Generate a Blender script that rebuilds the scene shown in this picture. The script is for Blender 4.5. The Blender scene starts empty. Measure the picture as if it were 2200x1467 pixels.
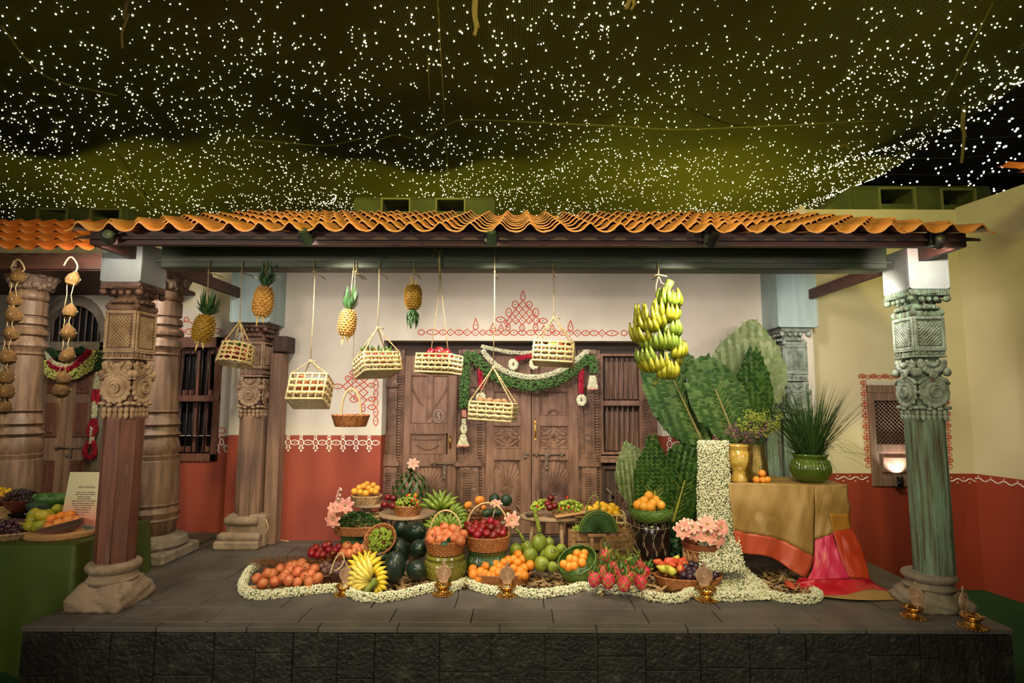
import bpy, math, random
from mathutils import Matrix, Vector, Euler
random.seed(7)
PI = math.pi
SC = bpy.context.scene
COL = SC.collection

# ---------------------------------------------------------------- camera
F, CX, CY = 1222.0, 1115.0, 733.5
TH, RO, H = math.radians(5.8), math.radians(-0.15), 2.1
cam_d = bpy.data.cameras.new('camera')
cam = bpy.data.objects.new('camera', cam_d)
COL.objects.link(cam)
cam_d.sensor_width = 36.0
cam_d.lens = F * 36.0 / 2200.0
cam_d.shift_x = -(CX - 1100.0) / 2200.0
cam_d.clip_start = 0.05
cam.matrix_world = Matrix.Translation((0, 0, H)) @ Matrix.Rotation(PI / 2 + TH, 4, 'X') @ Matrix.Rotation(-RO, 4, 'Z')
SC.camera = cam
_ct, _st, _cr, _sr = math.cos(TH), math.sin(TH), math.cos(RO), math.sin(RO)
FW = Vector((0, _ct, _st)); _U0 = Vector((0, -_st, _ct)); _R0 = Vector((1, 0, 0))
RI = _cr * _R0 + _sr * _U0; UP = -_sr * _R0 + _cr * _U0

def ray(px, py):
    return FW + (px - CX) / F * RI + (CY - py) / F * UP
def at(px, py, Y):
    d = ray(px, py); t = Y / d.y
    return Vector((d.x * t, Y, H + d.z * t))
def onz(px, py, z=0.5):
    d = ray(px, py); t = (z - H) / d.z
    return Vector((d.x * t, d.y * t, z))
def xa(px, py, Y): return at(px, py, Y).x
def za(py, Y, px=1115): return at(px, py, Y).z
def s_at(Y): return F / (Y * 0.999)

# ---------------------------------------------------------------- world, light, exposure
SC.view_settings.view_transform = 'Standard'
SC.view_settings.look = 'None'
SC.view_settings.exposure = 0.45
SC.view_settings.gamma = 1.0
w = bpy.data.worlds.new('night'); SC.world = w; w.use_nodes = True
w.node_tree.nodes['Background'].inputs[0].default_value = (0.75, 0.8, 0.55, 1)
w.node_tree.nodes['Background'].inputs[1].default_value = 0.012

def lamp(kind, name, loc, target, power, col, size=0.3, angle=60, blend=0.6, size_y=None):
    l = bpy.data.lights.new(name, kind)
    l.energy = power; l.color = col
    if kind == 'SPOT':
        l.shadow_soft_size = size; l.spot_size = math.radians(angle); l.spot_blend = blend
    elif kind == 'AREA':
        l.size = size
        if size_y: l.shape = 'RECTANGLE'; l.size_y = size_y
    else:
        l.shadow_soft_size = size
    o = bpy.data.objects.new(name, l)
    COL.objects.link(o)
    o.location = loc
    d = Vector(target) - Vector(loc)
    o.rotation_euler = d.to_track_quat('-Z', 'Y').to_euler()
    return o
WARM = (1.0, 0.91, 0.79)
# unseen key spots in front; the area fill and the left spot are added
lamp('SPOT', 'front_key_fill', (-3.9, 0.6, 2.9), (0.6, 6.6, 1.2), 260, WARM, 0.12, 75, 0.7)
lamp('SPOT', 'front_key_fill', (3.6, 0.9, 2.9), (-0.6, 6.6, 1.1), 150, WARM, 0.12, 70, 0.7)
lamp('AREA', 'front_key_fill', (0.0, -1.8, 2.3), (0.0, 5.5, 1.6), 65, WARM, 2.2)  # soft fill added behind the camera, no fixture there
lamp('SPOT', 'front_key_fill', (-5.6, 1.2, 3.0), (-4.5, 6.0, 1.3), 130, WARM, 0.12, 60, 0.8)  # added spot that lifts the dim left table
# unseen porch lamps under the roof behind the beam
for _x, _p in ((-2.2, 50), (0.0, 56), (2.2, 50)):
    lamp('SPOT', 'unseen_porch_spot', (_x, 4.95, 3.50), (_x, 6.35, 1.5), _p, WARM, 0.10, 155, 0.8)
lamp('SPOT', 'unseen_porch_spot', (2.6, 4.5, 3.05), (4.2, 6.6, 2.0), 85, WARM, 0.08, 100, 0.9)  # added spot in front of the beam, whitening the cream yard wall
lamp('SPOT', 'unseen_porch_spot', (-4.0, 4.9, 3.42), (-4.5, 6.5, 2.3), 95, WARM, 0.08, 115, 0.8)  # extra spot added to brighten the round columns and left wall
# yellow-green wash lights standing behind the house front, aimed up at the net
GRN = (0.9, 0.82, 0.15)
for _x, _y, _tx, _p in ((-7.0, 10.2, -7.5, 230), (-1.5, 10.2, -1.5, 270), (3.2, 10.2, 3.2, 560), (7.5, 10.2, 7.5, 110)):
    lamp('SPOT', 'unseen_wash_light', (_x, _y, 3.2), (_tx, 10.8, 7.5), _p, GRN, 0.3, 150, 1.0)
for _x, _p in ((-5.0, 14), (0.0, 12), (4.0, 34)):
    lamp('SPOT', 'unseen_wash_light', (_x, 5.2, 4.35), (_x, 6.8, 8.0), _p, GRN, 0.3, 150, 1.0)  # added spots over the roof, tinting the near net olive
lamp('SPOT', 'unseen_wash_light', (0.0, -1.0, 6.0), (0.0, 5.2, 3.7), 950, (1.0, 0.86, 0.3), 0.3, 80, 0.8)  # unseen spot high in front, aimed down to gild the main roof
lamp('SPOT', 'unseen_wash_light', (-5.0, 1.5, 6.0), (-5.2, 6.0, 3.5), 170, (1.0, 0.86, 0.3), 0.3, 50, 0.9)  # spot added to brighten the left porch roof
lamp('SPOT', 'unseen_wash_light', (3.9, 3.6, 5.6), (4.4, 6.7, 3.6), 95, (0.9, 0.9, 0.28), 0.25, 95, 1.0)  # unseen spot tinting the top of the yard wall

# ---------------------------------------------------------------- materials
def lin(c):
    return tuple(((x / 255.0) / 12.92 if x / 255.0 <= 0.04045 else ((x / 255.0 + 0.055) / 1.055) ** 2.4) for x in c)
MATS = {}
def mat(name, c1, c2=None, rough=0.6, scale=6, bump=0.0, bscale=None, metal=0.0, stretch=None, rnd=0.0,
        c3=None, detail=4, spec=0.5, trans=0.0, alpha=None, emit=None, coat=0.0, sub=0.0, lo=0.38, hi=0.62, bd=0.01):
    m = bpy.data.materials.new(name); MATS[name] = m
    m.use_nodes = True
    nt = m.node_tree; N = nt.nodes; L = nt.links
    b = N['Principled BSDF']
    b.inputs['Roughness'].default_value = rough
    b.inputs['Metallic'].default_value = metal
    b.inputs['Specular IOR Level'].default_value = spec
    b.inputs['Coat Weight'].default_value = coat
    b.inputs['Coat Roughness'].default_value = 0.15
    if trans: b.inputs['Transmission Weight'].default_value = trans
    if alpha is not None: b.inputs['Alpha'].default_value = alpha
    if sub:
        b.inputs['Subsurface Weight'].default_value = sub
        b.inputs['Subsurface Radius'].default_value = (0.02, 0.01, 0.005)
    if emit:
        b.inputs['Emission Color'].default_value = (*emit[0], 1)
        b.inputs['Emission Strength'].default_value = emit[1]
    a1 = (*lin(c1), 1)
    b.inputs['Base Color'].default_value = a1
    if c2 is None and not bump and not rnd: return m
    tc = N.new('ShaderNodeTexCoord'); mp = N.new('ShaderNodeMapping')
    L.new(tc.outputs['Object'], mp.inputs['Vector'])
    if stretch: mp.inputs['Scale'].default_value = stretch
    col = None
    if c2 is not None:
        nz = N.new('ShaderNodeTexNoise'); nz.inputs['Scale'].default_value = scale; nz.inputs['Detail'].default_value = detail
        L.new(mp.outputs[0], nz.inputs['Vector'])
        cr = N.new('ShaderNodeValToRGB')
        cr.color_ramp.elements[0].position = lo; cr.color_ramp.elements[0].color = a1
        cr.color_ramp.elements[1].position = hi; cr.color_ramp.elements[1].color = (*lin(c2), 1)
        if c3 is not None:
            e = cr.color_ramp.elements.new(min(0.98, hi + 0.12)); e.color = (*lin(c3), 1)
        L.new(nz.outputs['Fac'], cr.inputs['Fac']); col = cr.outputs['Color']
        L.new(col, b.inputs['Base Color'])
    if rnd:
        oi = N.new('ShaderNodeObjectInfo'); hs = N.new('ShaderNodeHueSaturation')
        mr = N.new('ShaderNodeMapRange'); mr.inputs['To Min'].default_value = 1 - rnd; mr.inputs['To Max'].default_value = 1 + rnd
        L.new(oi.outputs['Random'], mr.inputs['Value']); L.new(mr.outputs[0], hs.inputs['Value'])
        mr2 = N.new('ShaderNodeMapRange'); mr2.inputs['To Min'].default_value = 0.5 + rnd * 0.045; mr2.inputs['To Max'].default_value = 0.5 - rnd * 0.045
        L.new(oi.outputs['Random'], mr2.inputs['Value']); L.new(mr2.outputs[0], hs.inputs['Hue'])
        if col is not None: L.new(col, hs.inputs['Color'])
        else: hs.inputs['Color'].default_value = a1
        L.new(hs.outputs[0], b.inputs['Base Color'])
    if bump:
        nb = N.new('ShaderNodeTexNoise'); nb.inputs['Scale'].default_value = bscale or scale * 4; nb.inputs['Detail'].default_value = 5
        L.new(mp.outputs[0], nb.inputs['Vector'])
        bp = N.new('ShaderNodeBump'); bp.inputs['Strength'].default_value = bump; bp.inputs['Distance'].default_value = bd
        L.new(nb.outputs['Fac'], bp.inputs['Height']); L.new(bp.outputs[0], b.inputs['Normal'])
    return m

mat('wall_white', (206, 196, 182), (196, 186, 170), 0.85, 1.2, 0.08, 60)
mat('wall_red', (146, 62, 42), (134, 53, 35), 0.7, 1.0, 0.1, 40, stretch=(3, 1, 0.6))
mat('wall_red_right', (150, 56, 30), (132, 46, 26), 0.7, 1.0, 0.1, 40, stretch=(3, 1, 0.6))
mat('wall_cream', (208, 196, 160), (200, 186, 150), 0.85, 1.0, 0.05, 50)
mat('kolam_red', (205, 105, 84), None, 0.8)
mat('kolam_dark_red', (180, 78, 56), None, 0.8)
mat('kolam_white', (226, 216, 206), None, 0.8)
mat('slate', (74, 68, 63), (92, 84, 77), 0.62, 3.0, 0.45, 22, rnd=0.10, c3=(66, 60, 56))
mat('slate_dark', (32, 32, 29), (42, 41, 36), 0.42, 9.0, 0.9, 34, rnd=0.16, c3=(60, 60, 48), bd=0.02, spec=0.3)
mat('grout', (92, 80, 70), (60, 54, 50), 0.9, 8)
mat('stone', (150, 128, 106), (128, 108, 88), 0.85, 5, 0.6, 18, c3=(168, 148, 126), bd=0.02)
mat('stone_grey', (140, 128, 112), (116, 104, 88), 0.85, 5, 0.6, 18, c3=(160, 148, 130), bd=0.02)
mat('wood_door', (132, 97, 77), (102, 71, 54), 0.62, 3.2, 0.35, 14, stretch=(6, 6, 0.8), c3=(160, 122, 100), hi=0.66)
mat('wood_door_dark', (76, 52, 42), (54, 38, 32), 0.7, 3, 0.35, 14, stretch=(6, 6, 0.8))
mat('wood_carved', (128, 94, 75), (92, 64, 49), 0.6, 7, 0.4, 30, c3=(158, 122, 100))
mat('wood_bar', (120, 100, 90), (96, 78, 70), 0.55, 6, 0.2, 20, stretch=(4, 4, .6))
mat('wood_beam_dark', (62, 42, 34), (44, 30, 26), 0.7, 3, 0.3, 16, stretch=(0.6, 6, 6))
mat('wood_brown_red', (112, 66, 50), (88, 52, 40), 0.6, 5, 0.4, 26, stretch=(5, 5, 0.5), c3=(122, 92, 74))
mat('wood_old', (142, 108, 88), (110, 84, 68), 0.75, 4, 0.45, 22, stretch=(6, 6, 0.35), c3=(132, 118, 100))
mat('wood_carved_tan', (176, 146, 116), (140, 110, 84), 0.7, 8, 0.4, 40, c3=(120, 86, 62))
mat('wood_carved_brown', (124, 92, 76), (92, 66, 54), 0.7, 8, 0.4, 40)
mat('patina', (122, 146, 124), (96, 104, 84), 0.75, 5, 0.7, 24, stretch=(6, 6, 0.4), c3=(76, 56, 44), hi=0.58, bd=0.02)
mat('patina_carved', (150, 160, 148), (112, 122, 108), 0.75, 14, 0.5, 60, c3=(104, 80, 66))
mat('patina_block', (176, 182, 178), (160, 160, 152), 0.6, 3, 0.15, 24, c3=(176, 150, 140), hi=0.7)
mat('patina_block_blue', (158, 176, 174), (142, 158, 156), 0.6, 3, 0.15, 24, c3=(170, 150, 140), hi=0.7, stretch=(4, 4, .5))
mat('beam_green', (52, 62, 34), (40, 48, 26), 0.5, 4, 0.3, 20, stretch=(0.5, 5, 5), c3=(80, 84, 62))
mat('fascia', (70, 36, 26), (54, 30, 22), 0.6, 3, 0.15, 12, stretch=(0.5, 5, 5))
mat('roof_tile', (216, 148, 76), (200, 128, 60), 0.38, 9, 0.3, 30, c3=(232, 172, 98), rnd=0.16, spec=0.6)
mat('roof_tile_orange', (222, 120, 50), (206, 106, 42), 0.42, 9, 0.2, 30, rnd=0.08, spec=0.6)
mat('column_wood', (136, 106, 82), (100, 76, 56), 0.5, 4, 0.25, 20, stretch=(5, 5, 0.5), c3=(96, 78, 54))
mat('column_capital', (128, 104, 84), (96, 76, 60), 0.7, 10, 0.5, 40)
mat('turf', (34, 92, 34), (24, 74, 26), 0.95, 30, 1.0, 260, bd=0.02)
mat('glass_dark', (18, 20, 18), None, 0.12, spec=0.6)
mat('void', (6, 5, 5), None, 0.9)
mat('metal_dark', (70, 64, 60), (50, 46, 44), 0.45, 8, metal=0.7)
mat('iron', (122, 104, 90), (92, 78, 66), 0.6, 14, 0.3, metal=0.2)
mat('brass', (196, 154, 78), (170, 124, 60), 0.28, 8, metal=0.95)
mat('brass_plate', (186, 152, 124), (158, 124, 98), 0.5, 20, 0.3, 60, metal=0.1)
mat('duct_cloth', (120, 130, 62), (98, 108, 50), 0.8, 2, 0.2, 12)
mat('duct_rim', (170, 172, 90), None, 0.6)
mat('black_metal', (20, 20, 20), None, 0.4)
mat('green_metal', (52, 66, 48), None, 0.45)
mat('lens', (255, 255, 255), emit=((1, 0.95, 0.85), 12))
mat('rope', (190, 164, 120), (160, 134, 94), 0.9, 60, 0.6, 160, bd=0.004)
mat('twine', (150, 134, 76), (122, 108, 56), 0.9, 60, 0.4, 160)
mat('jute', (212, 190, 146), (186, 162, 116), 0.9, 40, 0.7, 140, bd=0.004)
mat('wicker', (176, 112, 62), (140, 82, 42), 0.5, 30, 0.3, 90, c3=(192, 134, 82))
mat('wicker_dark', (128, 74, 42), (100, 56, 32), 0.5, 30, 0.3, 90)
mat('wicker_pale', (190, 156, 108), (164, 128, 84), 0.6, 30, 0.3, 90)
mat('cane', (206, 170, 122), None, 0.5)
mat('wood_pale', (164, 136, 106), (142, 114, 88), 0.7, 5, 0.3, 20, stretch=(1, 6, 1))
mat('wood_plank', (152, 112, 74), (126, 90, 58), 0.75, 5, 0.4, 24, stretch=(0.8, 6, 6))
mat('wood_board', (190, 142, 92), (170, 124, 78), 0.6, 5, 0.2, 20, stretch=(0.8, 6, 6))
# fruit and plants
mat('pomegranate', (200, 116, 68), (184, 90, 54), 0.38, 9, 0.1, 40, rnd=0.12, c3=(206, 150, 92), hi=0.6)
mat('crown_dry', (150, 84, 54), None, 0.7)
mat('apple', (138, 22, 18), (104, 12, 12), 0.25, 8, 0.04, 30, rnd=0.25, c3=(196, 110, 62), hi=0.62, stretch=(1, 1, .4))
mat('apple_dark', (104, 14, 18), (72, 8, 14), 0.25, 8, rnd=0.15, c3=(140, 40, 40), hi=0.7)
mat('orange', (236, 144, 46), (226, 128, 34), 0.4, 6, 0.35, 120, rnd=0.08, bd=0.003)
mat('orange_yellow', (230, 160, 52), (220, 144, 40), 0.4, 6, 0.35, 120, rnd=0.08, bd=0.003)
mat('mango', (226, 172, 36), (206, 160, 30), 0.4, 6, rnd=0.08, c3=(168, 160, 40))
mat('mango_green', (178, 160, 38), (140, 146, 36), 0.4, 5, rnd=0.1, c3=(214, 170, 40))
mat('papaya', (236, 150, 44), (214, 120, 30), 0.5, 5)
mat('watermelon', (26, 44, 32), (20, 34, 26), 0.34, 9, 0.05, 30, rnd=0.15, c3=(44, 66, 46), spec=0.5)
mat('coconut_green', (128, 138, 46), (108, 122, 38), 0.35, 5, 0.05, 30, rnd=0.1, c3=(150, 152, 62))
mat('avocado', (46, 66, 34), (34, 52, 26), 0.4, 14, 0.3, 60, rnd=0.1)
mat('melon_green', (40, 66, 36), (30, 52, 30), 0.5, 12, 0.2)
mat('grape_green', (146, 162, 56), (124, 146, 44), 0.22, 12, rnd=0.08, sub=0.15)
mat('grape_purple', (92, 56, 66), (64, 38, 50), 0.35, 20, sub=0.1)
mat('grape_dark', (50, 26, 30), (32, 18, 24), 0.35, 20)
mat('plum', (50, 28, 42), (34, 18, 30), 0.28, 6, rnd=0.2)
mat('cherry', (196, 40, 24), None, 0.25)
mat('pear_red', (206, 92, 50), (188, 56, 44), 0.32, 8, rnd=0.12, c3=(206, 172, 62), hi=0.6)
mat('pear_green', (196, 190, 74), (176, 176, 60), 0.32, 8, rnd=0.08)
mat('kiwi', (140, 102, 64), (120, 84, 50), 0.8, 20, 0.3, rnd=0.08)
mat('fig', (120, 84, 80), (92, 62, 66), 0.6, 14, rnd=0.2, c3=(160, 150, 72))
mat('dragon_skin', (216, 52, 84), (196, 34, 70), 0.4, 10, rnd=0.06, c3=(222, 86, 96))
mat('dragon_scale', (172, 176, 70), (208, 104, 92), 0.5, 14, c3=(214, 66, 92))
mat('banana_yellow', (236, 204, 60), (224, 190, 44), 0.42, 14, rnd=0.06, c3=(206, 186, 60))
mat('banana_pale', (230, 208, 110), (220, 196, 84), 0.42, 14, rnd=0.06)
mat('banana_green', (108, 126, 32), (92, 114, 28), 0.42, 14, rnd=0.14, c3=(156, 162, 48), hi=0.6)
mat('banana_ripe', (146, 140, 26), (130, 130, 22), 0.42, 20, rnd=0.12, c3=(150, 146, 36), hi=0.62)
mat('banana_tip', (70, 56, 30), None, 0.8)
mat('stalk', (120, 132, 50), (96, 106, 40), 0.6, 10, 0.3)
mat('pineapple_skin', (196, 146, 78), (164, 114, 50), 0.55, 24, 0.3, 60, c3=(224, 178, 96))
mat('pineapple_gold', (150, 114, 30), (126, 90, 22), 0.55, 24, 0.3, 60)
mat('pineapple_leaf', (58, 92, 50), (44, 74, 42), 0.5, 12, c3=(92, 122, 72))
mat('root_dry', (196, 164, 92), None, 0.8)
mat('palm_leaf', (62, 90, 46), (46, 74, 38), 0.34, 7, 0.1, 40, c3=(84, 116, 54), spec=0.55)
mat('palm_bowl', (92, 120, 52), (72, 104, 42), 0.4, 7)
mat('palm_leaf_dark', (44, 74, 28), (32, 60, 22), 0.36, 7, 0.1, 40, c3=(60, 90, 36))
mat('palm_leaf_pale', (122, 134, 90), (104, 120, 76), 0.5, 7, 0.1, 40, c3=(134, 146, 92))
mat('palm_rib', (128, 138, 64), (108, 120, 52), 0.5, 10)
mat('midrib', (150, 146, 40), (128, 124, 44), 0.5, 12)
mat('midrib_brown', (128, 110, 66), (112, 110, 56), 0.5, 12)
mat('grass_blade', (52, 80, 32), (36, 62, 26), 0.5, 10, c3=(78, 104, 44))
mat('herb', (66, 100, 46), (50, 84, 38), 0.5, 20, c3=(84, 112, 56))
mat('leaf_bright', (70, 106, 40), (52, 88, 32), 0.45, 12)
mat('petal_pink', (226, 158, 140), (220, 140, 124), 0.7, 30, rnd=0.06, c3=(234, 200, 178), sub=0.1)
mat('petal_edge', (232, 214, 190), None, 0.7)
mat('filler_yellow', (150, 154, 56), (128, 138, 46), 0.7, 20)
mat('filler_purple', (136, 88, 104), (112, 70, 88), 0.7, 20)
mat('jasmine', (226, 222, 196), (206, 204, 164), 0.6, 40, c3=(236, 232, 212), sub=0.1)
mat('jasmine_yellow', (214, 214, 132), (196, 200, 110), 0.6, 40)
mat('bud_green', (92, 128, 66), (70, 106, 50), 0.5, 30, c3=(128, 156, 92))
mat('rose_red', (186, 24, 54), (160, 16, 44), 0.6, 30, 0.3)
mat('dark_leaf', (34, 74, 30), (24, 58, 24), 0.5, 30)
mat('dry_leaf', (164, 134, 92), (130, 100, 66), 0.8, 8, c3=(182, 156, 112))
mat('coir', (138, 88, 50), (112, 70, 38), 0.95, 30, 0.8, 80)
mat('coconut_brown', (104, 72, 24), (80, 54, 18), 0.9, 20, 0.9, 80)
# pots and cloth
mat('glaze_green', (58, 84, 44), (40, 66, 34), 0.2, 5, coat=0.5, c3=(82, 106, 54))
mat('glaze_olive', (134, 122, 46), (108, 104, 38), 0.22, 5, coat=0.5, c3=(84, 92, 40))
mat('glaze_grass', (86, 104, 30), (66, 86, 24), 0.2, 5, coat=0.5)
mat('glaze_yellow', (206, 176, 92), (186, 142, 54), 0.25, 14, coat=0.4, c3=(222, 200, 140))
mat('brass_old', (128, 108, 58), (104, 86, 42), 0.36, 14, 0.15, 60, metal=0.8)
mat('glaze_black', (22, 15, 13), (32, 18, 16), 0.2, 5, coat=0.5)
mat('vine_line', (140, 122, 94), None, 0.6)
mat('terracotta', (120, 62, 36), (100, 50, 30), 0.5, 6, 0.1)
mat('terra_line', (222, 178, 128), None, 0.7)
mat('sari_gold', (158, 126, 70), (142, 110, 54), 0.55, 4, 0.35, 380, stretch=(1, 1, 1), c3=(172, 142, 92), bd=0.002)
mat('sari_gold_dark', (168, 116, 38), (156, 106, 32), 0.42, 3, 0.2, 300, bd=0.002)
mat('sari_orange', (188, 84, 54), (176, 72, 44), 0.38, 4, 0.3, 380, bd=0.002)
mat('sari_pink', (200, 50, 84), (186, 36, 68), 0.34, 3, 0.2, 300, bd=0.002)
mat('sari_red', (186, 24, 40), (166, 18, 30), 0.34, 3, 0.2, 300, bd=0.002)
mat('sari_rust', (176, 58, 24), (160, 46, 20), 0.36, 3, 0.2, 300, bd=0.002)
mat('cloth_green', (68, 82, 22), (58, 72, 17), 0.55, 2, 0.1, 30)
mat('bowl_brown', (104, 52, 38), (86, 42, 32), 0.3, 5, coat=0.3)
mat('stand_black', (14, 14, 16), None, 0.2)
mat('film', (200, 215, 215), None, 0.12, trans=0.0, alpha=0.06)
mat('paper_sign', (206, 196, 166), None, 0.6)
mat('sign_text', (90, 76, 70), None, 0.7)
mat('chalk', (206, 196, 184), None, 0.9)
mat('net_rope', (130, 124, 52), (110, 104, 40), 0.9, 30)
mat('black_roof', (10, 11, 9), None, 0.95)
mat('soffit', (64, 50, 40), (48, 38, 32), 0.8, 3)
def _sign():
    m = MATS['paper_sign']; nt = m.node_tree; N = nt.nodes; L = nt.links
    tc = N.new('ShaderNodeTexCoord'); sp = N.new('ShaderNodeSeparateXYZ'); cr = N.new('ShaderNodeValToRGB')
    L.new(tc.outputs['Generated'], sp.inputs[0]); L.new(sp.outputs['Z'], cr.inputs['Fac']); L.new(cr.outputs[0], N['Principled BSDF'].inputs['Base Color'])
    cr.color_ramp.elements[0].position = 0.15; cr.color_ramp.elements[0].color = (*lin((214, 128, 116)), 1)
    cr.color_ramp.elements[1].position = 0.6; cr.color_ramp.elements[1].color = (*lin((206, 196, 160)), 1)
_sign()
# ---------------------------------------------------------------- mesh builder
class MB:
    def __init__(s): s.v = []; s.f = []; s.sm = []
    def add(s, vs, fs, smooth=True, M=None):
        n = len(s.v)
        s.v.extend([tuple(M @ Vector(p)) for p in vs] if M is not None else [tuple(p) for p in vs])
        s.f.extend([tuple(i + n for i in f) for f in fs]); s.sm.extend([smooth] * len(fs))
        return s
    def join(s, o, M=None):
        n = len(s.v)
        s.v.extend([tuple(M @ Vector(p)) for p in o.v] if M is not None else o.v)
        s.f.extend([tuple(i + n for i in f) for f in o.f]); s.sm.extend(o.sm); return s
    def box(s, x0, x1, y0, y1, z0, z1, bev=0.0, M=None):
        if bev <= 0:
            vs = [(x, y, z) for x in (x0, x1) for y in (y0, y1) for z in (z0, z1)]
            fs = [(0, 1, 3, 2), (4, 6, 7, 5), (0, 4, 5, 1), (2, 3, 7, 6), (0, 2, 6, 4), (1, 5, 7, 3)]
            return s.add(vs, fs, False, M)
        b = min(bev, abs(x1 - x0) / 2.01, abs(y1 - y0) / 2.01, abs(z1 - z0) / 2.01)
        def ring(z, i):
            a, c, d, e = x0 + i, x1 - i, y0 + i, y1 - i; q = b
            return [(a + q, d, z), (c - q, d, z), (c, d + q, z), (c, e - q, z), (c - q, e, z), (a + q, e, z), (a, e - q, z), (a, d + q, z)]
        rs = [ring(z0, b * .7), ring(z0 + b, 0), ring(z1 - b, 0), ring(z1, b * .7)]
        vs = sum(rs, []); fs = []
        for k in range(3):
            for i in range(8):
                j = (i + 1) % 8; fs.append((k * 8 + i, k * 8 + j, k * 8 + 8 + j, k * 8 + 8 + i))
        fs.append(tuple(range(7, -1, -1))); fs.append(tuple(range(24, 32)))
        return s.add(vs, fs, False, M)
    def tube(s, path, r, n=6, caps=True, smooth=True, flat=1.0, M=None, closed=False):
        P = [Vector(p) for p in path]; m = len(P)
        rr = r if isinstance(r, (list, tuple)) else [r] * m
        vs = []; fs = []; prev = None
        for i in range(m):
            if closed: t = P[(i + 1) % m] - P[(i - 1) % m]
            else: t = P[min(i + 1, m - 1)] - P[max(i - 1, 0)]
            if t.length < 1e-9: t = Vector((0, 0, 1))
            t.normalize()
            if prev is None:
                up = Vector((0, 0, 1)) if abs(t.z) < 0.9 else Vector((0, 1, 0))
                a = t.cross(up).normalized()
            else:
                a = (prev - t * prev.dot(t))
                a = a.normalized() if a.length > 1e-6 else t.orthogonal().normalized()
            prev = a; b = t.cross(a)
            for k in range(n):
                g = 2 * PI * k / n
                vs.append(P[i] + (a * math.cos(g) + b * math.sin(g) * flat) * rr[i])
        for i in range(m if closed else m - 1):
            i2 = (i + 1) % m
            for k in range(n):
                k2 = (k + 1) % n; fs.append((i * n + k, i * n + k2, i2 * n + k2, i2 * n + k))
        if caps and not closed:
            fs.append(tuple(range(n - 1, -1, -1))); fs.append(tuple((m - 1) * n + k for k in range(n)))
        return s.add(vs, fs, smooth, M)
    def lathe(s, prof, n=24, smooth=True, M=None, rib=0, ribd=0.0, cap=True, sx=1.0, sy=1.0, rot=0.0):
        vs = []; fs = []
        if smooth and len(prof) > 2:      # crease the profile at sharp corners by doubling the ring
            P_ = [prof[0]]; br = []
            for a, b, c in zip(prof, prof[1:], prof[2:]):
                P_.append(b); a1 = math.atan2(b[1] - a[1], b[0] - a[0]); a2 = math.atan2(c[1] - b[1], c[0] - b[0]); d_ = abs((a2 - a1 + PI) % (2 * PI) - PI)
                if d_ > 0.75: br.append(len(P_) - 1); P_.append(b)
            P_.append(prof[-1]); prof = P_; skip = set(br)
        else: skip = set()
        for (r, z) in prof:
            for k in range(n):
                g = 2 * PI * k / n + rot
                q = r * (1 + (ribd * math.cos(rib * g) if rib else 0))
                vs.append((q * math.cos(g) * sx, q * math.sin(g) * sy, z))
        for i in range(len(prof) - 1):
            if i in skip: continue
            for k in range(n):
                k2 = (k + 1) % n; fs.append((i * n + k, i * n + k2, (i + 1) * n + k2, (i + 1) * n + k))
        if cap:
            fs.append(tuple(range(n - 1, -1, -1))); fs.append(tuple((len(prof) - 1) * n + k for k in range(n)))
        return s.add(vs, fs, smooth, M)
    def ell(s, c, rx, ry=None, rz=None, n=10, m=6, M=None, fn=None):
        ry = rx if ry is None else ry; rz = rx if rz is None else rz
        vs = [(0, 0, -1)]; 
        for i in range(1, m):
            a = -PI / 2 + PI * i / m
            for k in range(n):
                g = 2 * PI * k / n; vs.append((math.cos(a) * math.cos(g), math.cos(a) * math.sin(g), math.sin(a)))
        vs.append((0, 0, 1))
        if fn: vs = [fn(v) for v in vs]
        vs = [(c[0] + v[0] * rx, c[1] + v[1] * ry, c[2] + v[2] * rz) for v in vs]
        fs = [(0, 1 + (k + 1) % n, 1 + k) for k in range(n)]
        for i in range(m - 2):
            for k in range(n):
                k2 = (k + 1) % n; a = 1 + i * n; fs.append((a + k, a + k2, a + n + k2, a + n + k))
        e = len(vs) - 1; a = 1 + (m - 2) * n
        fs += [(a + k, a + (k + 1) % n, e) for k in range(n)]
        return s.add(vs, fs, True, M)
    def prism(s, poly, y0, y1, M=None, smooth=False):   # poly of (x,z), extruded in y
        n = len(poly); vs = [(p[0], y0, p[1]) for p in poly] + [(p[0], y1, p[1]) for p in poly]
        fs = [tuple(range(n)), tuple(range(2 * n - 1, n - 1, -1))] + [(i, i + n, (i + 1) % n + n, (i + 1) % n) for i in range(n)]
        return s.add(vs, fs, smooth, M)
    def leaf(s, a, b, wd, nrm, bend=0.0, fold=0.15, k=4, th=0.0):   # blade from a to b
        a = Vector(a); b = Vector(b); t = (b - a); nrm = Vector(nrm).normalized(); sd = t.cross(nrm)
        if sd.length < 1e-6: sd = t.orthogonal()
        sd.normalize(); vs = []; fs = []
        for i in range(k + 1):
            u = i / k; w_ = wd * math.sin(PI * (0.12 + 0.88 * u) ** 0.8) if u < 1 else 0.0
            c = a + t * u + nrm * bend * math.sin(PI * u)
            vs += [c - sd * w_ + nrm * fold * w_, c, c + sd * w_ + nrm * fold * w_]
        for i in range(k):
            for j in (0, 1): q = i * 3 + j; fs.append((q, q + 1, q + 4, q + 3))
        return s.add(vs, fs, True)
    def mesh(s, name):
        me = bpy.data.meshes.new(name); me.from_pydata([tuple(v) for v in s.v], [], s.f)
        me.polygons.foreach_set('use_smooth', s.sm); me.validate(); me.update()
        return me

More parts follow.
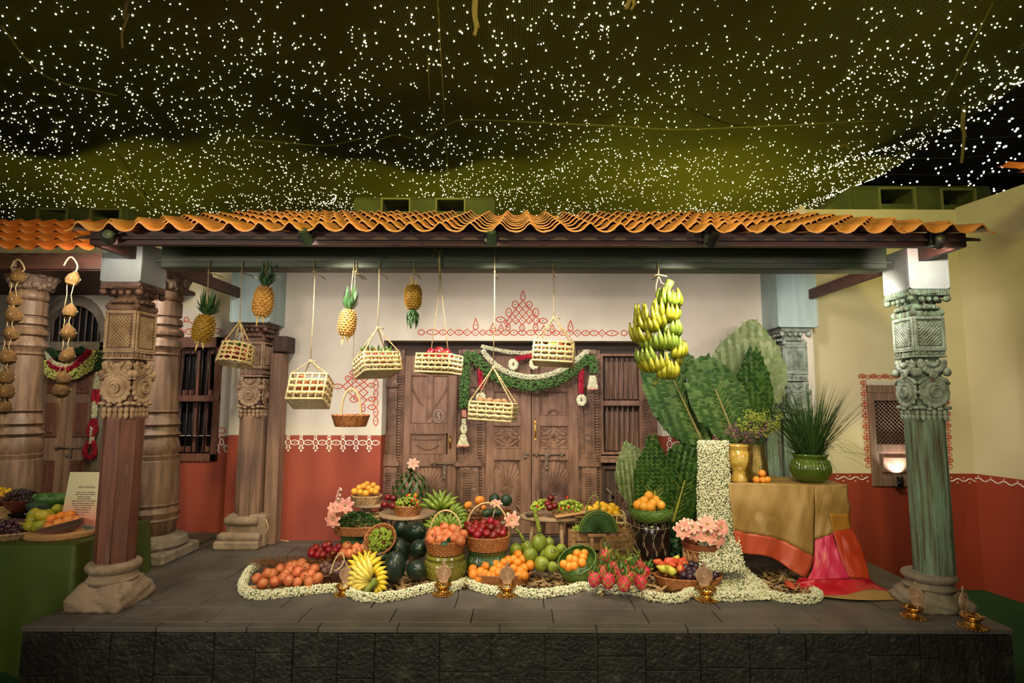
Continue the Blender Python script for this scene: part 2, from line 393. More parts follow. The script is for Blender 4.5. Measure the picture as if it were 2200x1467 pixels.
def tag(o, label=None, cat=None, group=None, kind=None):
    if label: o['label'] = label
    if cat: o['category'] = cat
    if group: o['group'] = group
    if kind: o['kind'] = kind
    return o
def obj(name, mb, m, parent=None, world=True, loc=None, fix=True, kind=None, label=None):
    """link one mesh object; world=True: vertices are in world space and the parent's place is taken off"""
    me = mb.mesh(name) if isinstance(mb, MB) else mb
    if isinstance(m, str): m = MATS[m]
    if m is not None and not me.materials: me.materials.append(m)
    if fix and isinstance(mb, MB):
        import bmesh
        bm = bmesh.new(); bm.from_mesh(me); bmesh.ops.recalc_face_normals(bm, faces=bm.faces); bm.to_mesh(me); bm.free()
    o = bpy.data.objects.new(name, me); COL.objects.link(o)
    if parent is not None:
        o.parent = parent
        if world:
            q = parent; off = Vector((0, 0, 0))
            while q is not None: off += q.location; q = q.parent
            o.location = -off
    if loc is not None: o.location = loc
    if kind: o['kind'] = kind
    if label: o['label'] = label
    return o
def thing(name, label, cat, loc=(0, 0, 0), group=None, kind=None):
    o = bpy.data.objects.new(name, None); COL.objects.link(o); o.location = loc
    o.empty_display_size = 0.05
    tag(o, label, cat, group, kind); return o
def struct(name, label, mb=None, m=None, loc=(0, 0, 0)):
    if mb is None:
        o = bpy.data.objects.new(name, None); COL.objects.link(o); o.location = loc
    else: o = obj(name, mb, m)
    tag(o, label, None, None, 'structure'); return o
def copy_tree(o, parent=None):
    c = o.copy(); COL.objects.link(c)
    if parent is not None: c.parent = parent
    for ch in list(o.children): copy_tree(ch, c)
    return c
class Proto:
    """first use places the original, later uses copy it"""
    def __init__(s, make): s.make = make; s.o = None
    def put(s, loc, rot=(0, 0, 0), sc=1.0, label=None, group=None, cat=None):
        if s.o is None: s.o = s.make(); o = s.o
        else: o = copy_tree(s.o)
        o.location = loc; o.rotation_euler = rot; o.scale = (sc, sc, sc) if not isinstance(sc, tuple) else sc
        if 'group' in o: del o['group']
        tag(o, label, cat, group); return o
def R(a): return math.radians(a)
def rr(a, b): return random.uniform(a, b)
def rot_rand(t=0.5): return (rr(-t, t), rr(-t, t), rr(0, 6.28))
def T(loc, rot=(0, 0, 0), sc=(1, 1, 1)):
    return Matrix.LocRotScale(Vector(loc), Euler(rot), Vector(sc))
def heap(pts, zb, Yf, k=0.5):
    """3D centres for fruit seen at pts, heaped from Yf backwards on a base at height zb"""
    out = []
    for p in pts:
        a = onz(p[0], p[1], zb); Y = Yf + (a.y - Yf) * k if a.y > Yf else a.y
        out.append(at(p[0], p[1], max(Y, Yf - 0.03)))
    return out
def floor_at(px, py, r=0.0, z=0.5):
    """centre of a round base whose front touches pixel (px,py) on height z"""
    p = onz(px, py, z); Y = p.y + r
    return Vector((p.x * Y / p.y, Y, z))
def crv(pts, n=8):   # Catmull-Rom
    P = [Vector(p) for p in pts]; P = [P[0] * 2 - P[1]] + P + [P[-1] * 2 - P[-2]]; out = []
    for i in range(1, len(P) - 2):
        for j in range(n):
            t = j / n; a, b, c, d = P[i - 1], P[i], P[i + 1], P[i + 2]
            out.append(0.5 * ((2 * b) + (c - a) * t + (2 * a - 5 * b + 4 * c - d) * t * t + (-a + 3 * b - 3 * c + d) * t ** 3))
    out.append(P[-2]); return out
# ================================================================ SETTING
PF, PL, PR, PZ = 4.19, -3.49, 3.47, 0.5          # plinth front, left, right, top
WF, WD, WL, WR = 6.65, 6.90, 7.03, 6.58          # wall planes: flank, door screen, left wall, right wall
g = MB(); g.box(-9, 9, -3, 12, -0.1, 0.0)
struct('floor', 'green artificial turf on the ground around the plinth', g, 'turf')

# ---- plinth with slate slabs on top and rough slate facing tiles
pl = struct('trim_1', 'dark slate-clad verandah plinth', loc=(0, PF, 0))
b = MB(); b.box(PL + .02, PR - .02, PF + .02, 7.3, 0.001, PZ - .03); b.box(-6.2, PL + .02, 5.95, 7.3, 0.001, PZ - .03)
obj('core', b, 'grout', pl)
random.seed(3)
row_y = [PF - .012, 4.28, 4.56, 4.90, 5.27, 5.66, 6.05, 6.44, 6.86, 7.25]
for i in range(len(row_y) - 1):
    x = PL - .012 - (0.0 if i % 2 else 0.18)
    while x < PR:
        wdt = rr(0.5, 0.72); x1 = min(x + wdt, PR + .012)
        if PR - x1 < .2: x1 = PR + .012
        xa_ = max(x, PL - .012)
        if x1 - xa_ > .05:
            b = MB(); d = rr(-.003, .003)
            b.box(xa_ + .003, x1 - .003, row_y[i] + .003, row_y[i + 1] - .003, PZ - .035, PZ + d, 0.004)
            obj('slate_slab', b, 'slate', pl)
        x = x1
for i in range(3):
    for k in range(5):
        b = MB(); b.box(-6.2 + k * .53 + .003, -6.2 + (k + 1) * .53 - .003, 5.95 + i * .44, 5.95 + (i + 1) * .44 - .006, PZ - .035, PZ, .004)
        obj('slate_slab', b, 'slate', pl)
x = PL
while x < PR:
    x1 = min(x + rr(.26, .46), PR)
    if PR - x1 < .15: x1 = PR
    zs = [0.0, rr(.13, .36), PZ - .04] if rr(0, 1) < .85 else [0, PZ - .04]
    for a, c in zip(zs, zs[1:]):
        b = MB(); b.box(x + .002, x1 - .002, PF - .004 + rr(-.006, .004), PF + .03, a + .002, c - .002, .004)
        obj('facing_tile', b, 'slate_dark', pl)
    x = x1
for k in range(6):
    b = MB(); b.box(PL - .004, PL + .03, PF + k * .3 + .002, PF + (k + 1) * .3 - .002, .002, PZ - .04, .004)
    obj('facing_tile', b, 'slate_dark', pl)

# ---- walls
def Xr(px, py, Y): return at(px, py, Y).x
def Zr(py, Y, px=1115): return at(px, py, Y).z
ZB = Zr(937, WF, 700)                       # red dado top, main wall
xl0, xl1 = Xr(500, 800, WF), Xr(822, 850, WF)
xd0, xd1 = Xr(822, 850, WF), Xr(1421, 850, WF)
xr1 = Xr(1700, 800, WF)
ZD = Zr(732, WF)                            # door head
wall = struct('wall_back', 'white upper wall with terracotta dado behind the verandah', loc=(0, WF, .5))
b = MB()
b.box(xl0, xl1, WF, WF + .25, ZB, 4.28); b.box(xd0, xd1, WF, WF + .25, ZD, 4.28); b.box(xd1, xr1, WF, WF + .25, ZB, 4.28)
b.box(xr1 - .01, xr1 + .12, WF - .3, WF + .25, ZB, 4.28)
obj('plaster', b, 'wall_white', wall)
b = MB(); b.box(xl0, xl1, WF - .002, WF + .25, .45, ZB); b.box(xd1, xr1, WF - .002, WF + .25, .45, ZB); b.box(xr1 - .01, xr1 + .12, WF - .3, WF + .25, .45, ZB)
obj('dado', b, 'wall_red', wall)
wl = struct('wall_left', 'white wall with terracotta dado beside the barred window', loc=(-5, WL, .5))
xw0, xw1, zw0, zw1 = Xr(362, 860, WL), Xr(474, 860, WL), Zr(994, WL, 420), Zr(728, WL, 420)   # left window hole
xo0, xo1, zo1 = Xr(78, 800, WL), Xr(226, 800, WL), Zr(760, WL, 150)
ZBL = Zr(940, WL, 480)
zf = Zr(640, WL, 160)                       # fanlight crown
def wall_rects(bm, z0, z1):
    bm.box(-9, xo0, WL, WL + .25, z0, z1); bm.box(xo1, xw0, WL, WL + .25, z0, z1); bm.box(xw1, xl0 + .02, WL, WL + .25, z0, z1)
b = MB(); wall_rects(b, ZBL, 4.28); b.box(xw0, xw1, WL, WL + .25, zw1, 4.0); b.box(xo0, xo1, WL, WL + .25, zf + .02, 4.0)
b.box(xw0, xw1, WL, WL + .25, ZBL - .001, ZBL)
b.box(xl0 - .012, xl0 + .01, WF + .003, WL + .1, ZB, 4.0)
obj('plaster', b, 'wall_white', wl)
b = MB(); wall_rects(b, .45, ZBL); b.box(xw0, xw1, WL, WL + .25, .45, zw0); b.box(xl0 - .012, xl0 + .01, WF + .003, WL + .1, .45, ZB); obj('dado', b, 'wall_red', wl)
# right yard wall and the side wall
ZRR = Zr(1013, WR, 1800); xc = 5.19; ZT = 4.36
wr = struct('wall_right', 'cream yard wall with dark red dado at the right', loc=(4, WR, 0))
xh0, xh1, zh0, zh1 = Xr(1868, 930, WR), Xr(1990, 930, WR), Zr(1040, WR, 1930), Zr(815, WR, 1930)
b = MB(); b.box(xr1 + .12, xh0, WR, WR + .2, ZRR, ZT); b.box(xh1, xc, WR, WR + .2, ZRR, ZT); b.box(xh0, xh1, WR, WR + .2, zh1, ZT)
b.box(xr1 + .1, xr1 + .16, WR - .12, WR, ZRR, ZT)
obj('plaster', b, 'wall_cream', wr)
b = MB(); b.box(xr1 + .12, xh0, WR - .002, WR + .2, 0, ZRR); b.box(xh1, xc, WR - .002, WR + .2, 0, ZRR); b.box(xh0, xh1, WR - .002, WR + .2, 0, zh0)
b.box(xr1 + .1, xr1 + .16, WR - .12, WR, .45, ZRR)
obj('dado', b, 'wall_red_right', wr)
ws = struct('wall_side', 'cream side wall running forward at the right', loc=(xc, 5, 0))
Ms = T((xc, WR, 0), (0, 0, -PI / 2 + .20))          # local x runs towards the camera
b = MB(); b.box(0, 5.2, 0, .2, ZRR, ZT + .02, M=Ms); obj('plaster', b, 'wall_cream', ws)
b = MB(); b.box(0, 5.2, -.002, .2, 0, ZRR, M=Ms); obj('dado', b, 'wall_red_right', ws)

# ---- painted kolam lines: thin paint standing a hair proud of the plaster
def K(plane):
    def f(px, py): v = at(px, py, plane - .003); return (v.x, plane - .003, v.z)
    return f
def eye(cx, cy, rx, ry, f, n=12, pointed=True):
    out = []
    for i in range(2 * n + 1):
        t = i / (2 * n) * 2 * PI; c, s_ = math.cos(t), math.sin(t)
        out.append(f(cx + rx * c, cy + ry * (s_ * (abs(s_) ** .6) if pointed else s_)))
    return out
def stroke(bm, pts, r=.006): bm.tube(pts, r, 4, flat=1, smooth=False) if False else bm.tube([(p[0], p[1], p[2]) for p in pts], r, 4, smooth=False)
def drop(cx, y0, y1, rx, f, sgn=1):        # flame: tip at y0, round end at y1
    out = []
    for i in range(21):
        t = i / 20 * 2 * PI; u = (1 - math.cos(t)) / 2
        out.append(f(cx + rx * math.sin(t) * (u ** .8) * sgn * 1.25, y0 + (y1 - y0) * u))
    return out
def dots(bm, pts, f, r=.007):
    for p in pts: v = f(*p); bm.ell(v, r, .003, r, 6, 4)
f = K(WF); kr = MB(); kd = MB()
def kp(x, y): return (880 + x / 4.583, 600 + y / 4.583)
def ks(pts): stroke(kr, [f(*kp(*p)) for p in pts], .0062)
for (cx, cy) in ((115, 526), (2112, 523)): stroke(kr, eye(*kp(cx, cy), 6.6, 5.6, f, 10, False), .0062)
sx = [(165, 290), (290, 362), (362, 442), (442, 528), (528, 606), (606, 690), (690, 748), (748, 828), (828, 900), (900, 985), (985, 1068), (1068, 1150), (1150, 1235), (1235, 1318), (1318, 1400), (1400, 1475), (1475, 1535), (1535, 1610), (1610, 1692), (1692, 1772), (1772, 1860), (1860, 1930), (1930, 2055)]
for i, (a, c) in enumerate(sx):
    cy = 525
    if i in (2, 4, 5, 17, 18, 21): ks([(a, cy), ((a + c) / 2, cy - 34), (c, cy), ((a + c) / 2, cy + 34), (a, cy)])
    else: stroke(kr, eye(*kp((a + c) / 2, cy), (c - a) / 2 / 4.583, 5.4, f, 10, True), .0062)
    kd_p = kp((a + c) / 2, cy); dots(kd, [kd_p], f)
for (cx, y0, y1, rx) in ((650, 385, 500, 28), (820, 430, 525, 28), (900, 440, 520, 26), (1405, 440, 525, 28), (1320, 450, 520, 24), (1583, 400, 510, 28), (1113, 105, 205, 26)):
    q0 = kp(cx, y0); q1 = kp(cx, y1); stroke(kr, drop(q0[0], q0[1], q1[1], rx / 4.583, f), .0062); dots(kd, [(q0[0], (q0[1] + q1[1] * 1.3) / 2.3)], f)
for i in range(6):      # lattice of the crown
    pass
lat = [[(1113, 205), (930, 440)], [(1150, 243), (950, 470)], [(1183, 283), (1045, 440)], [(1218, 325), (1105, 450)], [(1248, 360), (1172, 440)], [(1280, 400), (1240, 450)],
       [(1113, 205), (1290, 420)], [(1070, 243), (1250, 450)], [(1035, 283), (1178, 440)], [(1003, 325), (1110, 450)], [(970, 360), (1045, 440)], [(940, 400), (975, 440)]]
for l in lat: ks(l)
for (cx, cy, rx, ry) in ((1038, 248, 30, 33), (1176, 250, 30, 33), (975, 325, 28, 40), (1240, 325, 28, 40), (895, 397, 46, 26), (1312, 407, 46, 24), (968, 470, 22, 36), (1240, 470, 22, 36), (1106, 478, 24, 30)):
    stroke(kr, eye(*kp(cx, cy), rx / 4.583, ry / 4.583, f, 10, rx > 40), .0062); dots(kd, [kp(cx, cy)], f)
for r_, y in enumerate((240, 283, 325, 367, 408)):
    n = (1, 2, 3, 4, 5)[r_]
    for k in range(n): dots(kd, [kp(1111 + (k - (n - 1) / 2) * 70, y)], f, .006)
# side kolam on the flank wall
def k2(x, y): return (560 + x / 6.667, 780 + y / 6.667)
def ks2(pts): stroke(kr, [f(*k2(*p)) for p in pts], .0062)
for l in ([(1370, 180), (1180, 340)], [(1450, 200), (1215, 400)], [(1550, 230), (1290, 420)], [(1540, 330), (1340, 480)], [(1540, 430), (1440, 520)],
          [(1220, 250), (1480, 500)], [(1290, 200), (1540, 430)], [(1370, 180), (1540, 330)], [(1180, 340), (1400, 560)], [(1480, 500), (1530, 550)], [(1530, 520), (1450, 610)]): ks2(l)
for (cx, cy, rx, ry, pt) in ((1110, 345, 70, 34, 1), (1250, 230, 36, 36, 0), (1330, 150, 50, 36, 1), (1590, 325, 50, 30, 1), (1340, 530, 60, 42, 1), (1475, 650, 28, 56, 0), (1600, 525, 56, 30, 1), (1600, 640, 60, 34, 1), (1480, 140, 40, 40, 0)):
    stroke(kr, eye(*k2(cx, cy), rx / 6.667, ry / 6.667, f, 10, bool(pt)), .0062); dots(kd, [k2(cx, cy)], f)
for (a, c) in ((240, 400), (400, 500), (500, 650), (650, 770), (770, 905), (100, 240)):
    q = k2(1655, (a + c) / 2); rx, ry = 4.6, (c - a) / 2 / 6.667
    stroke(kr, [f(q[0] + rx * math.sin(t) * abs(math.sin(t)) ** .3, q[1] - ry * math.cos(t)) for t in [i / 20 * 2 * PI for i in range(21)]], .0062); dots(kd, [q], f)
for (x, y) in ((1365, 235), (1485, 235), (1310, 285), (1427, 290), (1242, 335), (1368, 335), (1480, 335), (1425, 383), (1475, 430), (1350, 435), (1470, 535)): dots(kd, [k2(x, y)], f, .006)
obj('painted_lines', kr, 'kolam_red', wall); obj('painted_dots', kd, 'wood_door_dark', wall)
# white frieze along the top of the dado
def frieze(bm, f, xs, y, h=1.0):
    for a, c in zip(xs, xs[1:]):
        stroke(bm, eye((a + c) / 2, y, (c - a) / 2 - 5, 5.2 * h, f, 8, True), .006)
        dots(bm, [((a + c) / 2, y)], f, .008)
    for x in xs:
        stroke(bm, eye(x, y, 5.2, 7.2 * h, f, 8, False), .0065); stroke(bm, eye(x, y - 11.5 * h, 2.8, 3.2, f, 6, False), .006)
        dots(bm, [(x, y)], f, .008); dots(bm, [(x - 3.6, y + 12 * h), (x + 3.6, y + 12 * h), (x, y + 17.5 * h)], f, .014)
        stroke(bm, [f(x - 2, y + 7 * h), f(x - 4, y + 11 * h)], .006); stroke(bm, [f(x + 2, y + 7 * h), f(x + 4, y + 11 * h)], .006)
b = MB(); frieze(b, K(WF), [591, 620, 648, 679, 708, 738, 766, 794], 953); frieze(b, K(WF), [1440, 1476, 1505, 1540, 1600, 1650, 1685], 953)
stroke(b, eye(578, 953, 8, 5, K(WF), 8), .006); stroke(b, eye(808, 953, 8.5, 5, K(WF), 8), .006)
obj('painted_frieze', b, 'kolam_white', wall)
b = MB(); kl = MB(); f = K(WL)
for (cx, cy, rx, ry, p) in ((400, 690, 5, 5, 0), (383, 702, 6, 5, 0), (383, 716, 11, 6, 1), (408, 716, 11, 6, 1), (465, 714, 11, 5, 1), (487, 729, 5, 5, 0), (477, 928, 9, 6, 1)):
    stroke(kl, eye(cx, cy, rx, ry, f, 8, bool(p)), .0065); dots(kl, [(cx, cy)], f, .007)
for l in ([(404, 693), (425, 707)], [(398, 692), (386, 700)], [(386, 706), (396, 718)], [(425, 707), (412, 722)]): stroke(kl, [f(*p) for p in l], .0065)
stroke(kl, eye(3, 735, 9, 10, f, 8, False), .0065)
obj('painted_lines', kl, 'kolam_red', wl)
for (x, y) in ((467, 965), (477, 953), (487, 967), (214, 957), (219, 968), (8, 960)): stroke(b, eye(x, y, 4, 7, f, 8, False), .008); dots(b, [(x - 5, y - 10), (x + 5, y + 10)], f, .012)
obj('painted_frieze', b, 'kolam_white', wl)
# yard wall: chain kolam round the lattice window, white wave on the dado
f = K(WR); b = MB()
def chain(pts):
    for i, (x, y) in enumerate(pts):
        stroke(b, eye(x, y, 5.2, 4.6, f, 8, False), .0042)
        if i % 2 == 0: stroke(b, eye(x - 4, y, 3.4, 3.4, f, 8, False), .0042); stroke(b, eye(x + 4, y, 3.4, 3.4, f, 8, False), .0042)
    for p, q in zip(pts, pts[1:]): stroke(b, [f(*p), f(*q)], .0042)
chain([(1852 + k * 12.5, 804 + (k % 2) * 2) for k in range(9)])
chain([(1856 + (k * .75), 818 + k * 11.8) for k in range(16)])
chain([(2032 + (k * .8), 834 + k * 12.5) for k in range(14)])
obj('painted_lines', b, 'kolam_dark_red', wr)
b = MB()
for a, c in ((1795, 1868), (2040, 2100)):
    stroke(b, [f(x, 1023 + 2.8 * math.sin((x - a) / 26 * 2 * PI) + (x - 1795) * .012) for x in range(a, c + 1, 2)], .007)
    dots(b, [(x, 1018 + (x - 1795) * .012) for x in range(a + 6, c, 26)] + [(x, 1029 + (x - 1795) * .012) for x in range(a + 19, c, 26)], f, .009)
obj('painted_wave', b, 'kolam_white', wr)
b = MB()
wv = [Ms @ Vector((x * .02, -.004, ZRR - .06 + .016 * math.sin(x * .02 / .14 * 2 * PI))) for x in range(0, 250)]
stroke(b, [tuple(p) for p in wv], .007)
for x in range(0, 35): b.ell(tuple(Ms @ Vector((x * .14 + .035, -.004, ZRR - .025))), .009, .004, .009, 6, 4)
obj('painted_wave', b, 'kolam_white', ws)

# ================================================================ CARVED DOOR SCREEN
ds = struct('trim_2', 'dark timber lintel and backing of the carved door screen', loc=(0, WD, .5))
YD = WD
def X(px, py=950): return at(px, py, YD).x
def Z(py): return at(1115, py, YD).z
b = MB(); b.box(X(815), X(1432), WD + .10, WD + .16, .5, Z(735)); b.box(X(800), X(1440), WD + .0, WD + .12, Z(766), Z(720)); obj('lintel', b, 'wood_beam_dark', ds)
b = MB(); b.box(X(820), X(1430), WD - .06, WD + .10, .5, Z(1147), .01); obj('threshold', b, 'wood_door_dark', ds)
def beads(bm, px, y0, y1, r=.0095, step=4.7, Y=None, horiz=None):
    Y = YD - .045 if Y is None else Y
    if horiz:
        n = int((horiz[1] - horiz[0]) / step)
        for k in range(n): bm.ell((X(horiz[0] + (k + .5) * step), Y, Z(y0)), r, r, r, 5, 4)
    else:
        n = int((y1 - y0) / step); x = X(px)
        for k in range(n): bm.ell((x, Y, Z(y0 + (k + .5) * step)), r, r, r, 5, 4)
def carved_post(n, x0, x1, y0=752, y1=1148, label=''):
    """carved jamb: side bead strips, toothed edge, chevron shaft, ledge, ribbed dado"""
    p = struct('trim_%d' % n, label, loc=(X((x0 + x1) / 2), YD - .03, .5))
    a, c = X(x0), X(x1); w_ = c - a; m = (a + c) / 2
    q = MB(); q.box(a, c, YD - .035, YD + .1, Z(y1), Z(y0), .004); q.box(a + w_ * .27, c - w_ * .30, YD - .075, YD - .03, Z(977), Z(782), .004)
    q.box(a + w_ * .12, c - w_ * .22, YD - .085, YD - .03, Z(y1), Z(1000), .004); obj('post', q, 'wood_carved', p)
    q = MB()
    q.box(a - .01, c - w_ * .12, YD - .11, YD - .03, Z(1000), Z(990), .004); q.box(a + w_ * .05, c - w_ * .2, YD - .095, YD - .03, Z(990), Z(984), .003)
    q.box(a + w_ * .1, c - w_ * .25, YD - .09, YD - .03, Z(984), Z(975), .003)
    q.box(a + w_ * .2, c - w_ * .25, YD - .1, YD - .03, Z(833), Z(826), .003)
    q.prism([(a + w_ * .2, Z(826)), (c - w_ * .25, Z(826)), (a + w_ * .5, Z(806))], YD - .095, YD - .03)
    q.box(a + w_ * .15, c - w_ * .2, YD - .1, YD - .03, Z(762), Z(y0), .003); obj('ledge', q, 'wood_carved', p)
    q = MB(); xm = a + w_ * .485; hw = w_ * .17
    y = 840
    while y < 970:
        for s in (-1, 1): q.add([(xm, YD - .09, Z(y + 3.2)), (xm + s * hw, YD - .084, Z(y)), (xm + s * hw, YD - .084, Z(y + 1.6)), (xm, YD - .09, Z(y + 5)), (xm, YD - .076, Z(y + 4.28)), (xm + s * hw, YD - .076, Z(y + 1))], [(0, 1, 2, 3), (3, 2, 5, 4), (1, 0, 4, 5)], False)
        y += 4.3
    obj('chevron_carving', q, 'wood_carved', p)
    q = MB(); y = 1012
    xr_ = a + w_ * .38
    while y < 1112: q.box(xr_ - w_ * .13, xr_ + w_ * .13, YD - .098, YD - .08, Z(y + 3), Z(y), .002); y += 5.2
    q.add([(xr_ - w_ * .13, YD - .09, Z(1002)), (xr_ + w_ * .13, YD - .09, Z(1002)), (xr_, YD - .1, Z(1009))], [(0, 1, 2)], False)
    obj('ribbed_carving', q, 'wood_carved', p)
    q = MB(); xt = c - w_ * .20; y = 775
    while y < y1 - 5: q.box(xt - w_ * .07, xt + w_ * .09, YD - .06, YD - .03, Z(y + 3.4), Z(y), .002); y += 6.0
    obj('toothed_moulding', q, 'wood_carved', p)
    q = MB(); 
    for u in (a + w_ * .13, a + w_ * .22, a + w_ * .66): 
        n_ = int(200 / 4.2)
        for k in range(n_): q.ell((u, YD - .04, Z(780 + k * 4.2)), .0085, .0085, .0085, 5, 4)
    obj('bead_moulding', q, 'wood_carved', p, kind='stuff'); return p
carved_post(3, 824, 868, label='carved timber jamb left of the single door')
carved_post(4, 984, 1045, label='carved timber post between the single and double doors')
carved_post(5, 1243, 1292, label='carved timber post right of the double doors')
# right-hand jamb of the barred window
p = struct('trim_6', 'carved timber jamb right of the barred window', loc=(X(1400), YD - .03, .5))
q = MB(); q.box(X(1379), X(1421), YD - .04, YD + .1, Z(1148), Z(764), .004); obj('post', q, 'wood_carved', p)
q = MB()
for u in (1396, 1413): beads(q, u, 770, 1100)
obj('bead_moulding', q, 'wood_carved', p, kind='stuff')
q = MB(); y = 772
while y < 1100: q.box(X(1385), X(1390), YD - .055, YD - .03, Z(y + 4), Z(y), .002); y += 6.5
obj('toothed_moulding', q, 'wood_carved', p)

def frame_rect(bm, x0, x1, y0, y1, t, Y0, Y1, bev=.003):   # px rect, t px width
    bm.box(X(x0), X(x1), Y0, Y1, Z(y0 + t), Z(y0), bev); bm.box(X(x0), X(x1), Y0, Y1, Z(y1), Z(y1 - t), bev)
    bm.box(X(x0), X(x0 + t), Y0, Y1, Z(y1 - t), Z(y0 + t), bev); bm.box(X(x1 - t), X(x1), Y0, Y1, Z(y1 - t), Z(y0 + t), bev)
def sunray(par, x0, x1, y0, y1, cx, cy, Y, n=34, roundel=True):
    """fan of carved rays clipped to an arched panel"""
    q = MB(); xc0, xc1, zc0, zc1 = X(x0), X(x1), Z(y1), Z(y0); C = (X(cx), Z(cy)); hw = (xc1 - xc0) / 2; xm = (xc0 + xc1) / 2
    for k in range(n):
        t = 2 * PI * (k + .5) / n; dx, dz = math.cos(t), math.sin(t); L_ = 0.01
        while True:
            px_, pz_ = C[0] + dx * L_, C[1] + dz * L_
            zt = zc1 - hw * .7; 
            inside = xc0 < px_ < xc1 and zc0 < pz_ and (pz_ < zt or ((px_ - xm) / hw) ** 2 + ((pz_ - zt) / (hw * .7)) ** 2 < 1)
            if not inside: break
            L_ += .006
        if L_ < .05: continue
        r0, r1 = .045, L_ * .98; 
        if r1 < r0 + .01: continue
        w0, w1 = r0 * PI / n * .8, r1 * PI / n * .62; sd = (-dz, dx)
        v = []
        for (r_, w_, hh) in ((r0, w0, .006), (r1, w1, .016)):
            for s in (-1, 0, 1): v.append((C[0] + dx * r_ + sd[0] * w_ * s, Y - (hh if s == 0 else 0), C[1] + dz * r_ + sd[1] * w_ * s))
        q.add(v, [(0, 1, 4, 3), (1, 2, 5, 4), (3, 4, 5), (0, 2, 1)], True)
    obj('ray_carving', q, 'wood_carved', par)
    if roundel:
        q = MB(); M_ = T((C[0], Y, C[1]), (PI / 2, 0, 0))
        q.lathe([(.052, 0), (.052, .012), (.044, .018), (.038, .012), (.012, .010), (.012, .02), (.0, .024)], 20, M=M_)
        for k in range(8): t = PI / 4 * k; q.ell((C[0] + .026 * math.cos(t), Y - .014, C[1] + .026 * math.sin(t)), .009, .008, .009, 6, 4)
        obj('roundel', q, 'wood_carved', par)
    q = MB()   # spandrel leaves
    for s in (-1, 1):
        for k in range(7): q.ell((xm + s * hw * (.93 - .05 * (k % 3)), Y - .004, zc1 - .008 - k * .011), .010, .008, .006, 6, 4)
        for k in range(4): q.ell((xm + s * hw * (.78 - .13 * k), Y - .004, zc1 - .008), .009, .008, .006, 6, 4)
    pts = [(xm + hw * math.cos(t) * .99, Y - .004, zc1 - hw * .7 + hw * .7 * math.sin(t)) for t in [PI * i / 16 for i in range(17)]]
    q.tube(pts, .005, 4); obj('arch_carving', q, 'wood_carved', par)
def scroll_panel(par, x0, x1, y0, y1, Y):
    q = MB(); a, c, d, e = X(x0), X(x1), Z(y1), Z(y0); xm, zm = (a + c) / 2, (d + e) / 2; hw, hh = (c - a) / 2, (e - d) / 2
    for k in range(4):
        t = PI / 2 * k; q.ell((xm + .025 * math.cos(t), Y - .006, zm + .025 * math.sin(t)), .02 if k % 2 == 0 else .012, .010, .012 if k % 2 == 0 else .02, 8, 4)
    q.ell((xm, Y - .012, zm), .009, .009, .009, 8, 4)
    for sx_ in (-1, 1):
        for sz in (-1, 1):
            pts = [(xm + sx_ * hw * u, Y - .006, zm + sz * hh * v) for u, v in ((.12, .62), (.35, .5), (.6, .2), (.85, .15), (.92, .45), (.7, .6), (.45, .85), (.2, .9))]
            q.tube(crv(pts, 4), [.003 + .007 * math.sin(PI * i / (len(pts) * 4 - 3)) for i in range((len(pts) - 1) * 4 + 1)], 5)
            q.ell((xm + sx_ * hw * .82, Y - .008, zm + sz * hh * .78), .016, .010, .009, 8, 4, fn=None)
            q.ell((xm + sx_ * hw * .45, Y - .008, zm + sz * hh * .22), .016, .008, .008, 8, 4)
    obj('scroll_carving', q, 'wood_carved', par)
def iron_bolt(bm, x0, x1, y, Y, drop=None):
    bm.tube([(X(x0), Y - .02, Z(y)), (X(x1), Y - .02, Z(y))], .010, 6)
    for u in (x0 + 8, (x0 + x1) / 2, x1 - 8): bm.box(X(u - 2), X(u + 2), Y - .035, Y, Z(y + 4), Z(y - 4), .002)
    if drop: bm.box(X(drop - 3.5), X(drop + 3.5), Y - .035, Y - .01, Z(y + 32), Z(y), .004); bm.ell((X(drop), Y - .035, Z(y + 22)), .02, .012, .02)
def leaf_door(par, x0, x1, sets, Y, nm='door_leaf'):
    """stile-and-rail leaf with sunk panels; sets = [(x0,x1,y0,y1)]"""
    lf = MB(); ys = sorted(set([765, 1146] + sum([[s[2], s[3]] for s in sets], [])))
    xa0, xa1 = sets[0][0], sets[0][1]
    lf.box(X(x0), X(xa0), Y - .03, Y + .02, Z(1146), Z(765), .003); lf.box(X(xa1), X(x1), Y - .03, Y + .02, Z(1146), Z(765), .003)
    edges = [765] + sum([[s[2], s[3]] for s in sets], []) + [1146]
    for k in range(0, len(edges), 2):
        if edges[k + 1] > edges[k] + 1: lf.box(X(xa0), X(xa1), Y - .03, Y + .02, Z(edges[k + 1]), Z(edges[k]), .003)
    L_ = obj(nm, lf, 'wood_door', par)
    for s in sets:
        q = MB(); q.box(X(s[0]) - .005, X(s[1]) + .005, Y - .006, Y + .015, Z(s[3]) - .005, Z(s[2]) + .005)
        frame_rect(q, s[0], s[1], s[2], s[3], 2, Y - .036, Y - .004); obj('panel', q, 'wood_door', L_)
    return L_
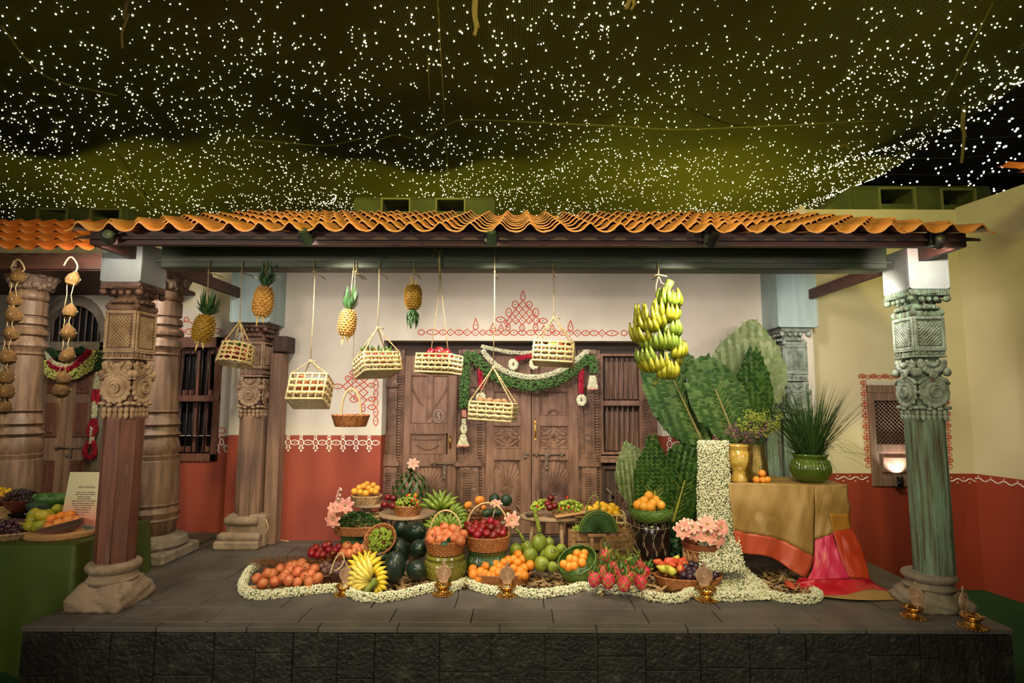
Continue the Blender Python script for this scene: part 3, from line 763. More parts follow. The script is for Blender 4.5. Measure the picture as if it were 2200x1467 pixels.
# double door
d1 = struct('door_1', 'pair of carved timber doors in the middle of the screen', loc=(X(1143), YD, .5))
sets = [(1061, 1120, 840, 892), (1061, 1120, 913, 963), (1061, 1120, 986, 1120)]
L1 = leaf_door(d1, 1045, 1142, sets, YD + .01)
setsb = [(s[0] + 99, s[1] + 102, s[2], s[3]) for s in sets]
L2 = leaf_door(d1, 1143.5, 1243, setsb, YD + .01)
for L_, s in ((L1, sets), (L2, setsb)):
    scroll_panel(L_, s[1][0] + 3, s[1][1] - 3, s[1][2] + 3, s[1][3] - 3, YD + .004)
    sunray(L_, s[2][0] + 3, s[2][1] - 3, s[2][2] + 4, s[2][3] - 3, (s[2][0] + s[2][1]) / 2, 1054, YD + .004)
    q = MB(); xm = X((s[0][0] + s[0][1]) / 2)
    pts = [(xm + .07 * math.cos(t), YD, Z(889) + .06 * math.sin(t)) for t in [PI * i / 10 for i in range(11)]]
    q.tube(pts, .006, 5)
    for k in range(7): t = PI * (k + .5) / 7; q.ell((xm + .045 * math.cos(t), YD, Z(889) + .04 * math.sin(t)), .012, .008, .008, 6, 4)
    for k in range(10): q.box(X(s[0][0] + 2) , X(s[0][0] + 6), YD - .012, YD, Z(846 + k * 4.4), Z(844 + k * 4.4)); q.box(X(s[0][1] - 6), X(s[0][1] - 2), YD - .012, YD, Z(846 + k * 4.4), Z(844 + k * 4.4))
    obj('arch_carving', q, 'wood_carved', L_)
q = MB(); iron_bolt(q, 1145, 1215, 975, YD - .02, 1175); q.box(X(1126), X(1133), YD - .05, YD - .02, Z(983), Z(970), .004); q.tube([(X(1129), YD - .06, Z(975)), (X(1138), YD - .05, Z(974))], .006, 5)
obj('door_bolt', q, 'iron', d1)
q = MB(); xh = X(1151); q.tube([(xh, YD - .02, Z(908)), (xh, YD - .05, Z(912)), (xh, YD - .055, Z(935)), (xh, YD - .02, Z(940))], .008, 6); q.box(xh - .014, xh + .014, YD - .025, YD - .018, Z(945), Z(903), .002)
obj('door_handle', q, 'brass', d1)
q = MB(); beads(q, 1043.5, 770, 1146); beads(q, 1245.5, 770, 1146); obj('bead_moulding', q, 'wood_carved', d1, kind='stuff')
# single door on the left
d2 = struct('door_2', 'single carved timber door with a chalked number', loc=(X(925), YD, .5))
s2 = [(882, 963, 806, 910), (882, 959, 931, 976), (886, 962, 1000, 1120)]
L3 = leaf_door(d2, 868, 982, s2, YD + .01)
q = MB()
for xx in (917, 928): q.box(X(xx), X(xx + 2), YD - .018, YD + .005, Z(908), Z(808), .002)
q.box(X(919), X(928), YD - .024, YD + .005, Z(908), Z(808), .003)
for s in (-1, 1):
    for k in range(14):
        u = k / 13; a_ = (922 + s * (39 - 24 * u ** 1.4), 826 + 44 * u); q.box(X(a_[0] - 1.8), X(a_[0] + 1.8), YD - .014, YD, Z(a_[1] + 1.6), Z(a_[1] - .9), .002)
for k in range(15):
    u = (k / 14 - .5) * 2; q.box(X(921 + u * 23 - 1.3), X(921 + u * 23 + 1.3), YD - .012, YD, Z(958 + 9 * (1 - u * u)), Z(955.5 + 9 * (1 - u * u)), .001)
q.box(X(890), X(950), YD - .012, YD, Z(945), Z(943.6)); q.box(X(888), X(894), YD - .014, YD, Z(944), Z(937), .002); q.box(X(945), X(951), YD - .014, YD, Z(944), Z(937), .002)
obj('swag_carving', q, 'wood_carved', L3)
sunray(L3, 890, 958, 1003, 1117, 922, 1060, YD + .004, 36)
q = MB(); iron_bolt(q, 929, 987, 996, YD - .02, 958); obj('door_bolt', q, 'iron', d2)
q = MB(); xh = X(969); q.tube([(xh, YD - .02, Z(937)), (xh, YD - .05, Z(942)), (xh, YD - .05, Z(957)), (xh, YD - .02, Z(962))], .012, 6); obj('door_handle', q, 'brass', d2)
q = MB(); Mq = lambda x, y: (X(x), YD - .022, Z(y))      # chalked 3 in a ring
q.tube([Mq(942 + 10.5 * math.cos(t), 894 + 12.5 * math.sin(t)) for t in [i / 24 * 2 * PI for i in range(25)]], .0032, 4)
q.tube(crv([Mq(938, 888), Mq(944, 887), Mq(943, 892), Mq(940, 893), Mq(945, 896), Mq(944, 901), Mq(937, 901)], 4), .0036, 4)
obj('chalk_number', q, 'chalk', d2)
q = MB(); beads(q, 866.5, 770, 1146); beads(q, 984, 770, 1146); obj('bead_moulding', q, 'wood_carved', d2, kind='stuff')
# barred shutter window with carved panels below
w2 = struct('window_1', 'barred window with closed plank shutters right of the double doors', loc=(X(1336), YD, 1.5))
q = MB(); frame_rect(q, 1292, 1380, 760, 975, 5, YD - .045, YD + .03); q.box(X(1297), X(1376), YD - .055, YD + .02, Z(871), Z(860), .004); q.box(X(1290), X(1381), YD - .08, YD - .02, Z(992), Z(978), .004)
obj('window_frame', q, 'wood_door', w2)
q = MB(); beads(q, 0, 982, 0, horiz=(1292, 1380), Y=YD - .085); y = 768
while y < 972: q.box(X(1289), X(1293), YD - .055, YD - .03, Z(y + 3), Z(y), .002); y += 5.5
obj('bead_moulding', q, 'wood_carved', w2, kind='stuff')
q = MB(); q.box(X(1296), X(1377), YD + .06, YD + .07, Z(972), Z(764)); obj('backing', q, 'wood_door_dark', w2)
for (y0, y1) in ((777, 857), (884, 968)):
    for k in range(7):
        q = MB(); xx = 1303 + k * 10.3; q.box(X(xx), X(xx + 9.6), YD + .035, YD + .055, Z(y1), Z(y0), .003); obj('shutter_plank', q, 'wood_door', w2)
for (y0, y1) in ((768, 860), (871, 970)):
    for k in range(6):
        q = MB(); xx = 1306 + k * 11.2; q.tube([(X(xx), YD - .01, Z(y1)), (X(xx), YD - .01, Z(y0))], .0085, 6); obj('window_bar', q, 'wood_bar', w2)
pp = struct('door_3', 'half-hidden carved cupboard panel under the barred window', loc=(X(1336), YD, .5))
q = MB(); frame_rect(q, 1292, 1380, 1000, 1148, 7, YD - .03, YD + .03); q.box(X(1318), X(1324), YD - .03, YD, Z(1140), Z(1015), .003); q.box(X(1296), X(1376), YD + .01, YD + .03, Z(1147), Z(1002)); obj('panel_frame', q, 'wood_door_dark', pp)
sunray(pp, 1324, 1372, 1018, 1138, 1346, 1082, YD + .0, 30)
q = MB(); q.tube([(X(1302), YD - .03, Z(1048)), (X(1312), YD - .05, Z(1058)), (X(1318), YD - .03, Z(1066))], .012, 6); q.box(X(1307), X(1312), YD - .04, YD, Z(1076), Z(1060), .003); obj('door_handle', q, 'iron', pp)

# ================================================================ LEFT WALL: barred window, arched door
YW = WL
def X3(px, py=860): return at(px, py, YW).x
def Z3(py, px=420): return at(px, py, YW).z
w3 = struct('window_2', 'tall barred window with inner casements left of the pillar', loc=((xw0 + xw1) / 2, WL, 1.4))
q = MB()
q.box(xw0, xw1, WL - .03, WL + .06, zw1 - .13, zw1, .004); q.box(xw0, xw1, WL - .03, WL + .06, zw0, zw0 + .09, .004)
q.box(xw0 - .03, xw0 + .05, WL - .03, WL + .06, zw0, zw1, .004); q.box(xw1 - .075, xw1, WL - .03, WL + .06, zw0, zw1, .004)
q.box(xw0, xw1, WL - .04, WL + .05, Z3(866), Z3(853), .004); obj('window_frame', q, 'wood_brown_red', w3)
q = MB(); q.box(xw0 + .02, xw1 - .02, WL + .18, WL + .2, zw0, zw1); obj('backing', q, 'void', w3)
for k in range(8):
    q = MB(); xx = xw0 + .085 + k * .078
    q.tube([(xx, WL - .0, zw0 + .09), (xx, WL - .0, Z3(866))], .010, 6); q.tube([(xx, WL, Z3(853)), (xx, WL, zw1 - .12)], .010, 6); obj('window_bar', q, 'metal_dark', w3)
for (a, c) in ((xw0 + .05, xw0 + .32), (xw0 + .40, xw1 - .08)):
    q = MB(); t = .045
    for (e, g_) in ((a, a + t), (c - t, c)): q.box(e, g_, WL + .09, WL + .12, zw0 + .1, zw1 - .15, .003)
    for zz in (zw0 + .1, Z3(853) + .0, zw1 - .2): q.box(a + t, c - t, WL + .09, WL + .12, zz, zz + .07, .003)
    obj('casement', q, 'wood_brown_red', w3)
d3 = struct('door_4', 'panelled timber double door under an arched fanlight', loc=((xo0 + xo1) / 2, WL, .5))
z_f = Z3(748, 160)
q = MB(); t = .07
q.box(xo0 - .04, xo0 + t, WL - .04, WL + .08, .5, z_f, .005); q.box(xo1 - t, xo1 + .03, WL - .04, WL + .08, .5, z_f, .005); q.box(xo0, xo1, WL - .04, WL + .08, z_f - .06, z_f + .05, .005)
n = 14; xm = (xo0 + xo1) / 2; hw = (xo1 - xo0) / 2; arch_h = zf - z_f
for k in range(n):
    t0, t1 = PI * k / n, PI * (k + 1) / n; v = []
    for tt in (t0, t1):
        for r_ in (1.0, .86):
            v += [(xm - hw * r_ * math.cos(tt), z_f + arch_h * (r_ if r_ == 1 else .80) * (math.sin(tt) ** .8 if math.sin(tt) > 0 else 0))]
    q.prism([v[0], v[1], v[3], v[2]], WL - .04, WL + .07)
obj('door_frame', q, 'stone_grey', d3)
q = MB(); 
for k in range(n):
    t0, t1 = PI * k / n, PI * (k + 1) / n
    P_ = [(xm - hw * math.cos(tt), z_f + arch_h * (math.sin(tt) ** .8 if math.sin(tt) > 1e-6 else 0)) for tt in (t0, t1)]
    q.prism([P_[0], (P_[0][0], zf + .05), (P_[1][0], zf + .05), P_[1]], WL, WL + .2)
obj('arch_plaster', q, 'wall_white', d3)
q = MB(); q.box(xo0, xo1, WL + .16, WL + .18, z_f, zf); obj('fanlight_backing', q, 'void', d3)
for k in range(8):
    u = (k + 1) / 9 * 2 - 1; xx = xm + hw * .86 * u; q = MB(); q.tube([(xx, WL + .03, z_f), (xx, WL + .03, z_f + arch_h * .8 * math.sqrt(max(0, 1 - u * u)) ** .8)], .010, 6); obj('fanlight_bar', q, 'wood_bar', d3)
for i in (0, 1):
    a = xo0 + t + i * ((xo1 - xo0) / 2 - t) ; c = a + (xo1 - xo0) / 2 - t - .006
    q = MB(); q.box(a, c, WL + .0, WL + .04, .5, z_f - .06); lf = obj('door_leaf', q, 'wood_old', d3)
    for (y0, y1) in ((870, 944), (994, 1080), (800, 850)):
        z0, z1 = Z3(y1, 160), Z3(y0, 160); q = MB(); m_ = .09
        q.box(a + m_, c - m_, WL - .015, WL, z0, z1, .01); q.box(a + m_ + .05, c - m_ - .05, WL - .028, WL - .01, z0 + .05, z1 - .05, .008); obj('panel', q, 'wood_brown_red', lf)
q = MB(); zz = Z3(966, 160); q.tube([(xm - .06, WL - .02, zz), (xm + .22, WL - .02, zz)], .012, 6); q.box(xm + .08, xm + .11, WL - .03, WL, zz - .12, zz, .003); q.ell((xm - .08, WL - .02, zz), .025, .012, .03); q.ell((xm + .05, WL - .02, zz - .09), .022, .012, .025); obj('door_bolt', q, 'iron', d3)

# ================================================================ YARD LATTICE WINDOW
YQ = WR
def X4(px, py=930): return at(px, py, YQ).x
def Z4(py): return at(1930, py, YQ).z
w4 = struct('window_3', 'lattice window in the cream yard wall behind the green pillar', loc=(xh0, WR, 1.2))
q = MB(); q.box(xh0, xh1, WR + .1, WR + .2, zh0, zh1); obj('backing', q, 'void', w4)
q = MB()
q.box(xh0, xh0 + .075, WR - .02, WR + .1, zh0, zh1 - .04, .004); q.box(xh1 - .075, xh1, WR - .02, WR + .1, zh0, zh1 - .04, .004)
q.box(xh0, xh1, WR - .03, WR + .1, Z4(839), Z4(823), .004); q.box(xh0 + .07, xh1 - .07, WR - .02, WR + .1, Z4(856), Z4(839), .004)
q.box(xh0 + .07, xh1 - .07, WR - .02, WR + .1, Z4(968), Z4(950), .004); q.box(xh0 + .07, xh1 - .07, WR - .02, WR + .1, zh0, Z4(1020), .004)
q.box(xh0 + .07, xh1 - .07, WR + .0, WR + .1, Z4(1022), Z4(966)); q.box(xh0 + .12, xh1 - .12, WR - .02, WR + .02, Z4(1012), Z4(976), .015)
obj('window_frame', q, 'wood_old', w4)
q = MB(); q.box(xh0, xh1, WR - .012, WR + .1, Z4(823), zh1 + .002); obj('lintel_plaster', q, 'wall_white', w4)
q = MB(); zl0, zl1 = Z4(952), Z4(856); xl_, xr_ = xh0 + .075, xh1 - .075; st = .046; W_ = xr_ - xl_; Hh = zl1 - zl0
k = -int(Hh / st) - 1
while k * st < W_:
    for s in (1, -1):
        a0 = k * st; pts = []
        u0, u1 = max(0, a0), min(W_, a0 + Hh)
        if u1 - u0 > .01:
            p0 = (xl_ + u0, (zl0 + (u0 - a0)) if s == 1 else (zl1 - (u0 - a0))); p1 = (xl_ + u1, (zl0 + (u1 - a0)) if s == 1 else (zl1 - (u1 - a0)))
            q.tube([(p0[0], WR + .03 + s * .006, p0[1]), (p1[0], WR + .03 + s * .006, p1[1])], .0055, 4, smooth=False)
    k += 1
obj('lattice', q, 'wood_old', w4, kind='stuff')

# ================================================================ BEAM, FASCIA, ROOF
b = MB(); zb_ = za(577, 4.6); b.box(-2.96, 3.04, 4.60, 4.78, zb_, 3.50, .01); b.box(-3.0, 3.06, 4.585, 4.60, zb_ + .05, zb_ + .06)
beam = struct('trim_7', 'long green-painted timber beam across the verandah front', b, 'beam_green')
b = MB(); b.box(-3.14, 3.27, 4.06, 4.11, 3.215, 3.32, .004); b.box(-3.14, -3.09, 4.11, 6.6, 3.215, 3.32); b.box(3.22, 3.27, 4.11, 6.6, 3.215, 3.32)
struct('trim_8', 'dark brown fascia board under the roof tiles', b, 'fascia')
ZE, ZR_ = za(504, 3.95), za(466, 6.75)
b = MB(); b.add([(-3.2, 4.02, ZE + .0), (3.34, 4.02, ZE + .0), (3.34, 6.75, ZR_ - .05), (-3.2, 6.75, ZR_ - .05), (-3.2, 4.02, ZE - .02), (3.34, 4.02, ZE - .02), (3.34, 6.75, ZR_ - .07), (-3.2, 6.75, ZR_ - .07)],
      [(0, 1, 2, 3), (7, 6, 5, 4), (0, 4, 5, 1), (2, 6, 7, 3), (1, 5, 6, 2), (3, 7, 4, 0)], False)
b.box(-3.1, 3.28, 6.5, 6.66, 3.9, 4.1)
struct('ceiling', 'dark boarding under the tiled roof', b, 'wood_beam_dark')
def tile_mesh(pitch, length, slope, amp, thick=.012):
    q = MB(); nx = 10; rows = []
    prof = []
    for i in range(nx + 1):
        u = i / nx; s_ = math.exp(-((u - .5) / .16) ** 2); prof.append((u * pitch * 1.03 - pitch / 2, amp * (s_ * 1.0 - .18 * math.cos(2 * PI * u))))
    v = []; ca, sa = math.cos(slope), math.sin(slope)
    for j, (l, lift) in enumerate(((0, .034), (length * .5, .016), (length * 1.04, .0))):
        for (x_, h) in prof: v.append((x_, l * ca - (h + lift) * sa, l * sa + (h + lift) * ca))
    n_ = nx + 1
    for (x_, h) in prof: v.append((x_, -(h + .034 - thick) * sa, (h + .034 - thick) * ca))
    fs = [(j * n_ + i, j * n_ + i + 1, (j + 1) * n_ + i + 1, (j + 1) * n_ + i) for j in range(2) for i in range(nx)]
    fs += [(3 * n_ + i, 3 * n_ + i + 1, i + 1, i) for i in range(nx)]
    q.add(v, fs, True); return q
slope = math.atan2(ZR_ - ZE, 6.75 - 3.95)
roof = thing('tiled_roof', 'long terracotta tiled lean-to roof with a rippled eave over the verandah', 'roof', (0, 3.95, ZE))
pitch = .2135; LEN = .33
tm = tile_mesh(pitch, LEN, slope, .046).mesh('roof_tile')
for r_ in range(9):
    for c_ in range(31):
        x = -3.235 + pitch / 2 + c_ * pitch; l = r_ * LEN
        o = obj('roof_tile', tm, 'roof_tile', roof, world=False, loc=(x, l * math.cos(slope) + rr(-.004, .004), l * math.sin(slope) + rr(0, .006)))
        o.rotation_euler = (rr(-.012, .012), rr(-.02, .02), rr(-.006, .006))
# lower roof of the left verandah
sl2 = math.radians(33); rl = thing('tiled_roof', 'bright orange tiled porch roof at the far left', 'roof', (-5.2, 5.55, 3.25))
Y2 = 5.55; ze = Zr(546, Y2, 100)
rl.location = (0, Y2, ze); tm2 = tile_mesh(.196, .26, sl2, .040).mesh('roof_tile_small')
xe = Xr(232, 540, Y2)
for r_ in range(4):
    for c_ in range(13):
        obj('roof_tile', tm2, 'roof_tile_orange', rl, world=False, loc=(xe - .1 - c_ * .196, r_ * .26 * math.cos(sl2), r_ * .26 * math.sin(sl2) + rr(0, .004)))
b = MB(); b.box(-7.5, xe + .05, Y2 + .06, Y2 + .12, ze - .16, ze + .0); b.box(-7.5, xe + .05, Y2 + .1, 7.0, ze - .17, ze - .13)
struct('trim_9', 'dark fascia and soffit of the left porch roof', b, 'fascia')
# scrap of orange roof beyond the side wall
t3 = thing('tiled_roof', 'scrap of orange roof edge above the side wall at the far right', 'roof', (5.4, 5.2, 4.5))
pz = at(2180, 360, 5.3)
for k in range(3): obj('roof_tile', tm2, 'roof_tile_orange', t3, world=False, loc=(pz.x - 5.4 + .1 + k * .19, .08, pz.z - 4.5 - .02 - k * .055))

# ================================================================ CEILING: black roof, light nets, ducts
b = MB(); b.box(-22, 22, -4, 24, 9.6, 9.7); b.box(-22, 22, 24, 24.1, -1, 9.7); b.box(-22.1, -22, -4, 24, -1, 9.7); b.box(22, 22.1, -4, 24, -1, 9.7)
struct('ceiling', 'black hall roof high above the light net', b, 'black_roof')
# ================================================================ PILLARS
def lattice(bm, x0, x1, z0, z1, y, st=.028, r=.006):
    W_, Hh = x1 - x0, z1 - z0; k = -int(Hh / st) - 1
    while k * st < W_:
        for s in (1, -1):
            a0 = k * st; u0, u1 = max(0, a0), min(W_, a0 + Hh)
            if u1 - u0 > .004:
                p0 = (x0 + u0, (z0 + (u0 - a0)) if s == 1 else (z1 - (u0 - a0))); p1 = (x0 + u1, (z0 + (u1 - a0)) if s == 1 else (z1 - (u1 - a0)))
                bm.tube([(p0[0], y, p0[1]), (p1[0], y, p1[1])], r, 4, smooth=False)
        k += 1
    for i in range(int(W_ / st)):
        for j in range(int(Hh / st)):
            bm.ell((x0 + (i + .5) * st, y + .002, z0 + (j + .5) * st), .005, .005, .005, 4, 3)
def carved_face(hw, yf, zz):
    """relief of one face, facing -y at distance yf from the axis; zz = heights: cap bottom, panel bottom, scroll bottom, crest, ring centre, skirt top, skirt bottom"""
    q = MB(); zt, zp, zs, zc, zr, zk, zb = zz; y = -yf
    # border of the square panel and lattice
    t = .022
    q.box(-hw, hw, y - .012, y, zt - t, zt, .003); q.box(-hw, hw, y - .012, y, zp, zp + t, .003); q.box(-hw, -hw + t, y - .012, y, zp + t, zt - t, .003); q.box(hw - t, hw, y - .012, y, zp + t, zt - t, .003)
    for k in range(11):
        for (a, c) in ((zt - t / 2, 0), (zp + t / 2, 0)): q.ell((-hw + t / 2 + k * (2 * hw - t) / 10, y - .013, a), .005, .005, .005, 5, 3)
        q.ell((-hw + t / 2, y - .013, zp + t + k * (zt - zp - 2 * t) / 10), .005, .005, .005, 5, 3); q.ell((hw - t / 2, y - .013, zp + t + k * (zt - zp - 2 * t) / 10), .005, .005, .005, 5, 3)
    lattice(q, -hw + t * 1.7, hw - t * 1.7, zp + t * 1.5, zt - t * 2.2, y - .006)
    # scroll row
    n = 5; cz = (zs + zp) / 2 - .004; r_ = min((zp - zs) * .36, hw / n * .8)
    for k in range(n):
        cx = -hw + (k + .5) * 2 * hw / n
        q.tube([(cx + r_ * (1 - i * .06) * math.cos(i * .6 + k), y - .006, cz + r_ * (1 - i * .06) * math.sin(i * .6 + k)) for i in range(14)], .005, 4)
    q.box(-hw, hw, y - .014, y, zs, zs + .012, .003); q.box(-hw, hw, y - .014, y, zp - .012, zp, .003)
    # crescent of leaves below
    q.prism([(hw * .98 * math.cos(PI + PI * i / 12), zc + .055 + hw * .86 * math.sin(PI + PI * i / 12)) for i in range(13)], y - .010, y)
    for i in range(9):
        a = PI + PI * i / 8; q.ell((hw * .74 * math.cos(a), y - .012, zc + .05 + hw * .62 * math.sin(a)), .026, .012, .026, 8, 5)
    for i in range(7):
        a = PI + PI * i / 6; q.ell((hw * .36 * math.cos(a), y - .014, zc + .055 + hw * .28 * math.sin(a)), .016, .016, .016, 7, 4)
    for s in (-1, 1):
        q.ell((s * hw * .92, y - .008, zc - .03), .03, .03, .035, 8, 5); q.tube([(s * hw * .3, y - .01, zr + hw * .95), (s * hw * .75, y - .012, zr + hw * .8), (s * hw * .98, y - .01, zr + hw * .55)], .014, 6)
    M_ = T((0, y - .006, zr + hw * 1.18), (PI / 2, 0, 0)); q.lathe([(.034, 0), (.036, .014), (.026, .022), (.022, .014), (.008, .016), (0, .022)], 16, M=M_)
    # large medallion
    M_ = T((0, y - .002, zr), (PI / 2, 0, 0))
    q.lathe([(hw * .66, 0), (hw * .64, .016), (hw * .50, .022), (hw * .46, .014), (hw * .36, .016), (hw * .35, .036), (hw * .26, .040), (hw * .22, .028), (.02, .026), (0, .034)], 28, M=M_)
    q.lathe([(hw * 1.0, 0), (hw * 1.0, .010), (hw * .93, .017), (hw * .68, .010), (.02, .010)], 128, M=M_, rib=16, ribd=.045)
    for i in range(16):
        a = 2 * PI * i / 16; q.ell((0, 0, 0), .024, .010, .017, 8, 5, M=T((hw * .84 * math.cos(a), y - .008, zr + hw * .84 * math.sin(a)), (0, -a, 0)))
    for i in range(6):
        a = 2 * PI * i / 6; q.ell((.016 * math.cos(a), y - .032, zr + .016 * math.sin(a)), .008, .008, .008, 6, 4)
    for s in (-1, 1): q.ell((s * hw * .8, y - .008, zr - hw * 1.0), .03, .022, .016, 8, 5); q.ell((s * hw * .35, y - .008, zr - hw * 1.08), .026, .02, .016, 8, 5)
    # hanging leaf skirt
    for rw in range(2):
        for k in range(5):
            cx = (-2 + k) * hw * .36; q.ell((cx, y + .006, zk - .018 - rw * .04), .021, .016, .030, 7, 5, fn=lambda v: (v[0] * (1 + .4 * v[2]), v[1], v[2]))
    return q
def stone_base(cx, cy, w_, r_, ztop, m, par, damaged=True, seed=1):
    q = MB(); h = ztop - PZ
    if seed > 7:        # square back bases with carved rolls
        q.box(cx - w_ * .5, cx + w_ * .42, cy - w_ * .5, cy + w_ * .4, PZ, PZ + h * .27, .02); q.box(cx - w_ * .36, cx + w_ * .46, cy - w_ * .26, cy + w_ * .4, PZ, PZ + h, .02)
        obj('stone_base', q, m, par); q = MB()
        q.tube([(cx + w_ * (.44 * u / 8 - .02 * (abs(u) > 7)), cy - w_ * .36, PZ + h * .36) for u in range(-8, 9)], [.03] + [.052] * 15 + [.04], 10)
        q.tube([(cx + w_ * .32 * u / 8, cy - w_ * (.30 + .05 * math.cos(u / 8 * 1.5)), PZ + h * .84) for u in range(-8, 9)], .048, 10); q.box(cx - w_ * .3, cx + w_ * .3, cy - w_ * .33, cy, PZ + h * .25, PZ + h * .78, .03)
        obj('carved_roll', q, m, par); return
    q.lathe([(r_ * .98, PZ + h * .52), (r_ * 1.02, PZ + h * .60), (r_ * .92, PZ + h * .68), (r_ * .9, PZ + h * .74), (r_ * 1.0, PZ + h * .80), (r_ * 1.07, PZ + h * .86), (r_ * 1.07, PZ + h * .93), (r_ * 1.0, PZ + h * .985), (r_ * .9, PZ + h)], 32, M=T((cx, cy, 0)))
    obj('torus_moulding', q, m, par)
    rnd = random.Random(seed); q = MB(); n = 18; m_ = 9; vs = []; fs = []
    for j in range(m_ + 1):
        v = j / m_; z = PZ + h * .58 * v
        for i in range(4 * n):
            a = i / (4 * n) * 4; sd = int(a); u = (a - sd) * 2 - 1
            px_, py_ = ((u, -1), (1, u), (-u, 1), (-1, -u))[sd]
            e = 1.0 if v < .45 else 1.0 - .62 * (v - .45) ** 1.2
            rnd_ = (abs(px_) ** 4 + abs(py_) ** 4) ** .25
            k_ = 1.0 / rnd_ ** (0.15 + .85 * max(0, v - .35))
            nz = .016 * math.sin(px_ * 5 + v * 9 + seed) * math.cos(py_ * 4 - v * 7) * (1 if v > .1 else 0) + .007 * math.sin(px_ * 13 + v * 17 + seed * 2) + rnd.uniform(-.003, .003)
            if damaged and v > .35: nz -= .03 * max(0, math.sin(px_ * 3.1 + 1.1 * seed)) * (v - .3)
            hw_ = w_ / 2 * e
            vs.append((cx + px_ * k_ * hw_ + px_ * nz, cy + py_ * k_ * hw_ + py_ * nz, z))
    N_ = 4 * n
    for j in range(m_):
        for i in range(N_): fs.append((j * N_ + i, j * N_ + (i + 1) % N_, (j + 1) * N_ + (i + 1) % N_, (j + 1) * N_ + i))
    fs.append(tuple(m_ * N_ + i for i in range(N_))); fs.append(tuple(range(N_ - 1, -1, -1)))
    q.add(vs, fs, True); obj('stone_base', q, m, par)
def carved_pillar(cx, cy, label, ys, mats, base_m, seed, sc=1.0, blk=(.325, 3.05, 3.36), pxr=250, basew=.58, flat_back=False, bo=0.0):
    """ys: image rows of cap bottom, panel bottom, scroll bottom, ring centre, skirt top, shaft top, base top; read off the front face"""
    Yf = cy - .15 * sc
    z = [za(v, Yf, pxr) for v in ys]
    mb_, mcap, mcar, mshaft = mats
    root = thing('carved_pillar', label, 'pillar', (cx, cy, PZ))
    q = MB(); h = blk[0] / 2; q.box(cx - h, cx + h, cy - h, cy + h, blk[1], blk[2], .006)
    for e in (-1, 1): q.box(cx + e * (h - .006) - .006, cx + e * (h - .006) + .006, cy - h - .006, cy - h, blk[1], blk[2])
    q.box(cx - h, cx + h, cy - h - .006, cy - h, blk[1], blk[1] + .010)
    obj('impost_block', q, mb_, root)
    # capital
    q = MB(); zc = blk[1]; hc = zc - z[0]; r_ = .145 * sc
    q.box(cx - r_ * 1.12, cx + r_ * 1.12, cy - r_ * 1.12, cy + r_ * 1.12, zc - hc * .16, zc, .004)
    nt_ = 16
    for k in range(nt_):
        for e in (-1, 1):
            u = -r_ * 1.08 + (k + .5) * r_ * 2.16 / nt_
            q.ell((cx + u, cy + e * r_ * 1.12, zc - hc * .2), .009, .012, .014, 5, 4); q.ell((cx + e * r_ * 1.12, cy + u, zc - hc * .2), .012, .009, .014, 5, 4)
    q.lathe([(r_ * .80, z[0] + hc * .20), (r_ * .98, z[0] + hc * .26), (r_ * 1.02, z[0] + hc * .36), (r_ * .88, z[0] + hc * .44), (r_ * .72, z[0] + hc * .50), (r_ * .82, z[0] + hc * .62), (r_ * 1.2, z[0] + hc * .80), (r_ * 1.3, z[0] + hc * .84)], 28, M=T((cx, cy, 0)))
    for ex in (-1, 1):
        for ey in (-1, 1): q.ell((cx + ex * r_ * 1.0, cy + ey * r_ * 1.0, zc - hc * .36), .03, .03, .028, 8, 6); q.ell((cx + ex * r_ * .78, cy + ey * r_ * .78, z[0] + hc * .12), .026, .026, .03, 8, 6)
    for e in range(4):
        a = PI / 2 * e
        for u in (-.4, 0, .4): q.ell((cx + math.cos(a) * r_ * 1.0 - math.sin(a) * u * r_, cy + math.sin(a) * r_ * 1.0 + math.cos(a) * u * r_, z[0] + hc * .62), .022, .022, .022, 8, 5)
    for k in range(24):
        a = 2 * PI * k / 24; q.ell((cx + r_ * 1.02 * math.cos(a), cy + r_ * 1.02 * math.sin(a), z[0] + hc * .31), .014, .014, .018, 6, 4)
    q.box(cx - r_ * .85, cx + r_ * .85, cy - r_ * .85, cy + r_ * .85, z[0] - .004, z[0] + hc * .2, .01)
    obj('capital', q, mcap, root)
    # carved drum
    hw = .122 * sc; q = MB(); q.box(cx - hw, cx + hw, cy - hw, cy + hw, z[2], z[0], .004)
    q.box(cx - hw * 1.06, cx + hw * 1.06, cy - hw * 1.06, cy + hw * 1.06, z[1] - .008, z[1] + .006, .003)
    q.box(cx - hw * .86, cx + hw * .86, cy - hw * .86, cy + hw * .86, z[5], z[2], .02)
    obj('carved_shaft', q, mcap, root)
    zz = (z[0] - .01, z[1], z[2], z[2] - .09, z[3], z[4], z[5]); fc = carved_face(hw, hw, zz)
    for k in range(4):
        if flat_back and k == 2: continue
        q = MB(); q.join(fc, T((cx, cy, 0), (0, 0, PI / 2 * k))); obj('relief_carving', q, mcar, root)
    # octagonal shaft
    q = MB(); r8 = .141 * sc
    q.lathe([(r8 * .96, z[6] - .03), (r8, z[6] + .05), (r8 * .99, z[5] - .02), (r8 * .95, z[5] + .01)], 8, smooth=False, rot=PI / 8, M=T((cx, cy, 0)))
    for k in range(8):
        a = PI / 4 * k + PI / 8; q.tube([(cx + r8 * 1.0 * math.cos(a), cy + r8 * math.sin(a), z[6]), (cx + r8 * .99 * math.cos(a), cy + r8 * .99 * math.sin(a), z[5])], .004, 4)
    obj('octagonal_shaft', q, mshaft, root)
    stone_base(cx + bo, cy, basew, r8 * 1.25, z[6] + .01, base_m, root, True, seed)
    return root
def base_x(px, py, Y): return at(px, py, Y).x
cyf = 4.66
cxl = (at(205, 603, 4.5).x + at(298, 603, 4.5).x) / 2; cxr = (at(1954, 613, 4.5).x + at(2048, 613, 4.5).x) / 2
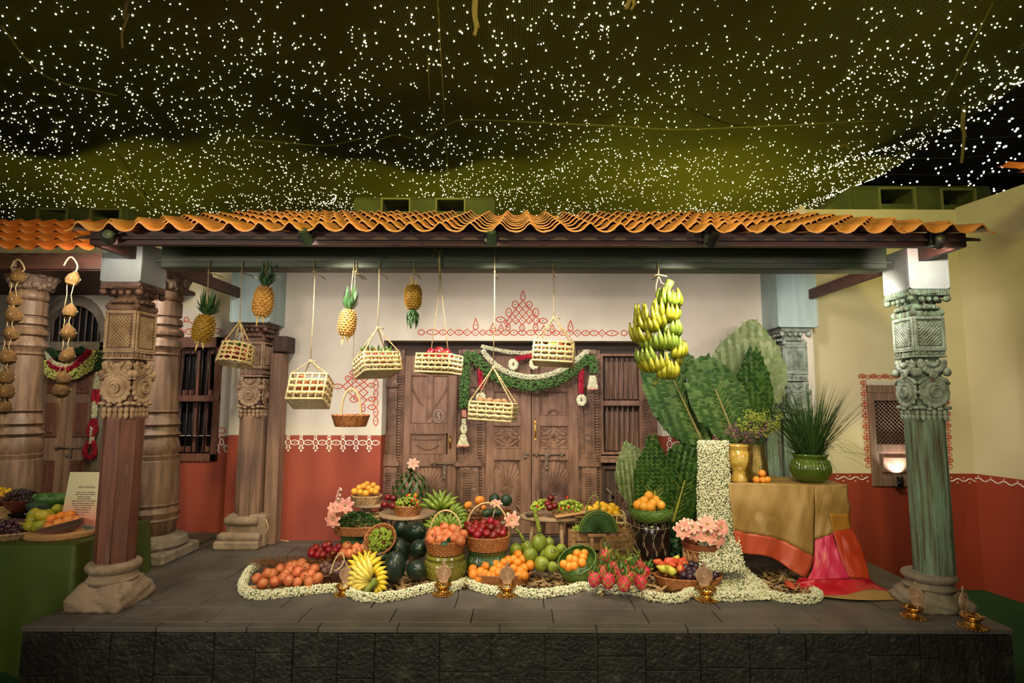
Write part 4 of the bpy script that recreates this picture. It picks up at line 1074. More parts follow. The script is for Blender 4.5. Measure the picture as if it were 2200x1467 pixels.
carved_pillar(cxl + .03, cyf, 'brown carved pillar at the front left corner of the plinth', [668, 758, 775, 838, 882, 902, 1222],
              ('patina_block', 'wood_carved_brown', 'wood_carved_tan', 'wood_brown_red'), 'stone', 2, blk=(.325, 3.03, 3.36), pxr=250, basew=.44, bo=.0)
carved_pillar(cxr - .02, cyf, 'green weathered carved pillar at the front right corner of the plinth', [672, 745, 762, 838, 878, 898, 1238],
              ('patina_block', 'patina', 'patina_carved', 'patina'), 'stone_grey', 5, blk=(.325, 2.99, 3.33), pxr=2000, basew=.42, bo=-.05)
# back pillars
cyb = 6.46; bx = at(541, 700, 6.3).x; bx2 = at(1709, 700, 6.3).x
r1_ = carved_pillar(bx - .0, cyb, 'weathered carved pillar with a grey-blue block behind the hanging pineapples', [735, 792, 812, 852, 884, 898, 1112],
              ('patina_block_blue', 'wood_carved_brown', 'wood_carved_tan', 'wood_old'), 'stone', 8, sc=1.02, blk=(.44, za(697, 6.3, 540), 3.9), pxr=540, basew=.52)
r2_ = carved_pillar(bx2, cyb, 'grey-green carved pillar standing behind the grass pot', [737, 798, 815, 856, 884, 900, 1112],
              ('patina_block_blue', 'patina_carved', 'patina_carved', 'patina'), 'stone_grey', 9, sc=1.02, blk=(.44, za(701, 6.3, 1709), 3.9), pxr=1709, basew=.5)
for r_, bxx, s in ((r1_, bx, 1), (r2_, bx2, -1)):
    q = MB(); q.box(bxx + s * .16, bxx + s * .30, cyb - .02, cyb + .16, PZ, za(760, 6.5), .01); obj('side_post', q, 'wood_old' if s == 1 else 'patina', r_)
    q = MB(); q.box(bxx + s * .2, bxx + s * .36, cyb - .06, cyb + .18, za(758, 6.5), za(725, 6.5), .01); obj('bracket', q, 'wood_door_dark', r_)

# turned round columns of the left porch
def round_column(cx, cy, label, pxr, zb, tw=.165):
    Yf = cy - .15; zz = lambda v: za(v, Yf, pxr); root = thing('turned_column', label, 'pillar', (cx, cy, PZ)); r_ = tw
    P_ = [(622, .95), (640, 1.02), (646, .98), (647.5, .93), (650, 1.0), (680, 1.0), (682, .93), (684, .93), (686, 1.0), (699, 1.05), (703, .94), (707, .94), (709, 1.02), (716, 1.1), (722, 1.08), (726, .95), (730, .96), (738, 1.06), (747, 1.1), (754, 1.0), (760, .97), (764, 1.03), (768, .97),
          (800, 1.0), (886, 1.08), (888, 1.12), (893, 1.04), (905, 1.1), (916, 1.17), (922, 1.08), (930, 1.1), (938, 1.2), (945, 1.1), (950, 1.13), (968, 1.2), (982, 1.12), (984, 1.2), (994, 1.16), (996, 1.2), (1060, 1.24), (1088, 1.22), (1090, 1.28), (1097, 1.22), (1108, 1.3), (1120, 1.24), (1124, 1.3), (1130, 1.22), (1158, 1.2)]
    prof = [(r_ * (1 + (k - 1.06) * 1.9 + .04), zz(v)) for v, k in P_][::-1]
    prof = [p for p in prof if p[1] > zb]; q = MB(); q.lathe(prof, 36, M=T((cx, cy, 0))); obj('turned_shaft', q, 'column_wood', root)
    q = MB(); h = zz(622) - PZ; zt = zz(572); z0 = zz(625)
    q.lathe([(r_ * .95, z0), (r_ * 1.05, z0 + .02), (r_ * 1.0, z0 + .05), (r_ * 1.2, (z0 + zt) / 2), (r_ * 1.7, zt - .02), (r_ * 1.75, zt)], 28, M=T((cx, cy, 0)))
    rnd = random.Random(4)
    for k in range(90):
        a = rnd.uniform(0, 2 * PI); v = rnd.uniform(0.1, 1); rad = r_ * (1.0 + .62 * v ** 1.5); q.ell((cx + rad * math.cos(a), cy + rad * math.sin(a), z0 + (zt - z0) * v), .03, .03, .04, 6, 4)
    for k in range(4):
        a = PI / 4 + PI / 2 * k; c_ = Vector((cx + r_ * 2.2 * math.cos(a - .5), cy + r_ * 2.2 * math.sin(a - .5), zt - .09))
        q.tube([c_ + Vector((math.cos(a) * .055 * (1 - i * .07) * math.cos(i * .7), math.sin(a) * .055 * (1 - i * .07) * math.cos(i * .7), .07 * (1 - i * .07) * math.sin(i * .7))) for i in range(12)], .022, 6)
    obj('leaf_capital', q, 'column_capital', root)
    q = MB(); zs = zz(1158)
    q.lathe([(r_ * 1.9, zb + .10), (r_ * 2.05, zb + .14), (r_ * 1.95, zb + .2), (r_ * 1.6, zb + .22), (r_ * 1.55, zs - .12), (r_ * 1.72, zs - .09), (r_ * 1.75, zs - .05), (r_ * 1.5, zs), (r_ * 1.3, zs + .01)], 36, M=T((cx, cy, 0)))
    q.box(cx - .36, cx + .34, cy - .34, cy + .3, zb, zb + .11, .02); obj('stone_base', q, 'stone_grey', root); return root
YC = 5.95
round_column(at(362, 640, YC).x - .02, YC, 'turned round column between the brown carved pillar and the barred window', 345, PZ)
round_column(at(75, 640, YC).x - .04, YC, 'turned round column behind the left fruit table', 60, PZ, .165)
# ================================================================ LIGHT NET
ZN = 6.4
def net_z(x, y):
    s_ = 0.16 * math.sin(x * 0.9 + .5 * math.sin(y * .7)) +   .15 * abs(math.sin(y * .62 + x * .18 + .4)) + .07 * math.sin(x * 3.1 + y * 1.7)
    return ZN + s_ - .35
e0, e1 = onz(1772, 452, ZN - .2), onz(2260, 70, ZN - .2)      # right hem of the near net
def hem_x(y): return e0.x + (e1.x - e0.x) * (y - e0.y) / (e1.y - e0.y)
def net_material(name, dens, colr):
    m = bpy.data.materials.new(name); m.use_nodes = True; nt = m.node_tree; N = nt.nodes; L = nt.links; N.clear()
    out = N.new('ShaderNodeOutputMaterial'); mix = N.new('ShaderNodeMixShader'); tr = N.new('ShaderNodeBsdfTransparent'); df = N.new('ShaderNodeBsdfDiffuse'); tl = N.new('ShaderNodeBsdfTranslucent'); m2 = N.new('ShaderNodeMixShader')
    df.inputs[0].default_value = (*colr, 1); tl.inputs[0].default_value = (*colr, 1); m2.inputs[0].default_value = .5
    tc = N.new('ShaderNodeTexCoord'); nz = N.new('ShaderNodeTexNoise'); nz.inputs['Scale'].default_value = .9; nz.inputs['Detail'].default_value = 3
    L.new(tc.outputs['Object'], nz.inputs['Vector'])
    vm = N.new('ShaderNodeMixRGB'); vm.inputs[0].default_value = .10; L.new(tc.outputs['Object'], vm.inputs[1]); L.new(nz.outputs['Color'], vm.inputs[2])
    sp = N.new('ShaderNodeSeparateXYZ'); L.new(vm.outputs[0], sp.inputs[0]); prev = None
    for ax in ('X', 'Y'):
        mu = N.new('ShaderNodeMath'); mu.operation = 'MULTIPLY'; mu.inputs[1].default_value = 44.0; L.new(sp.outputs[ax], mu.inputs[0])
        fr = N.new('ShaderNodeMath'); fr.operation = 'FRACT'; L.new(mu.outputs[0], fr.inputs[0])
        lt = N.new('ShaderNodeMath'); lt.operation = 'LESS_THAN'; lt.inputs[1].default_value = dens; L.new(fr.outputs[0], lt.inputs[0])
        if prev is None: prev = lt
        else:
            mx = N.new('ShaderNodeMath'); mx.operation = 'MAXIMUM'; L.new(prev.outputs[0], mx.inputs[0]); L.new(lt.outputs[0], mx.inputs[1]); prev = mx
    ml = N.new('ShaderNodeMath'); ml.operation = 'MULTIPLY'; ml.inputs[1].default_value = .85; L.new(prev.outputs[0], ml.inputs[0])
    L.new(ml.outputs[0], mix.inputs[0]); L.new(tr.outputs[0], mix.inputs[1]); L.new(df.outputs[0], m2.inputs[1]); L.new(tl.outputs[0], m2.inputs[2]); L.new(m2.outputs[0], mix.inputs[2]); L.new(mix.outputs[0], out.inputs[0])
    MATS[name] = m
net_material('netting', .26, (.26, .26, .06))
m = mat('fairy_bulb', (255, 255, 240), emit=((1.0, 0.93, 0.62), 3.0)); m.cycles.emission_sampling = 'NONE'
net = thing('fairy_light_net', 'wide draped olive netting strung with hundreds of warm white fairy lights', 'light net', (0, 8, ZN))
q = MB(); nx, ny = 110, 90; Y0, Y1 = 2.5, 16.5; vs = []; fs = []
for j in range(ny + 1):
    y = Y0 + (Y1 - Y0) * j / ny
    for i in range(nx + 1):
        xr_ = min(hem_x(y), 11); x = -15 + (xr_ + 15) * i / nx; vs.append((x, y, net_z(x, y)))
for j in range(ny):
    for i in range(nx): a = j * (nx + 1) + i; fs.append((a, a + 1, a + nx + 2, a + nx + 1))
q.add(vs, fs, True); obj('netting', q, 'netting', net, fix=False)
rnd = random.Random(11)
bulb = MB(); bulb.ell((0, 0, 0), 1, n=6, m=4)
big = []; small = MB(); cnt = 0; tries = 0
def visible(p):
    v = Vector(p) - Vector((0, 0, H)); d = v.dot(FW)
    if d < .5: return None
    X_, Y_ = CX + F * v.dot(RI) / d, CY - F * v.dot(UP) / d
    return (X_, Y_) if -60 < X_ < 2260 and -60 < Y_ < 500 else None
BULBS = []
while cnt < 6600 and tries < 90000:
    tries += 1
    y = 3.6 + 12.6 * rnd.random() ** .9; x = rnd.uniform(-14.5, 10.5)
    if x > hem_x(y) - .02: continue
    if rnd.random() < .08 : x = hem_x(y) - rnd.random() ** 2 * 1.8
    cl = math.sin(x * 1.3 + y * .8) * math.sin(y * 1.9 - x * .5)
    if rnd.random() > .7 + .3 * cl: continue
    p = (x, y, net_z(x, y) - .02); 
    if visible(p) is None: continue
    BULBS.append(p); cnt += 1
BULBS.sort(key=lambda p: p[0] ** 2 + p[1] ** 2)
bm_ = bulb.mesh('bulb')
for k, p in enumerate(BULBS):
    r_ = rnd.uniform(.005, .0112)
    if k < 280:
        o = obj('bulb', bm_, 'fairy_bulb', net, world=False, loc=Vector(p) - net.location); o.scale = (r_, r_, r_)
    else: small.ell(p, r_, n=5, m=4)
obj('far_bulbs', small, 'fairy_bulb', net, kind='stuff')
for pts in ([(760, 330), (840, 292), (900, 300), (960, 268), (1010, 258), (1200, 265), (1330, 270), (1450, 276), (1600, 270), (1750, 262), (1880, 255)],
            [(500, 300), (620, 310), (700, 315), (770, 300)], [(0, 60), (60, 140), (120, 180), (250, 210)]):
    P_ = [onz(a, c, ZN - .3) for a, c in pts]; q = MB(); q.tube(crv(P_, 5), .011, 5); obj('support_rope', q, 'net_rope', net)
for (a, c) in (((935, -20), (963, 425)), ((916, 120), (920, 215)), ((250, 360), (345, 475)), ((2130, 0), (1990, 280)), ((1990, 280), (1832, 395))):
    q = MB(); q.tube([onz(*a, ZN - .33), onz(a[0] * .5 + c[0] * .5, a[1] * .5 + c[1] * .5, ZN - .35), onz(*c, ZN - .33)], .009, 5); obj('support_rope', q, 'net_rope', net)
pass
# sparse second net, higher, at the right
net2 = thing('fairy_light_net', 'sparser high net of fairy lights on black behind the right wall top', 'light net', (9, 12, 8.2))
q = MB(); rnd = random.Random(5); n2 = 0; P2 = []
while n2 < 230:
    px, py = rnd.uniform(1780, 2260), rnd.uniform(90, 470)
    if (px - 1772) / (2260 - 1772) < 1 - (py - 70) / (452 - 70) + .02: continue
    y_ = onz(px, py, 8.2); P2.append(tuple(y_)); n2 += 1
for p in P2[:]:
    r_ = rnd.uniform(.016, .03); o = obj('bulb', bm_, 'fairy_bulb', net2, world=False, loc=Vector(p) - net2.location); o.scale = (r_,) * 3
q = MB()
for k in range(9):
    a = onz(1800, 470 - k * 34, 8.22); c = onz(2260, 480 - k * 40, 8.22); q.tube([a, (a + c) / 2 + Vector((0, 0, -.1)), c], .004, 4)
obj('light_string', q, 'net_rope', net2)
# loose twine ends tied to the net
for (lab, pts, r_) in (('long twine knot hanging at the top centre of the light net', [(1016, -20), (1014, 30), (1019, 60), (1016, 76)], .02),
                  ('twine tail hanging from the net at the top left', [(268, 5), (262, 45), (272, 35), (259, 75), (260, 108)], .013),
                  ('frayed twine tail hanging over the dark gap at the right', [(2067, 222), (2065, 262), (2069, 290), (2064, 345)], .02),
                  ('small twine scrap caught in the net left of centre', [(492, 396), (503, 383), (509, 393), (500, 398), (487, 395)], .014),
                  ('looped twine at the top edge right of centre', [(1340, 18), (1350, -5), (1358, 8), (1352, 20)], .016),
                  ('short pale twine tie near the net hem', [(1786, 313), (1800, 311), (1815, 307), (1822, 316)], .016)):
    P_ = [onz(a, c, ZN - .42) for a, c in pts]; Y_ = P_[0].y if P_[0].y < 12 else 12
    P_ = [at(a, c, Y_) for a, c in pts]
    q = MB(); q.tube(crv(P_, 5), r_, 5); q.tube(crv([p + Vector((r_ * 1.2, 0, 0)) for p in P_[:3]], 5), r_ * .7, 5)
    tag(obj('twine_tail', q, 'twine'), lab, 'twine')
# fabric-covered air ducts behind the roofs
def duct(x0, x1, y0, y1, holes, Y, label, taper=None):
    c = at((x0 + x1) / 2, y1, Y); root = thing('air_duct', label, 'air duct', (c.x, c.y, c.z))
    xs = lambda v: at(v, (y0 + y1) / 2, Y).x; zs = lambda v: at((x0 + x1) / 2, v, Y).z
    q = MB(); 
    hs = [(x0 if taper is None else x0, x0)] 
    edges = [x0] + sum([[h[0], h[1]] for h in holes], []) + [x1]; d = .9
    ht, hb = min(h[2] for h in holes), max(h[3] for h in holes)
    q.box(xs(x0), xs(x1), Y, Y + d, zs(ht), zs(y0), .02); q.box(xs(x0), xs(x1), Y, Y + d, zs(y1 + 40), zs(hb), .02)
    for k in range(0, len(edges), 2): q.box(xs(edges[k]), xs(edges[k + 1]), Y, Y + d, zs(hb), zs(ht), .01)
    if taper: q.prism([(xs(x0), zs(y0)), (xs(x0), zs(y1 + 20)), (xs(taper), zs(y1 + 20)), (xs(taper), zs(y1 - 8))], Y + .03, Y + d)
    obj('cloth_cover', q, 'duct_cloth', root)
    for h in holes:
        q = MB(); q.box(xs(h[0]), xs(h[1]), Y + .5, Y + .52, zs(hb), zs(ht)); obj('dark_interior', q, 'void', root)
        q = MB(); t = .022; a, c_, z0, z1 = xs(h[0]), xs(h[1]), zs(h[3]), zs(h[2])
        q.box(a - t, a + .006, Y - .03, Y + .03, z0, z1, .004); q.box(c_ - .006, c_ + t, Y - .03, Y + .03, z0, z1, .004); q.box(a - t, c_ + t, Y - .03, Y + .03, z1 - .006, z1 + t, .004); q.box(a - t, c_ + t, Y - .03, Y + .03, z0 - t, z0 + .006, .004)
        obj('opening_rim', q, 'duct_rim', root)
        q = MB(); q.box(a, c_, Y - .02, Y + .3, z0, z0 + .09, .01); q.tube([((a + c_) / 2, Y - .025, z0), ((a + c_) / 2, Y - .025, z0 + .09)], .006, 4); obj('louvre', q, 'duct_cloth', root)
duct(757, 1062, 425, 470, [(820, 878, 430, 467), (937, 996, 430, 467)], 8.6, 'green cloth-covered air duct with two openings above the roof centre')
duct(30, 272, 450, 492, [(80, 142, 456, 486), (195, 257, 456, 486)], 8.6, 'green cloth-covered air duct above the left porch roof', 345)
duct(1832, 2130, 394, 450, [(1888, 1962, 402, 446), (2022, 2092, 404, 448)], 8.4, 'green cloth-covered air duct above the cream yard wall', 1772)
# ================================================================ SPOT LAMPS ON THE FASCIA
def spot_fixture(px, label, mm, power, target, ang, py=512, big=False):
    p = at(px, py, 4.03); root = thing('spot_lamp', label, 'lamp', (p.x, p.y, p.z + .05))
    d = (Vector(target) - Vector((p.x, 4.0, p.z - .06))).normalized(); M_ = Matrix.Translation((p.x, 4.0, p.z - .02)) @ d.to_track_quat('-Z', 'Y').to_matrix().to_4x4()
    q = MB(); q.lathe([(.022, .075), (.034, .07), (.036, .0), (.040, -.035), (.037, -.037), (.034, -.02)], 16, M=M_); obj('housing', q, mm, root)
    q = MB(); q.lathe([(.0, -.024), (.033, -.026)], 16, M=M_, cap=False); obj('lens', q, 'lens', root)
    q = MB(); q.box(p.x - .06, p.x - .02, 4.0, 4.06, p.z - .04, p.z + .06, .006); q.tube([(p.x - .04, 4.01, p.z), (p.x + .05, 4.0, p.z + .01)], .014, 6); obj('bracket', q, 'black_metal', root)
    l = lamp('SPOT', 'spot_beam', (p.x + d.x * .09, 4.0 + d.y * .09, p.z - .02 + d.z * .09), target, power, WARM, .03, ang, .7)
for a in ((240, 'green spot lamp on the fascia above the brown front pillar', 'green_metal', 62, (cxl, 4.50, 3.12), 120),
          (662, 'green spot lamp on the fascia second from the left', 'green_metal', 110, (-0.9, 6.6, 1.0), 92),
          (1056, 'green spot lamp at the middle of the fascia', 'green_metal', 120, (-0.1, 6.6, 0.9), 92),
          (1526, 'black spot lamp on the fascia above the plaited leaves, its lens showing', 'black_metal', 85, (0.9, 6.6, 1.0), 92),
          (2010, 'dark spot lamp on the fascia above the green front pillar', 'black_metal', 42, (cxr, 4.50, 3.10), 120)):
    spot_fixture(a[0], a[1], a[2], a[3], a[4], a[5])
# uplighter on the sill of the lattice window
p = at(1936, 1030, WR - .06); root = thing('spot_lamp', 'small black uplighter standing on the lattice window sill', 'lamp', p)
q = MB(); q.lathe([(.03, -.06), (.032, .05), (.028, .06)], 14, M=T(p)); obj('housing', q, 'black_metal', root)
q = MB(); q.ell(tuple(p + Vector((-.03, -.02, -.02))), .02); q.box(p.x - .04, p.x + .04, p.y - .03, p.y + .06, p.z - .075, p.z - .06, .004); obj('bracket', q, 'black_metal', root)
lamp('SPOT', 'uplight_beam', (p.x, p.y - .04, p.z + .07), (p.x - .02, WR, p.z + .3), 13, (1, .93, .82), .02, 105, .6)

# ================================================================ PROTOTYPES
def mk_ball(name, m, r, part='skin', kind='orange'):
    def f():
        o = thing(name, '', '', (0, 0, 0)); q = MB()
        if kind == 'orange':
            q.ell((0, 0, 0), r, r, r * .95, 16, 10, fn=lambda v: (v[0], v[1], v[2] - .08 * math.exp(-((v[0] ** 2 + v[1] ** 2) / .03)) * (1 if v[2] > 0 else 0)))
            obj('peel', q, m, o, world=False); q = MB(); q.lathe([(r * .09, r * .84), (r * .07, r * .89)], 6); obj('stem_button', q, 'stalk', o, world=False)
        elif kind == 'apple':
            q.ell((0, 0, 0), r, r, r * .93, 16, 10, fn=lambda v: (v[0] * (1 + .06 * v[2]), v[1] * (1 + .06 * v[2]), v[2] - (.30 * math.exp(-((v[0] ** 2 + v[1] ** 2) / .06)) if v[2] > 0 else -.14 * math.exp(-((v[0] ** 2 + v[1] ** 2) / .05)))))
            obj('skin', q, m, o, world=False); q = MB(); q.tube([(0, 0, r * .6), (r * .06, 0, r * .85), (r * .16, 0, r * 1.05)], r * .05, 5); obj('stem', q, 'wood_old', o, world=False)
        elif kind == 'pomegranate':
            q.ell((0, 0, 0), r, r, r * .92, 16, 10, fn=lambda v: (v[0] * (1 + .03 * math.cos(3 * math.atan2(v[1], v[0]))), v[1] * (1 + .03 * math.sin(4 * v[0])), v[2]))
            obj('skin', q, m, o, world=False); q = MB(); q.lathe([(r * .20, r * .84), (r * .17, r * .98), (r * .27, r * 1.16), (r * .2, r * 1.12), (r * .1, r * .95)], 12, rib=6, ribd=.12, cap=False); obj('calyx_crown', q, 'crown_dry', o, world=False)
        elif kind == 'mango':
            q.ell((0, 0, 0), r * 1.28, r * .9, r * .95, 16, 10, fn=lambda v: (v[0], v[1], v[2] + .22 * v[0] * abs(v[0]))); obj('skin', q, m, o, world=False)
            q = MB(); q.lathe([(r * .06, 0), (r * .05, r * .12)], 6, M=T((r * .9, 0, r * .86))); obj('stem_button', q, 'stalk', o, world=False)
        elif kind == 'pear':
            q.lathe([(r * .15, -r * .98), (r * .7, -r * .8), (r, -r * .2), (r * .88, r * .35), (r * .5, r * .95), (r * .38, r * 1.3), (r * .18, r * 1.48)], 16); obj('skin', q, m, o, world=False)
            q = MB(); q.tube([(0, 0, r * 1.42), (r * .1, 0, r * 1.9)], r * .06, 5); obj('stem', q, 'wood_old', o, world=False)
        elif kind == 'coconut':
            q.ell((0, 0, 0), r, r, r * 1.18, 18, 12, fn=lambda v: (v[0] * (1 + .05 * math.cos(3 * math.atan2(v[1], v[0]))), v[1] * (1 + .05 * math.cos(3 * math.atan2(v[1], v[0]))), v[2] * (1 + .08 * (1 if v[2] < 0 else 0)))); obj('husk', q, m, o, world=False)
            q = MB(); q.lathe([(r * .42, r * 1.0), (r * .36, r * 1.14), (r * .3, r * 1.22), (r * .1, r * 1.25)], 9, rib=3, ribd=.15); q.tube([(0, 0, r * 1.2), (r * .1, 0, r * 1.5)], r * .09, 6); obj('calyx', q, 'stalk', o, world=False)
        elif kind == 'melon':
            q.ell((0, 0, 0), r, r, r * 1.4, 24, 16); obj('rind', q, m, o, world=False); q = MB(); q.tube([(0, 0, r * 1.38), (r * .03, 0, r * 1.5), (r * .12, 0, r * 1.56)], r * .04, 5); obj('stem', q, 'stalk', o, world=False)
        return o
    return Proto(f)
def single(name, m, builder):
    def f():
        q = MB(); builder(q); return obj(name, q, m)
    return Proto(f)
P_pom = mk_ball('pomegranate', 'pomegranate', .043, kind='pomegranate')
P_app = mk_ball('apple', 'apple', .037, kind='apple')
P_appd = mk_ball('apple', 'apple_dark', .037, kind='apple')
P_ora = mk_ball('orange', 'orange', .039)
P_oray = mk_ball('orange', 'orange_yellow', .040)
P_man = mk_ball('mango', 'mango', .040, kind='mango')
P_mang = mk_ball('mango', 'mango_green', .042, kind='mango')
P_pearr = mk_ball('pear', 'pear_red', .040, kind='pear')
P_pearg = mk_ball('pear', 'pear_green', .038, kind='pear')
P_coc = mk_ball('green_coconut', 'coconut_green', .066, kind='coconut')
P_wat = mk_ball('watermelon', 'watermelon', .098, kind='melon')
P_plum = single('plum', 'plum', lambda q: q.ell((0, 0, 0), .033, .033, .035, 14, 9, fn=lambda v: (v[0] * (1 - .06 * math.exp(-(v[1] ** 2) / .02) * (v[0] > 0)), v[1], v[2])))
P_kiwi = single('kiwi', 'kiwi', lambda q: q.ell((0, 0, 0), .036, .027, .026, 12, 8))
P_fig = single('fig', 'fig', lambda q: q.lathe([(.004, -.024), (.018, -.02), (.026, -.004), (.022, .012), (.009, .03), (.004, .036)], 10))
P_avo = single('avocado', 'avocado', lambda q: q.lathe([(.01, -.055), (.032, -.045), (.044, -.012), (.036, .03), (.018, .058), (.005, .064)], 14))
def drop_pts(P, pts, label, group, cat, tilt=.6, sc=1.0):
    for p in pts: P.put(p, rot_rand(tilt), sc * rr(.93, 1.07), label, group, cat)
def mk_dragon():
    o = thing('dragon_fruit', '', ''); r = .046; q = MB(); q.ell((0, 0, 0), r, r, r * 1.25, 14, 10); obj('skin', q, 'dragon_skin', o, world=False)
    q = MB(); rnd = random.Random(3)
    for j in range(5):
        for k in range(6):
            a = 2 * PI * (k + .5 * (j % 2)) / 6; z = (-.8 + j * .38) * r * 1.2; c = math.sqrt(max(.05, 1 - (z / (r * 1.25)) ** 2)) * r
            b_ = Vector((c * math.cos(a), c * math.sin(a), z)); t = b_ + Vector((math.cos(a) * .018, math.sin(a) * .018, .032)); q.leaf(b_, t, .013, (math.cos(a), math.sin(a), .2), 0, .1, 2)
    obj('scale', q, 'dragon_scale', o, world=False, fix=False)
    q = MB()
    for k in range(7):
        a = 2 * PI * k / 7; b_ = Vector((.012 * math.cos(a), .012 * math.sin(a), r * 1.15)); q.leaf(b_, b_ + Vector((math.cos(a) * .025, math.sin(a) * .025, .04 + .016 * (k % 3))), .011, (math.cos(a), math.sin(a), 0), .006, .2, 3)
    obj('crown_leaf', q, 'leaf_bright', o, world=False, fix=False); return o
P_drag = Proto(mk_dragon)

# ---------------------------------------------------------------- woven baskets
def wicker(root, c, rt, rb, h, m='wicker', sy=1.0, rows=None, part='woven_wall', lip=.009, waist=0.0, M=None, floor=True, stakes=None):
    """round or oval basket of real strands: base centre c, top/bottom radius, height"""
    n = stakes or max(18, int(rt * 150) // 2 * 2); rows = rows or max(5, int(h / .013)); M_ = (M if M is not None else T(c))
    q = MB(); seg = n * 2
    for j in range(rows):
        v = (j + .5) / rows; r_ = rb + (rt - rb) * v + waist * math.sin(PI * v); ph = j % 2
        path = []
        for i in range(seg):
            a = 2 * PI * i / seg; w_ = .0045 * math.cos(PI * i / 1 * 1.0 + PI * ph) if i % 1 == 0 else 0
            path.append(((r_ + w_) * math.cos(a), (r_ + w_) * math.sin(a) * sy, h * v))
        q.tube(path, h / rows * .56, 4, caps=False, closed=True, M=M_)
    obj(part, q, m, root)
    q = MB()
    for i in range(n):
        a = 2 * PI * i / n + PI / n * 1; q.tube([((rb + (rt - rb) * v + waist * math.sin(PI * v)) * math.cos(a), (rb + (rt - rb) * v + waist * math.sin(PI * v)) * math.sin(a) * sy, h * v) for v in (0, .5, 1)], .0032, 4, M=M_)
    obj('stake', q, m, root, kind='stuff')
    q = MB(); seg2 = n * 3
    for s in range(2):
        q.tube([((rt + lip * .5 * math.cos(i / seg2 * 2 * PI * n / 2 + PI * s)) * math.cos(2 * PI * i / seg2), (rt + lip * .5 * math.cos(i / seg2 * 2 * PI * n / 2 + PI * s)) * math.sin(2 * PI * i / seg2) * sy, h + lip * .5 * math.sin(i / seg2 * 2 * PI * n / 2 + PI * s)) for i in range(seg2)], lip * .62, 5, caps=False, closed=True, M=M_)
    obj('braided_rim', q, m, root)
    if floor:
        q = MB(); q.lathe([(0.001, .004), (rb * .98, .004), (rb * .98, .010), (.001, .010)], 24, M=M_ @ Matrix.Diagonal((1, sy, 1, 1)), cap=False); obj('basket_base', q, m, root)
def arch_handle(root, c, r, h, z0, m='cane', sy=0, th=.0075, part='arched_handle', wraps=True):
    q = MB(); pts = [(c[0] - r * math.cos(t), c[1] + sy * math.sin(t), c[2] + z0 + h * math.sin(t) ** .85) for t in [PI * i / 20 for i in range(21)]]
    pts = [(c[0] - r, c[1], c[2] + z0 * .2)] + pts + [(c[0] + r, c[1], c[2] + z0 * .2)]
    q.tube(pts, th, 7); obj(part, q, m, root)

